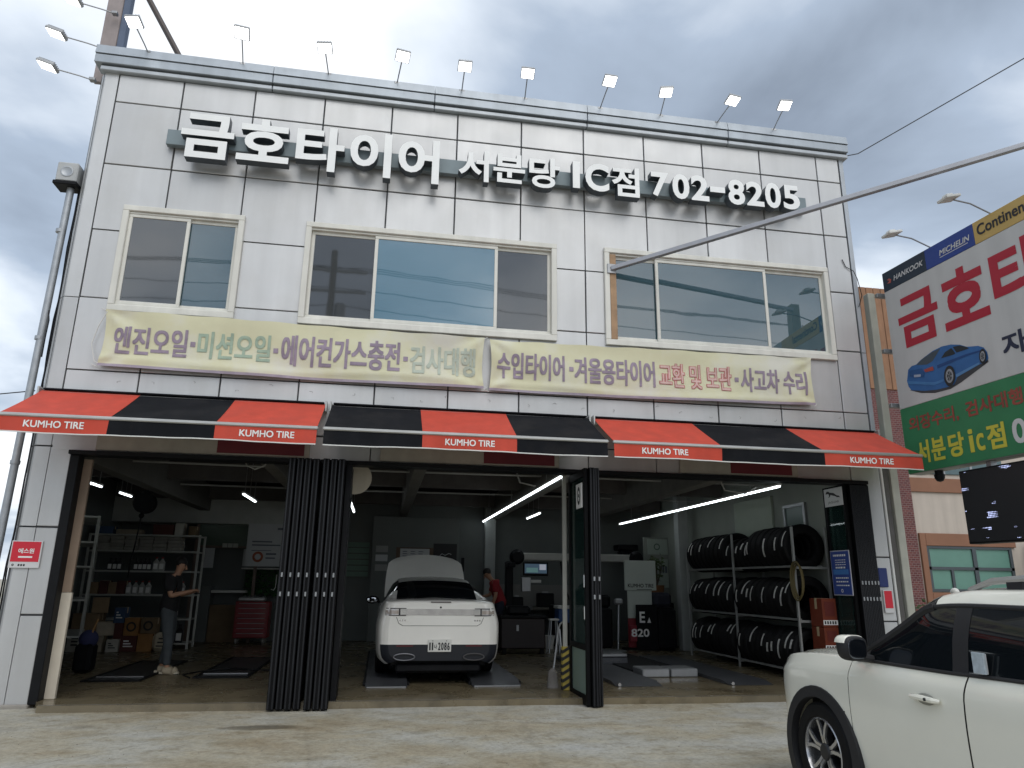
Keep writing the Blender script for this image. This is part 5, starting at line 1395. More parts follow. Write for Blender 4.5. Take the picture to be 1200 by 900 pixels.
t = thing('guard_post', 'slim white post with a yellow and black striped foot, beside the open glazed door', 'post', (2.62, .37, FZ))
G().box((2.595, .345, FZ), (2.655, .405, 3.06), .01).build('post', mat('post_dull_white', (.42, .42, .38), .6, var=.15, streak=.15), t)
g = G()
for k in range(6):
    z = FZ+.005+k*.095
    for (ax, off) in ((0, -.006), (1, -.006)): pass
    g.prism([(-.052, 0), (.052, .06), (.052, .105), (-.052, .045)], (2.625, .322, z), (1, 0, 0), (0, 0, 1), (0, .105, 0))
G().box((2.576, .326, FZ+.001), (2.674, .424, .64), .008).build('foot_guard', TAPEY, t)
g.build('black_stripes', BLKPRINT, t, smooth=False)
t = thing('mop', 'mop with a bent metal handle and grey head leaning by the white post', 'mop', (2.5, .62, FZ))
G().tube([(2.50, .62, .2), (2.585, .6, .86), (2.60, .56, .93), (2.66, .5, .99)], .013, 8).build('handle', GALV, t)
G().tube([(2.66, .62, .22), (2.60, .6, .86)], .012, 8).build('handle', GALV, t)
g = G().lathe([(.02, .26), (.06, .22), (.075, .08), (.085, 0), (0, 0)], (2.50, .62, FZ+.001), (0, 0, 1), 14); g.build('mop_head', mat('mop_grey', (.17, .16, .15), .95, var=.3, bump=.8, bscale=60), t)
p = poster('notice', 'dark panel with a small light hanging on the wall above the red-shirted man', 'panel', 2.02, 2.10, 8.9, 1.75, 2.1, BLACKM)

# ------------------------------------------------------------------ right bay
ST = thing('brand_stand', 'white display stand printed KUMHO TIRE', 'display stand', (5.95, 6.45, FZ))
STW = mat('stand_white', (.50, .55, .50), .5, var=.03)
G().box((5.56, 6.40, 1.36), (6.31, 6.47, 2.03), .008).build('head_panel', STW, ST)
G().box((5.62, 6.42, .75), (6.20, 6.47, 1.355), .008).build('lower_panel', STW, ST)
G().box((5.62, 6.42, FZ+.05), (6.20, 6.47, .745), .008).build('foot_panel', mat('stand_red', (.22, .02, .03), .5), ST)
G().box((5.5, 6.3, FZ), (6.35, 6.6, FZ+.04), .008).build('base', BLACKM, ST)
g = G(); text_into(g, 'KUMHO TIRE', (5.62, 6.398, 1.425), (1, 0, 0), (0, 0, 1), .62, .085, bold=.024); g.add([(5.83, 6.398, 1.375), (6.2, 6.398, 1.375), (6.2, 6.398, 1.388), (5.83, 6.398, 1.388)], [(0, 1, 2, 3)])
g.build('lettering', BLKPRINT, ST, fix=False, smooth=False)
t = thing('price_board', 'black board with large white figures in front of the display stand', 'sign', (5.85, 6.2, FZ))
G().box((5.75, 6.24, FZ), (6.25, 6.30, 1.05), .008).build('board', BLACKM, t)
g = G(); text_into(g, 'E', (5.82, 6.237, .66), (1, 0, 0), (0, 0, 1), .13, .24, bold=.03); g.add([(6.0, 6.237, .66), (6.09, 6.237, .66), (6.05, 6.237, .78)], [(0, 1, 2)])
g.build('lettering', WHITEPRINT, t, fix=False, smooth=False)
g = G(); text_into(g, '820', (5.62, 6.237, .36), (1, 0, 0), (0, 0, 1), .42, .17, bold=.03); g.build('lettering', WHITEPRINT, t, fix=False, smooth=False)
G().box((5.6, 6.245, .26), (6.1, 6.302, .60), .003).build('red_field', mat('stand_red', (.2, .02, .03), .5), t)
leafy('potted_plant', 'leafy green plant in an orange brown pot beside the display stand', 'plant', (6.62, 7.2, 1.45), .75, .2, 8, 26, .10, 12)
PT = [o for o in bpy.data.objects if o.name.startswith('potted_plant')][0]
G().lathe([(.0, 0), (.14, 0), (.19, .38), (.2, .40), (.16, .40), (0, .36)], (6.62, 7.2, 1.08), (0, 0, 1), 18).build('pot', mat('pot_orange', (.26, .12, .05), .6), PT)
machine('plant_table', 'dark cabinet carrying the potted plant', 'cabinet', [('cabinet', (6.3, 6.95, FZ), (6.95, 7.5, 1.075), BLACKM, .02), ('top_board', (6.28, 6.93, 1.0755), (6.97, 7.52, 1.0795), BLACKM, .001)])
for x0, x1, z0, z1, l, m in ((6.95, 7.24, 1.42, 2.12, 'tall pale green poster with grey figures left of the white column', mat('poster_green', (.36, .42, .37), .7)), (6.7, 7.24, 2.24, 2.62, 'pale green sign with a round emblem above the posters', MAT['poster_green'] if 'poster_green' in MAT else None)):
    p = poster('poster', l, 'poster', x0, x1, 7.95, z0, z1, m or WHITEP)
    if z0 > 2: G().ring((6.95, 7.933, 2.43), (0, -1, 0), .085, .055, 18).build('round_emblem', mat('emblem_dark', (.1, .15, .12), .6), p, fix=False, smooth=False)
    else:
        g = G()
        for k in range(3): g.add([(7.0+k*.075, 7.933, 1.78), (7.05+k*.075, 7.933, 1.78), (7.05+k*.075, 7.933, 1.95), (7.0+k*.075, 7.933, 1.95)], [(0, 1, 2, 3)])
        g.build('grey_figures', mat('print_grey', (.1, .1, .1), .6), p, fix=False, smooth=False)
G().box((6.6, 7.952, .9), (7.255, 7.99, 2.66), .005).build('panel_wall', WALLR, B)
machine('wall_monitor', 'dark angled unit fixed high on the wall above the display stand', 'device', [('unit', (6.1, 8.5, 2.35), (6.65, 8.9, 2.5), BLACKM, .02), ('lower_unit', (6.2, 8.55, 2.05), (6.55, 8.9, 2.34), BLACKM, .02)])
# lift in the right bay
t = thing('scissor_lift', 'low steel scissor lift with two end plates on the floor of the right bay', 'car lift', (4.5, 2.5, FZ))
for x0, x1 in ((3.45, 4.15), (5.2, 5.9)):
    G().prism([(.62, .003), (.9, .05), (4.6, .05), (4.6, .003)], (x0, 0, FZ), (0, 1, 0), (0, 0, 1), (x1-x0, 0, 0)).build('runway', LIFTM, t)
    G().cyl((x0+.04, .61, FZ+.03), (x0+.04, .64, FZ+.03), .025, n=10).build('bolt', CHROME, t)
G().box((4.2, 1.62, FZ), (4.66, 2.1, FZ+.13), .015).build('pad', STEEL, t); G().box((4.68, 1.62, FZ), (5.14, 2.1, FZ+.13), .015).build('pad', STEEL, t)
G().box((3.7, 3.2, FZ), (4.5, 3.7, FZ+.16), .015).build('pad', LIFTM, t); G().box((3.72, 3.18, FZ+.165), (4.48, 3.68, FZ+.22), .01).build('pad', STEEL, t)
for k in range(9): G().cyl((3.86+k*.06, 3.17, FZ+.1), (3.86+k*.06, 3.185, FZ+.1), .008, n=6).build('bolt', CHROME, t)
G().box((4.2, 2.15, FZ+.02), (5.1, 5.0, FZ+.06), .006).build('cross_link', BLACKM, t)
t = thing('drain_pan', 'round grey pan lying on the floor behind the scissor lift', 'pan', (4.9, 5.4, FZ))
G().lathe([(.0, .05), (.30, .05), (.40, .09), (.42, .09), (.33, 0), (0, 0)], (4.75, 5.3, FZ+.001), (0, 0, 1), 24).build('pan', STEEL, t)
t = thing('floor_lamp_stand', 'thin pale stand with a small head left of the display stand', 'stand', (5.32, 6.3, FZ))
G().cyl((5.32, 6.3, FZ), (5.36, 6.3, 1.05), .022, n=8).build('pole', GALV, t); G().box((5.25, 6.24, 1.05), (5.45, 6.36, 1.18), .03).build('head', STEEL, t)
t = machine('tyre_stack_cover', 'heap of dark covered goods between the display stand and the white column', 'heap', [('heap', (6.25, 6.1, FZ), (6.66, 6.6, 1.0), BLACKM, .08), ('heap_top', (6.2, 6.2, 1.0), (6.6, 6.7, 1.32), mat('cover_navy', (.02, .022, .035), .8), .07)])
t = machine('parts_washer', 'dark parts washer and trolley left of the display stand', 'machine', [('tank', (4.6, 6.9, FZ), (5.4, 7.4, .95), BLACKM, .04), ('lid', (4.62, 6.95, .95), (5.38, 7.42, 1.25), BLACKM, .06)])

# ---- tyre rack with its tyres
RKM = mat('tyre_rack_grey', (.30, .31, .30), .5, .2, var=.15)
RK = thing('tyre_rack', 'three-level pale steel tyre rack along the right wall', 'rack', (6.85, 3.0, FZ))
LV = [.20, .99, 1.82]
for y in (.93, 3.05, 5.2):
    for x in (6.585, 7.18): G().box((x-.016, y-.022, FZ), (x+.016, y+.022, 2.44 if y < 5 else 2.2), .004).build('upright', RKM, RK)
    for z in LV: G().box((6.605, y-.018, z-.05), (7.16, y+.018, z-.012), .003).build('cross_bar', RKM, RK)
for z in LV:
    for x in (6.64, 7.08): G().box((x-.014, .956, z-.026), (x+.014, 5.174, z+.01), .005).build('rail', RKM, RK)
def tyre_mesh():
    R_, w = .37, .098
    pr = [(.215, -w*.78), (.225, -w*.92), (.265, -w), (.32, -w*.98), (.356, -w*.86), (R_, -w*.70)]
    for y in (-.55, -.18, .18, .55):
        pr += [(R_, w*(y-.07)), (R_-.009, w*(y-.045)), (R_-.009, w*(y+.045)), (R_, w*(y+.07))]
    pr += [(R_, w*.70), (.356, w*.86), (.32, w*.98), (.265, w), (.225, w*.92), (.215, w*.78)]
    g = G().lathe(pr, (0, 0, 0), (0, 1, 0), 36, closed=True)
    return g.mesh('tyre', RUBBER, angle=40)
TM = tyre_mesh()
def label_mesh(arc, wd):
    g = G(); n = 8; vs = []
    for i in range(n+1):
        a = R(arc)*(i/n-.5)
        for y in (-wd/2, wd/2): vs.append((-math.cos(a)*.3725, y, math.sin(a)*.3725))
    g.add(vs, [(2*i, 2*i+1, 2*i+3, 2*i+2) for i in range(n)])
    return g.mesh('tread_label', mat('label_paper', (.68, .68, .65), .6, var=.3, scale=18), fix=False)
LM = [label_mesh(34, .045), label_mesh(24, .055), label_mesh(42, .035), label_mesh(50, .05)]
rt = random.Random(21)
for li, z in enumerate(LV):
    y = 1.12; nt_ = 0
    while y < 5.12:
        if abs(y-3.05) < .15: y = 3.21 if y > 2.95 else y
        big = rt.uniform(.94, 1.0)
        if li == 2: big = (1.0 if y < 2.3 or y > 3.4 else .86)*rt.uniform(.97, 1.0)
        r_ = .37*big
        lbl = rt.random() < (.82, .86, .42)[li]
        t = bpy.data.objects.new('tyre', TM); COL.objects.link(t)
        t.location = (6.86, y, z+.012+math.sqrt(max(r_*r_-.22*.22, .01))); t.scale = (big, rt.uniform(.92, 1.0), big); t.rotation_euler = (0, 0, R(rt.uniform(-1.2, 1.2)))
        tag(t, '%s tyre from the near end, %s rack level, %s white label' % (ORD[nt_], ('bottom', 'middle', 'top')[li], 'with' if lbl else 'without'), 'tyre', 'tyres on the %s level of the rack' % ('bottom', 'middle', 'top')[li]); nt_ += 1
        if lbl:
            c = obj_from(rt.choice(LM), 'tread_label', t)
            c.location = (0, rt.uniform(-.03, .03), 0); c.rotation_euler = (0, R(rt.uniform(2, 40)), R(rt.uniform(-1, 1)))
        y += .194
# orange boxes by the right door
OR = mat('parts_box_orange', (.17, .032, .013), .6, var=.15)
for i, (z, h, l, m) in enumerate(((FZ, .30, 'orange box, lowest of the stack beside the rack end', OR), (.372, .16, 'dark navy box between the orange boxes beside the rack end', BLUEPRINT), (.535, .36, 'orange box with a black and white band, second from the top beside the rack end', OR), (.90, .42, 'orange box with a black and white band, topmost beside the rack end', OR))):
    t = carton(6.86, .68, z, .24, .34, h, m, l, 'boxes stacked by the right folding door')
    if i > 1:
        g = G(); g.box((-.121, -.173, .03), (.121, -.1705, .10)); g.build('white_band', WHITEPRINT, t, smooth=False)
        g = G(); g.box((-.08, -.1755, .16), (.08, -.1705, h-.05)); g.build('black_print', mat('box_print_dark', (.12, .02, .015), .6), t, smooth=False)
        for k in range(5):
            g = G(); g.box((-.105+k*.043, -.1765, .042), (-.08+k*.043, -.174, .088)); g.build('band_mark', BLKPRINT, t, smooth=False)
t = thing('hose_coil', 'coil of yellowish hose hung on the near end of the tyre rack', 'hose', (6.55, .85, 1.5))
g = G()
for k in range(3): g.tube([(6.52+.0+.02*k, .80-.17*math.cos(a)*(1-.1*k), 1.58-.30*math.sin(a)*(1-.08*k)) for a in [i*2*math.pi/24 for i in range(25)]], .014, 6)
g.build('coil', mat('hose_yellow', (.12, .095, .035), .6, var=.2), t)
t = thing('wall_window', 'small green-tinted window with a grey frame high on the right wall', 'window', (7.25, 1.9, 2.7))
g = G()
for a in ((1.5, 2.50, 2.2, 2.55), (1.5, 2.86, 2.2, 2.92), (1.5, 2.55, 1.56, 2.86), (2.14, 2.55, 2.2, 2.86)): g.box((7.20, a[0], a[1]), (7.258, a[2], a[3]), .004)
g.build('frame', STEEL, t); G().box((7.225, 1.56, 2.55), (7.24, 2.14, 2.86)).build('pane', mat('pane_deep_green', (.04, .08, .065), .3), t, smooth=False)
G().box((7.20, 2.6, 2.45), (7.255, 4.1, 3.15), .004).build('wall_board', mat('board_pale_green', (.32, .36, .30), .7, var=.05), B)
# ------------------------------------------------------------------ cars: lofted shells cut into parts
def pchip(xs, ys, x):
    n = len(xs)
    h = [xs[i+1]-xs[i] for i in range(n-1)]; d = [(ys[i+1]-ys[i])/h[i] for i in range(n-1)]
    m = [0]*n; m[0] = d[0]; m[-1] = d[-1]
    for i in range(1, n-1):
        if d[i-1]*d[i] > 0:
            w1, w2 = 2*h[i]+h[i-1], h[i]+2*h[i-1]
            m[i] = (w1+w2)/(w1/d[i-1]+w2/d[i])
    i = max(0, min(n-2, next((k for k in range(n-1) if x <= xs[k+1]), n-2)))
    t = (x-xs[i])/h[i]
    return ys[i]*(1+2*t)*(1-t)**2+m[i]*h[i]*t*(1-t)**2+ys[i+1]*t*t*(3-2*t)+m[i+1]*h[i]*t*t*(t-1)
class Shell:
    """stations: list of (y, [(halfwidth, z)...]) from rear to front; cells are addressed by key interval"""
    def __init__(s, st, ni, nj):
        Y_ = [a for a, _ in st]; nP = len(st[0][1]); s.nst, s.nP = len(st), nP
        s.Y, s.grid, s.ki, s.kj = [], [], [], []
        jj = []
        for j in range(nP-1):
            n = nj[j] if isinstance(nj, (list, tuple)) else nj
            for q in range(n): jj.append(j+q/n); s.kj.append(j)
        jj.append(nP-1)
        rows = []
        for i in range(len(Y_)-1):
            n = ni[i] if isinstance(ni, (list, tuple)) else ni
            for q in range(n): rows.append(Y_[i]+(Y_[i+1]-Y_[i])*q/n); s.ki.append(i)
        rows.append(Y_[-1])
        kx = list(range(nP))
        for y in rows:
            P = [(pchip(Y_, [p[1][j][0] for p in st], y), pchip(Y_, [p[1][j][1] for p in st], y)) for j in range(nP)]
            s.grid.append([(pchip(kx, [p[0] for p in P], t), y, pchip(kx, [p[1] for p in P], t)) for t in jj])
        s.rows = rows
    def part(s, pred, sides=(-1, 1), off=0.0, wheels=(), inset=0.0):
        """faces whose cell satisfies pred(i, j, y, z, side)"""
        g = G(); idx = {}
        def vid(i, j, sd):
            w, y, z = s.grid[i][j]
            key = (i, j, sd if w > 1e-5 else 0)
            if key not in idx:
                p = Vector((sd*w, y, z))
                if off:
                    a = s.grid[min(i+1, len(s.grid)-1)][j]; b = s.grid[max(i-1, 0)][j]; c = s.grid[i][min(j+1, len(s.grid[i])-1)]; d = s.grid[i][max(j-1, 0)]
                    n_ = (Vector(a)-Vector(b)).cross(Vector(c)-Vector(d))
                    if n_.length > 1e-9:
                        n_.normalize()
                        if n_.x < 0 and w > .15 or (w <= .15 and n_.z < 0): n_ = -n_
                        p += Vector((sd*n_.x, n_.y, n_.z))*off
                idx[key] = len(g.v); g.v.append(p)
            return idx[key]
        for i in range(len(s.grid)-1):
            for j in range(len(s.grid[0])-1):
                a = s.grid[i][j]; b = s.grid[i+1][j+1]
                y, z = (a[1]+b[1])/2, (a[2]+b[2])/2
                for sd in sides:
                    if not pred(s.ki[i], s.kj[j], y, z, sd): continue
                    if any((y-wy)**2+(z-wz)**2 < wr*wr and abs(a[0]) > .5 for wy, wz, wr in wheels): continue
                    f = [vid(i, j, sd), vid(i+1, j, sd), vid(i+1, j+1, sd), vid(i, j+1, sd)]
                    if sd < 0: f.reverse()
                    u = []
                    for q in f:
                        if q not in u: u.append(q)
                    if len(u) > 2: g.f.append(tuple(u)); g.m.append(0)
        # pull the rim of the patch inwards so that a shut line shows
        if inset:
            cnt = {}
            for f in g.f:
                for k in range(len(f)):
                    e = tuple(sorted((f[k], f[(k+1) % len(f)]))); cnt[e] = cnt.get(e, 0)+1
            nb = {}
            for f in g.f:
                c = sum((g.v[q] for q in f), Vector())/len(f)
                for q in f: nb.setdefault(q, []).append(c)
            rim = {q for e, c in cnt.items() if c == 1 for q in e}
            mv = {q: (sum(nb[q], Vector())/len(nb[q])-g.v[q]).normalized()*inset for q in rim}
            for q in rim: g.v[q] += mv[q]
        return g
    def cap(s, i, j0, j1):
        g = G(); row = s.grid[i]; m = len(row)
        L_ = [Vector((-w, y, z)) for w, y, z in row]; R_ = [Vector((w, y, z)) for w, y, z in row]
        for j in range(m-1):
            if j0 <= s.kj[j] < j1: g.add([L_[j], R_[j], R_[j+1], L_[j+1]], [(0, 1, 2, 3)])
        return g

GLASSC = mat('car_glass', (.006, .008, .010), .04, 0, ior=1.42)
TRIMB = mat('car_trim_black', (.016, .016, .018), .55, 0, var=.15)
def wheel(parent, x, y, z, R_, sd, rimr, kind, width=.215):
    w = G()
    pr = [(rimr-.005, -.09), (rimr+.01, -.105), (R_-.07, -.108), (R_-.02, -.10), (R_, -.08), (R_-.008, -.03), (R_, -.025), (R_, .025), (R_-.008, .03), (R_, .08), (R_-.02, .10), (R_-.07, .108), (rimr+.01, .105), (rimr-.005, .09)]
    w.lathe(pr, (x, y, z), (sd, 0, 0), 40, closed=True)
    t = w.build('wheel', RUBBER, parent, angle=30)
    g = G()
    g.lathe([(rimr, -.09), (rimr+.006, .092), (rimr-.012, .10), (rimr-.022, .075), (rimr-.03, -.06)], (x, y, z), (sd, 0, 0), 40)
    g.build('rim_ring', mat('rim_edge', (.50, .50, .51), .25, .9), t)
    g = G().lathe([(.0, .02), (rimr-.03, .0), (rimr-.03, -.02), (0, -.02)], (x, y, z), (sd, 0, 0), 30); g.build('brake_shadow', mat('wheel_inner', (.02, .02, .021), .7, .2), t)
    g = G(); gd = G()
    for k in range(5):
        for q in (-1, 1):
            a0 = k*2*math.pi/5+.31; a1 = a0+q*.27; am = a0+q*.13
            P = [(.05, a0+q*.3), (rimr*.45, am), (rimr*.72, a0+q*.20), (rimr-.02, a1)]
            for i in range(3):
                for gg, hw, h0, h1 in ((g, .0115, .075, .088), (gd, .018, .03, .0745)):
                    vs = []
                    for (r_, a) in (P[i], P[i+1]):
                        c = Vector((0, math.cos(a)*r_, math.sin(a)*r_))
                        tg = Vector((0, -math.sin(a), math.cos(a)))*hw
                        hh = -.012*(r_/rimr < .3)
                        for s_ in (-1, 1):
                            for h in (h0, h1): vs.append(Vector((x, y, z))+c+tg*s_+Vector((sd*(h+hh), 0, 0)))
                    gg.add(vs, [(0, 1, 5, 4), (2, 6, 7, 3), (1, 3, 7, 5), (0, 4, 6, 2), (0, 2, 3, 1), (4, 5, 7, 6)])
    g.build('spoke_faces', mat('spoke_machined', (.55, .55, .55), .28, .85), t); gd.build('spokes', mat('spoke_dark', (.03, .03, .032), .4, .4), t)
    G().lathe([(.0, .09), (.05, .088), (.062, .075), (.062, .02)], (x, y, z), (sd, 0, 0), 20).build('hub_cap', MAT['spoke_dark'], t)
    return t

# ---- the white compact SUV at the right
def suv():
    paint = mat('suv_white', (.80, .785, .685), .20, 0, var=.02, coat=1.0)
    root = thing('parked_car', 'white compact SUV with black pillars cut by the right edge, nose towards the shop', 'car', (4.12, -6.15, 0.0), R(0), local=True)
    def st(y, w, zs, hb, belt, top, roofw, roofc, tw=None):
        # w: half width; belt: belt height; top: roof edge height
        wb = w-.02
        return (y, [(w-.11, zs), (w-.035, zs+.06), (w-.012, .46), (w-.004, .60), (w, .74), (w-.006, hb), (w-.035, belt-.045), (w-.062, belt), (tw if tw else wb-.05, (belt+.012) if top is None else (belt+top)/2), (roofw, top if top else belt+.03), (roofw-.07, (roofc-.035) if top else belt+.045), (roofw*.5, roofc-.008), (0, roofc)])
    S_ = [st(-2.10, .62, .42, .80, .95, 1.20, .52, 1.30, .57), st(-2.03, .78, .34, .86, 1.00, 1.30, .62, 1.43, .69), st(-1.85, .86, .28, .88, 1.03, 1.36, .69, 1.485, .76), st(-1.33, .895, .24, .90, 1.05, 1.385, .73, 1.515, .80),
          st(-.95, .90, .23, .90, 1.045, 1.395, .74, 1.525, .808), st(-.17, .90, .23, .90, 1.03, 1.400, .74, 1.52, .808), st(-.05, .90, .23, .90, 1.026, 1.398, .74, 1.515, .808), st(.14, .90, .23, .90, 1.024, 1.385, .742, 1.49, .808), st(.42, .90, .23, .90, 1.022, 1.25, .765, 1.35, .812),
          st(.70, .90, .23, .90, 1.02, 1.105, .79, 1.19, .825), st(.88, .90, .23, .895, 1.012, None, .76, 1.11), st(1.27, .90, .24, .885, 1.0, None, .74, 1.075), st(1.62, .885, .26, .87, .975, None, .70, 1.04), st(1.82, .84, .27, .85, .945, None, .66, .99),
          st(1.96, .74, .28, .82, .90, None, .60, .93), st(2.05, .60, .32, .76, .82, None, .50, .84), st(2.085, .45, .40, .70, .74, None, .38, .75)]
    sh = Shell(S_, [2, 3, 6, 6, 9, 3, 3, 4, 4, 3, 6, 7, 4, 4, 3, 2], [2, 3, 2, 2, 2, 3, 2, 3, 3, 2, 3, 3])
    WZ = .345
    wh = [(1.27, WZ, .412), (-1.33, WZ, .412)]
    is_sidewin = lambda i, j: j in (7, 8) and 2 <= i <= 8
    is_screen = lambda i, j: (j >= 9) and 7 <= i <= 9
    is_rearwin = lambda i, j: (j >= 8) and i <= 0
    door_j = lambda j: 1 <= j <= 6
    def front_door(i, j): return 5 <= i <= 9 and door_j(j)
    def rear_door(i, j): return 4 == i and door_j(j)
    pillar = lambda i, j: j in (7, 8) and i in (0, 1, 8)
    clad = lambda i, j: j <= 1 and not (front_door(i, j) or rear_door(i, j))
    sh.part(lambda i, j, y, z, s: not (is_sidewin(i, j) or is_screen(i, j) or front_door(i, j) or rear_door(i, j) or j == 0 or (j in (7, 8) and 1 <= i <= 9)), wheels=wh).build('body', paint, root, fix=False, angle=50)
    sh.part(lambda i, j, y, z, s: j == 0, wheels=wh).build('sill', TRIMB, root, fix=False)
    for sd in (-1, 1):
        d = sh.part(lambda i, j, y, z, s: s == sd and front_door(i, j), inset=.006, wheels=wh).build('door', paint, root, fix=False, angle=50)
        def handle(y0, par):
            x = sd*.902; z = .865
            G().ball((x, y0, z), (.012, .075, .033), 14, 8).build('handle_cup', mat('handle_recess', (.25, .25, .22), .5), par)
            g = G().tube([(x+sd*.004, y0-.115, z), (x+sd*.03, y0-.09, z+.004), (x+sd*.036, y0, z+.008), (x+sd*.03, y0+.085, z+.006), (x+sd*.004, y0+.11, z+.002)], [.012, .016, .017, .016, .012], 8); h = g.build('handle', paint, par)
            G().cyl((x+sd*.045, y0-.05, z+.006), (x+sd*.053, y0-.05, z+.006), .009, n=10).build('key_slot', TRIMB, par)
        handle(.12, d)
        d2 = sh.part(lambda i, j, y, z, s: s == sd and rear_door(i, j), inset=.006).build('door', paint, root, fix=False, angle=50)
        handle(-.86, d2)
        G().box((sd*.895, -.19, .42), (sd*.912, -.14, .52), .006).build('door_guard', mat('guard_grey', (.06, .06, .062), .6), d)
        # dark shut-line backing just inside the skin
        sh.part(lambda i, j, y, z, s: s == sd and 4 <= i <= 9 and j <= 8, off=-.012, wheels=wh).build('door_shut', TRIMB, root, fix=False)
        # side glass and black pillars
        sh.part(lambda i, j, y, z, s: s == sd and is_sidewin(i, j) and i in (6, 7, 8), off=.001).build('front_side_window', GLASSC, root, fix=False)
        sh.part(lambda i, j, y, z, s: s == sd and is_sidewin(i, j) and i in (2, 3, 4), off=.001).build('rear_side_window', GLASSC, root, fix=False)
        sh.part(lambda i, j, y, z, s: s == sd and j in (7, 8) and i == 1, off=.003).build('black_pillar', TRIMB, root, fix=False)
        for q_ in (5, 9): sh.part(lambda i, j, y, z, s: s == sd and j in (7, 8) and i == q_, off=.003).build('black_pillar', TRIMB, root, fix=False)
        fy = [(.62, 1.04), (.45, 1.15), (.25, 1.26), (.06, 1.36)]
        # window frame strips: top line, belt line, slanted front pillar
        def row(jkey, i0, i1, off):
            jx = next(k for k in range(len(sh.kj)) if sh.kj[k] == jkey)
            return [Vector((sd*(sh.grid[r][jx][0]+off), sh.grid[r][jx][1], sh.grid[r][jx][2])) for r in range(len(sh.rows)-1) if i0 <= sh.ki[r] <= i1]
        G().tube(row(9, 1, 7, -.004), .016, 8).build('roof_seal', TRIMB, root)
        G().tube(row(9, 7, 9, -.012), .034, 8).build('front_pillar', TRIMB, root)
        G().tube(row(7, 1, 9, .004), .011, 8).build('belt_seal', TRIMB, root)
        # arch cladding
        for wy in (1.27, -1.33):
            g = G(); n = 30
            for k in range(n):
                a0, a1 = [R(-38+256*q/n) for q in (k, k+1)]
                vs = []
                for a in (a0, a1):
                    for rr, xx in ((.370, .86), (.376, .916), (.452, .911), (.46, .86)): vs.append((sd*xx, wy+rr*math.cos(a), WZ+rr*math.sin(a)*.985))
                g.add(vs, [(0, 1, 5, 4), (1, 2, 6, 5), (2, 3, 7, 6)])
            g.build('wheel_arch', TRIMB, root)
            g = G().cyl((sd*.58, wy, WZ), (sd*.70, wy, WZ), .42, n=28); g.build('arch_liner', TRIMB, root)
            wheel(root, sd*.795, wy, WZ, .335, sd, .232, 0)
        # door mirror
        mt = Matrix.Translation((sd*.985, .66, 1.105)) @ Matrix.Rotation(R(-8*sd), 4, 'Z')
        g = G().sball((0, 0, 0), (.088, .08, .080), .62); g.v = [Vector((v.x*(1-.12*(v.z < 0)*abs(v.z)/.08), max(v.y, -.05), v.z)) for v in g.v]; g.xf(mt); m_ = g.build('mirror', TRIMB, root, angle=60)
        g = G().sball((0, .014, .012), (.091, .082, .073), .62); g.v = [Vector((v.x, max(v.y, -.03), max(v.z, .035))) for v in g.v]; g.xf(mt); g.build('mirror_cap', paint, m_, angle=60)
        g = G().sball((0, -.051, -.002), (.072, .003, .062), .6); g.xf(mt); g.build('mirror_glass', mat('mirror_glass_dark', (.16, .17, .19), .12, 1), m_)
        G().tube([(sd*.84, .66, 1.035), (sd*.93, .665, 1.05)], .026, 8).build('mirror_arm', TRIMB, m_)
        # roof rail
        g = G().tube([(sd*.60, .0, 1.49), (sd*.605, -.18, 1.54), (sd*.61, -.5, 1.56), (sd*.61, -1.2, 1.56), (sd*.59, -1.6, 1.53), (sd*.58, -1.75, 1.48)], [.016, .02, .02, .02, .02, .016], 8); g.build('roof_rail', mat('rail_silver', (.45, .45, .45), .3, .7), root)
        for y in (-.35, -1.1): G().box((sd*.61-.012, y-.06, 1.48), (sd*.61+.012, y+.06, 1.55), .006).build('rail_foot', TRIMB, root)
        sh.part(lambda i, j, y, z, s: s == sd and 13 <= i <= 15 and j in (5, 6), off=.004).build('headlight', mat('headlight_lens', (.35, .36, .37), .1, .3), root, fix=False)
        sh.part(lambda i, j, y, z, s: s == sd and i in (0, 1) and j in (5, 6), off=.004).build('tail_light', mat('tail_red', (.3, .02, .02), .2), root, fix=False)
    sh.part(lambda i, j, y, z, s: is_screen(i, j), off=.001).build('windscreen', GLASSC, root, fix=False)
    sh.part(lambda i, j, y, z, s: is_rearwin(i, j), off=.003).build('rear_window', GLASSC, root, fix=False)
    c = sh.cap(0, 0, 12); c.build('tailgate', paint, root, fix=False)
    c = sh.cap(len(sh.grid)-1, 0, 12); c.build('grille', TRIMB, root, fix=False)
    # paper card inside the rear side window, seat back behind the front glass
    G().box((-.848, -.32, 1.05), (-.842, -.235, 1.155), .002).build('window_card', PAPER, root)
    G().box((-.872, -.33, 1.05), (-.858, -.245, 1.16), .002).build('window_card', mat('card_pale', (.42, .48, .52), .5, var=.2, scale=30), root)
    return root
suv()

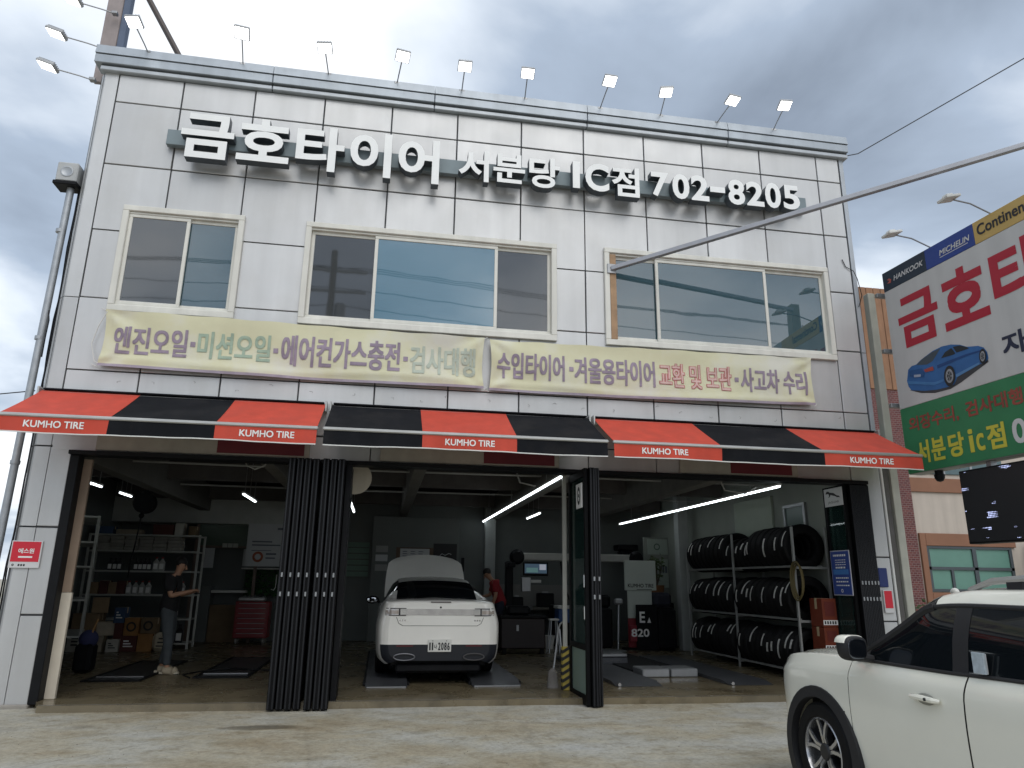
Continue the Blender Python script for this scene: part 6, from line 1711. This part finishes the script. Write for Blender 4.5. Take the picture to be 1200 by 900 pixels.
# ---- the white saloon in the middle bay, bonnet up
def saloon():
    paint = mat('saloon_white', (.86, .85, .80), .25, .05, var=.03, coat=.6)
    root = thing('saloon_car', 'white saloon with its bonnet open, standing tail-out in the middle bay', 'car', (.90, 3.42, FZ+.075), 0, local=True)
    def st(y, k, zb, z2, zd, glass=None, roofw=None, roofc=None, lift=0):
        w = .925*k
        if glass is None: top = [(w-.10, zd), (w-.20, zd+.02), (w*.55, zd+.03), (0, zd+.035)]
        else: top = [(roofw+(w-roofw)*.42, (zd+glass)/2+.02), (roofw, glass), (roofw*.6, roofc-.012), (0, roofc)]
        return (y, [(w-.13, zb), (w-.04, zb+.08), (w-.005, z2), (w, .72), (w-.018, .84), (w-.045, .93), (w-.075, zd-.035), (w-.095, zd-.005)]+top)
    S_ = [st(-2.46, .80, .26, .48, 1.03), st(-2.445, .86, .24, .48, 1.045), st(-2.40, .925, .22, .48, 1.055), st(-2.25, .97, .20, .48, 1.065), st(-1.95, .995, .19, .48, 1.07), st(-1.70, 1.0, .18, .48, 1.065, 1.085, .64, 1.115),
          st(-1.35, 1.0, .18, .48, 1.04, 1.225, .615, 1.26), st(-.95, 1.0, .18, .48, 1.01, 1.335, .59, 1.375), st(-.1, 1.0, .18, .48, .98, 1.395, .60, 1.445), st(.5, 1.0, .18, .48, .965, 1.37, .60, 1.425), st(1.0, 1.0, .18, .48, .955, 1.20, .66, 1.24),
          st(1.42, 1.0, .18, .48, .95, 1.0, .74, 1.03), st(1.7, .99, .18, .48, .87), st(2.1, .95, .2, .48, .82), st(2.35, .86, .22, .46, .74), st(2.46, .7, .28, .44, .66)]
    sh = Shell(S_, [2, 2, 3, 4, 5, 5, 5, 6, 5, 5, 4, 3, 4, 3, 2], [2, 3, 2, 2, 2, 2, 2, 3, 2, 3, 3])
    WZ = .335-.0
    wh = [(1.42, WZ, .39), (-1.43, WZ, .39)]
    back = lambda i, j: j >= 9 and 5 <= i <= 6
    front = lambda i, j: j >= 9 and 9 <= i <= 10
    sidew = lambda i, j: j in (7, 8) and 5 <= i <= 10
    blk = lambda i, j: j <= 1 and i <= 1
    sh.part(lambda i, j, y, z, s: not (back(i, j) or front(i, j) or sidew(i, j) or blk(i, j)), wheels=wh).build('body', paint, root, fix=False, angle=50)
    for q_ in (-1, 1): sh.part(lambda i, j, y, z, s: s == q_ and blk(i, j)).build('rear_bumper', mat('bumper_dark', (.012, .014, .02), .35, 0, var=.1), root, fix=False)
    sh.part(lambda i, j, y, z, s: back(i, j), off=.002).build('rear_window', GLASSC, root, fix=False)
    sh.part(lambda i, j, y, z, s: front(i, j), off=.001).build('windscreen', GLASSC, root, fix=False)
    for sd in (-1, 1):
        sh.part(lambda i, j, y, z, s: s == sd and sidew(i, j) and i != 5, off=.001).build('side_window', GLASSC, root, fix=False)
        sh.part(lambda i, j, y, z, s: s == sd and sidew(i, j) and i == 5).build('rear_pillar', paint, root, fix=False)
    # tail cap: painted above, dark below
    sh.cap(0, 2, 12).build('boot_panel', paint, root, fix=False)
    sh.cap(0, 0, 2).build('bumper_panel', MAT['bumper_dark'], root, fix=False)
    y0 = -2.46
    # curved tail helper: depth of the tail surface at a half width
    def ty(x, z):
        ax = abs(x); best = None
        for r in range(len(sh.rows)):
            row = sh.grid[r]
            w = min(row, key=lambda p: abs(p[2]-z) if p[0] > .3 else 9)[0]
            if w >= ax: return sh.rows[r]
        return -2.2
    def tailstrip(x0, x1, z0, z1, off, n=24):
        g = G(); vs = []
        for k in range(n+1):
            x = x0+(x1-x0)*k/n
            for z in (z0(x) if callable(z0) else z0, z1(x) if callable(z1) else z1): vs.append((x, ty(x, z)-off, z))
        g.add(vs, [(2*k, 2*k+2, 2*k+3, 2*k+1) for k in range(n)])
        m = len(g.v); g.v += [v+Vector((0, .012, 0)) for v in g.v[:m]]
        g.f += [(2*k+m, 2*k+1+m, 2*k+3+m, 2*k+2+m) for k in range(n)]
        g.f += [(2*k, 2*k+m, 2*k+2+m, 2*k+2) for k in range(n)]+[(2*k+1, 2*k+3, 2*k+3+m, 2*k+1+m) for k in range(n)]
        g.m = [0]*len(g.f); return g
    tl = tailstrip(-.80, .80, .885, .972, .008, 40).build('tail_light_band', mat('tail_lens_clear', (.60, .585, .57), .15, .3, var=.15, scale=9), root)
    for sd in (-1, 1):
        tailstrip(sd*.50, sd*.81, .972, .982, .012, 14).build('lens_outline', TRIMB, tl); tailstrip(sd*.50, sd*.81, .876, .886, .012, 14).build('lens_outline', TRIMB, tl)
        tailstrip(sd*.585, sd*.605, .886, .972, .012, 2).build('lens_outline', TRIMB, tl)
        tailstrip(sd*.48, sd*.585, .893, .965, .014, 5).build('reflector', mat('lens_bright', (.62, .62, .62), .08, .6), tl)
        tailstrip(sd*.61, sd*.80, .90, .95, .013, 8).build('lens_inner', mat('lens_amber_grey', (.42, .37, .33), .15, .2), tl)
    tailstrip(-.54, .54, .735, .741, .004, 30).build('boot_line', mat('shut_grey', (.10, .10, .09), .7), root)
    for sd in (-1, 1):
        g = G().tube([(sd*.54, ty(.54, .738)-.002, .738), (sd*.60, ty(.6, .77)-.002, .77), (sd*.635, ty(.635, .855)-.002, .855)], .004, 5); g.build('boot_line', MAT['shut_grey'], root)
        g = G().tube([(sd*.50+sd*.2*math.cos(a)*.75, ty(.6, .33)-.03, .315+.045*math.sin(a)) for a in [i*2*math.pi/20 for i in range(21)]], .010, 6); g.build('exhaust_trim', mat('exhaust_grey', (.16, .16, .17), .35, .7), root)
        tailstrip(sd*.38, sd*.62, .452, .472, .006, 8).build('reflector', mat('reflector_red', (.10, .012, .016), .3), root)
    G().box((-.15, y0-.02, 1.062), (.15, y0+.06, 1.075), .004).build('brake_light', mat('brake_dark', (.05, .03, .03), .4), root)
    G().ball((0, y0-.004, .995), .014, 10, 6).build('camera', TRIMB, root)
    for sd in (-1, 1):
        g = G()
        for k in range(3):
            x0 = sd*.545+(.035*k-.05); g.add([(x0, 0, .802), (x0+.024, 0, .802), (x0+.028, 0, .822), (x0+.004, 0, .824)], [(0, 1, 2, 3)])
        for v in g.v: v.y = ty(v.x, .81)-.005
        g.build('badge', CHROME, root, fix=False, smooth=False)
    # number plate
    p = G().box((-.168, y0-.03, .38), (.168, y0-.012, .55), .006).build('number_plate', mat('plate_white', (.66, .66, .62), .5), root)
    g = G()
    for ch, x0, w_ in (('1', -.150, .022), ('1', -.113, .022), ('나', -.078, .04), ('2', -.022, .036), ('0', .022, .036), ('8', .066, .036), ('6', .110, .036)):
        big = ch != '나'
        text_into(g, ch, (x0, y0-.0315, .405 if big else .425), (1, 0, 0), (0, 0, 1), w_, .105 if big else .06, bold=.028)
    for x in (-.1, .1): g.lathe([(.007, 0), (.0, .001)], (x, y0-.0312, .533), (0, -1, 0), 8)
    g.build('plate_figures', BLKPRINT, p, fix=False, smooth=False)
    # bonnet, raised on its rear hinge
    g = G(); nu, nv = 16, 10; vs = []
    for j in range(nv+1):
        v = j/nv
        for i in range(nu+1):
            u = i/nu*2-1
            hw = .80-.10*v**3-.12*max(0, v-.85)/.15
            vs.append((u*hw, v*1.12, .05*(1-u*u)+.05*math.sin(v*math.pi*.8)-.06*max(0, v-.8)/.2*(.4+u*u)))
    m = len(vs); W = nu+1
    fs = [(j*W+i, j*W+i+1, (j+1)*W+i+1, (j+1)*W+i) for j in range(nv) for i in range(nu)]
    g.add(vs+[(a*.97, b*.98+.01, c-.03) for a, b, c in vs], fs+[(m+a, m+d, m+c, m+b) for a, b, c, d in fs])
    rim = list(range(W))+[j*W+nu for j in range(1, nv+1)]+[nv*W+i for i in range(nu-1, -1, -1)]+[j*W for j in range(nv-1, 0, -1)]
    g.add([], [])
    g.f += [(rim[q], rim[(q+1) % len(rim)], m+rim[(q+1) % len(rim)], m+rim[q]) for q in range(len(rim))]; g.m = [0]*len(g.f)
    g.xf(Matrix.Translation((0, 1.42, .98)) @ Matrix.Rotation(R(52), 4, 'X'))
    g.build('bonnet', paint, root, angle=50)
    G().tube([(.55, 2.2, .85), (.5, 1.95, 1.65)], .009, 6).build('bonnet_prop', STEEL, root)
    G().box((-.66, 1.55, .55), (.66, 2.3, .84), .04).build('engine', BLACKM, root)
    for sd in (-1, 1):
        for wy in (1.42, -1.43): wheel(root, sd*.80, wy, WZ, .335, sd, .235, 1)
        g = G().ball((sd*1.02, .80, 1.02), (.12, .08, .075), 14, 9); m_ = g.build('mirror', BLACKM if sd < 0 else paint, root)
        G().tube([(sd*.88, .82, .97), (sd*.95, .82, 1.0)], .025, 7).build('mirror_arm', TRIMB, m_)
        g = G().ball((sd*1.02, .735, 1.02), (.095, .008, .055), 12, 7); g.build('mirror_glass', mat('mirror_glass', (.5, .52, .55), .03, 1), m_)
    G().box((-.62, -2.38, .09), (.62, -1.9, .22), .03).build('undertray', BLACKM, root)
    G().box((-.70, -2.3, .17), (.70, 2.2, .30), .02).build('floorpan', BLACKM, root)
    return root
saloon()

# ------------------------------------------------------------------ people
SKIN_ = mat('skin', (.40, .22, .14), .55, 0, var=.08)
def skin(name, nodes, edges, m, parent, sub=2, root=None):
    names = list(nodes)
    me = bpy.data.meshes.new('skeleton')
    me.from_pydata([nodes[n][0] for n in names], [(names.index(a), names.index(b)) for a, b in edges], [])
    o = bpy.data.objects.new('skeleton', me); COL.objects.link(o)
    md = o.modifiers.new('Skin', 'SKIN'); md.use_smooth_shade = True; md.branch_smoothing = .3
    if not me.skin_vertices: 
        bpy.context.view_layer.update()
    dat = me.skin_vertices[0].data
    for i, n in enumerate(names):
        r_ = nodes[n][1]; dat[i].radius = (r_, r_) if not isinstance(r_, tuple) else r_
        dat[i].use_root = (n == (root or names[0]))
    sb = o.modifiers.new('Sub', 'SUBSURF'); sb.levels = sub; sb.render_levels = sub
    dg = bpy.context.evaluated_depsgraph_get(); dg.update()
    out = bpy.data.meshes.new_from_object(o.evaluated_get(dg))
    bpy.data.objects.remove(o); bpy.data.meshes.remove(me)
    out.name = name
    out.materials.clear(); out.materials.append(m)
    out.polygons.foreach_set('use_smooth', [True]*len(out.polygons))
    return obj_from(out, name, parent)
def lerp(a, b, t): return tuple(a[i]+(b[i]-a[i])*t for i in range(3))
def add_hand(N_, E_, wrist, d, up, side, curl, tag_):
    """palm + five separate fingers; d = pointing direction, up = back of the hand, side = towards the thumb"""
    d, up, side = Vector(d).normalized(), Vector(up).normalized(), Vector(side).normalized()
    w = Vector(wrist)
    N_['palm'+tag_] = (tuple(w+d*.05), (.036, .018)); E_.append(('wrist'+tag_, 'palm'+tag_))
    for k, (o_, l) in enumerate(((.027, .072), (.009, .080), (-.009, .074), (-.026, .058))):
        p0 = w+d*.088+side*o_; p1 = p0+(d*math.cos(curl*.5)-up*math.sin(curl*.5))*l*.5; p2 = p1+(d*math.cos(curl*1.3)-up*math.sin(curl*1.3))*l*.5
        for q, (p, r_) in enumerate(((p0, .011), (p1, .0095), (p2, .008))): N_['f%d%d%s' % (k, q, tag_)] = (tuple(p), r_)
        E_ += [('palm'+tag_, 'f%d0%s' % (k, tag_)), ('f%d0%s' % (k, tag_), 'f%d1%s' % (k, tag_)), ('f%d1%s' % (k, tag_), 'f%d2%s' % (k, tag_))]
    t0 = w+d*.03+side*.036; t1 = t0+(d*.7+side*.5-up*.4).normalized()*.04; t2 = t1+(d*.9+side*.05-up*.5).normalized()*.03
    for q, (p, r_) in enumerate(((t0, .013), (t1, .011), (t2, .009))): N_['t%d%s' % (q, tag_)] = (tuple(p), r_)
    E_ += [('palm'+tag_, 't0'+tag_), ('t0'+tag_, 't1'+tag_), ('t1'+tag_, 't2'+tag_)]

def person(label, loc, rotz, J, shirt_m, trouser_m, shoe_m, hair_m, scale=1.0, sleeve=.62, phone=False, loose=1.0):
    """J: joints in local metres, facing +x. Body is one skinned mesh; clothes and hair are its children."""
    root = thing('person', label, 'person', loc, rotz, local=True)
    root.scale = (scale,)*3
    N_ = {'pelvis': (J['pelvis'], .06), 'waist': (lerp(J['pelvis'], J['chest'], .45), .10), 'chest': (J['chest'], .135), 'neckb': (J['neck'], .062), 'neck': (lerp(J['neck'], J['head'], .35), .052),
          'jaw': (lerp(J['neck'], J['head'], .72), (.066, .066)), 'head': (J['head'], (.078, .088)), 'crown': (J['crown'], (.058, .066))}
    E_ = [('pelvis', 'waist'), ('waist', 'chest'), ('chest', 'neckb'), ('neckb', 'neck'), ('neck', 'jaw'), ('jaw', 'head'), ('head', 'crown')]
    for s_, sg in (('L', 1), ('R', -1)):
        N_.update({'sho'+s_: (J['sho'+s_], .062), 'elb'+s_: (J['elb'+s_], .042), 'fore'+s_: (lerp(J['elb'+s_], J['wri'+s_], .35), .040), 'wrist'+s_: (J['wri'+s_], .027),
                   'hip'+s_: (J['hip'+s_], .06), 'knee'+s_: (J['kne'+s_], .058), 'calf'+s_: (lerp(J['kne'+s_], J['ank'+s_], .35), .055), 'ank'+s_: (J['ank'+s_], .038), 'toe'+s_: (J['toe'+s_], (.034, .024))})
        E_ += [('chest', 'sho'+s_), ('sho'+s_, 'elb'+s_), ('elb'+s_, 'fore'+s_), ('fore'+s_, 'wrist'+s_), ('pelvis', 'hip'+s_), ('hip'+s_, 'knee'+s_), ('knee'+s_, 'calf'+s_), ('calf'+s_, 'ank'+s_), ('ank'+s_, 'toe'+s_)]
        dd = Vector(J['wri'+s_])-Vector(J['elb'+s_])
        hang = dd.z < -.15
        add_hand(N_, E_, J['wri'+s_], dd, (0, sg, 0) if hang else (0, 0, 1), (1, 0, 0) if hang else (0, -sg, .2), .5 if hang else .75, s_)
    body = skin('body', N_, E_, SKIN_, root, 2, 'pelvis')
    # face: brow, nose, mouth, eyes, ears, aimed along the head's facing direction
    fd = Vector(J['face']).normalized(); hd = Vector(J['head']); upv = (Vector(J['crown'])-Vector(J['neck'])).normalized(); sv = fd.cross(upv).normalized()
    g = G().tube([hd+fd*.066+upv*.02, hd+fd*.080-upv*.012, hd+fd*.090-upv*.028, hd+fd*.068-upv*.036], [.010, .012, .015, .010], 8); g.build('nose', SKIN_, body)
    for q in (-1, 1):
        g = G().ball(hd+sv*q*.066+upv*(-.01)-fd*.008, (.014, .012, .03), 10, 7); g.build('ear', SKIN_, body)
        G().ball(hd+fd*.060+sv*q*.030+upv*.014, .011, 8, 6).build('eye', mat('eye_dark', (.03, .025, .02), .3), body)
        G().tube([hd+fd*.068+sv*q*.012+upv*.034, hd+fd*.058+sv*q*.045+upv*.032], .005, 5).build('eyebrow', hair_m, body)
    G().tube([hd+fd*.060-upv*.062-sv*.022, hd+fd*.068-upv*.063, hd+fd*.060-upv*.062+sv*.022], .006, 6).build('mouth', mat('lips', (.26, .10, .08), .5), body)
    # hair
    c = hd+upv*.04-fd*.020
    g = G().ball((0, 0, 0), (.088, .080, .088), 18, 12)
    M3 = Matrix((fd, sv, upv)).transposed().to_4x4(); M3.translation = c
    r_ = random.Random(3)
    keep = []
    g.v = [v*(1+r_.uniform(-.03, .04)) for v in g.v]
    g.v = [Vector((v.x if v.z > -.02 or v.x < .02 else v.x*.4+.0, v.y, v.z if v.x < .03 else max(v.z, -.012))) for v in g.v]
    g.xf(M3); g.build('hair', hair_m, body)
    # shirt
    L = loose
    S_ = {'hem': (lerp(J['pelvis'], J['chest'], -.36), (.168*L, .155*L)), 'belly': (lerp(J['pelvis'], J['chest'], .3), (.165*L, .145*L)), 'chest': (J['chest'], (.17*L, .15*L)), 'collar': (lerp(J['chest'], J['neck'], .86), .078)}
    SE = [('hem', 'belly'), ('belly', 'chest'), ('chest', 'collar')]
    for s_ in 'LR':
        S_.update({'sh'+s_: (J['sho'+s_], .083*L), 'sl'+s_: (lerp(J['sho'+s_], J['elb'+s_], sleeve), .072*L), 'se'+s_: (lerp(J['sho'+s_], J['elb'+s_], sleeve+.16), .070*L)})
        SE += [('chest', 'sh'+s_), ('sh'+s_, 'sl'+s_), ('sl'+s_, 'se'+s_)]
    skin('shirt', S_, SE, shirt_m, body, 2, 'chest')
    T_ = {'belt': (lerp(J['pelvis'], J['chest'], .34), (.15, .135)), 'seat': (J['pelvis'], (.165, .15))}
    TE = [('belt', 'seat')]
    for s_ in 'LR':
        T_.update({'th'+s_: (J['hip'+s_], .118), 'kn'+s_: (J['kne'+s_], .078), 'cf'+s_: (lerp(J['kne'+s_], J['ank'+s_], .5), .070), 'cu'+s_: (lerp(J['kne'+s_], J['ank'+s_], .93), .062)})
        TE += [('seat', 'th'+s_), ('th'+s_, 'kn'+s_), ('kn'+s_, 'cf'+s_), ('cf'+s_, 'cu'+s_)]
    skin('trousers', T_, TE, trouser_m, body, 2, 'seat')
    for s_ in 'LR':
        a, b = Vector(J['ank'+s_]), Vector(J['toe'+s_]); d = (b-a); d.z = 0; d.normalize()
        z0 = .03
        sh_ = skin('shoe', {'heel': (tuple(a-d*.055+Vector((0, 0, z0-a.z+.012))), (.066, .060)), 'mid': (tuple(a+d*.05+Vector((0, 0, z0-a.z+.015))), (.066, .062)), 'tip': (tuple(a+d*.17+Vector((0, 0, z0-a.z+.0))), (.064, .045))}, [('heel', 'mid'), ('mid', 'tip')], shoe_m, body, 2, 'mid')
        g = G()
        c0 = a-d*.09; nrm = Vector((-d.y, d.x, 0))
        pts = [(-.0, -.036), (.02, -.043), (.12, -.043), (.22, -.05), (.275, -.035), (.285, 0), (.275, .035), (.22, .05), (.12, .043), (.02, .043), (0, .036)]
        g.prism(pts, (c0.x, c0.y, .001), d, nrm, (0, 0, .026)); g.build('sole', mat('sole_pale', (.50, .46, .36), .6), sh_)
    return root
# man in black, side on, looking at his phone
LX, LY = -3.25, 2.65
person('standing man in a loose black T-shirt and grey jeans looking at a phone, left bay', (LX, LY, FZ+.0125), 0, {
    'pelvis': (-.03, 0, .93), 'chest': (-.02, 0, 1.26), 'neck': (.02, 0, 1.435), 'head': (.075, 0, 1.575), 'crown': (.062, 0, 1.635), 'face': (1, -.05, -.34),
    'shoL': (-.02, .185, 1.385), 'elbL': (.0, .235, 1.12), 'wriL': (.24, .12, 1.17), 'shoR': (-.01, -.185, 1.385), 'elbR': (.02, -.23, 1.12), 'wriR': (.26, -.10, 1.19),
    'hipL': (-.02, .09, .87), 'kneL': (.01, .10, .49), 'ankL': (-.06, .10, .075), 'toeL': (.10, .11, .035), 'hipR': (-.02, -.09, .87), 'kneR': (.04, -.10, .49), 'ankR': (.07, -.11, .075), 'toeR': (.23, -.13, .035)},
    mat('tshirt_black', (.010, .010, .012), .85, 0, var=.2, bump=.4, bscale=9), mat('jeans_grey', (.055, .065, .072), .85, 0, var=.25, scale=7, bump=.3, bscale=14), mat('shoe_beige', (.42, .36, .26), .7, var=.15), mat('hair_black', (.012, .010, .009), .55, var=.3, scale=40), 1.03, loose=1.12)
t = thing('phone', 'small dark phone held in the standing man\'s hands', 'phone', (LX+.36, LY, 1.27))
G().box((LX+.325, LY-.05, 1.262), (LX+.40, LY+.05, 1.274), .004).xf(Matrix.Identity(4)).build('handset', BLACKM, t)
# man in red by the engine bay
person('man in a red polo shirt bending over beyond the right side of the white car', (2.62, 6.55, FZ+.001), R(172), {
    'pelvis': (-.06, 0, .94), 'chest': (.06, 0, 1.26), 'neck': (.15, 0, 1.42), 'head': (.235, 0, 1.53), 'crown': (.25, 0, 1.59), 'face': (1, 0, -.75),
    'shoL': (.06, .19, 1.375), 'elbL': (.05, .25, 1.09), 'wriL': (.14, .22, .86), 'shoR': (.07, -.19, 1.375), 'elbR': (.16, -.22, 1.10), 'wriR': (.38, -.16, 1.05),
    'hipL': (-.04, .09, .88), 'kneL': (.0, .11, .49), 'ankL': (-.06, .12, .075), 'toeL': (.10, .13, .035), 'hipR': (-.04, -.09, .88), 'kneR': (.0, -.10, .49), 'ankR': (-.05, -.11, .075), 'toeR': (.11, -.12, .035)},
    mat('polo_red', (.26, .016, .022), .8, 0, var=.15, bump=.3, bscale=9), mat('trousers_navy', (.016, .02, .035), .85, var=.2), mat('shoe_black', (.02, .02, .02), .6), MAT['hair_black'], 1.05, loose=1.02)

for o in list(bpy.data.objects):
    if o.type == 'MESH' and o.parent is not None and 'category' in o and o.parent.get('label'):
        del o['category']
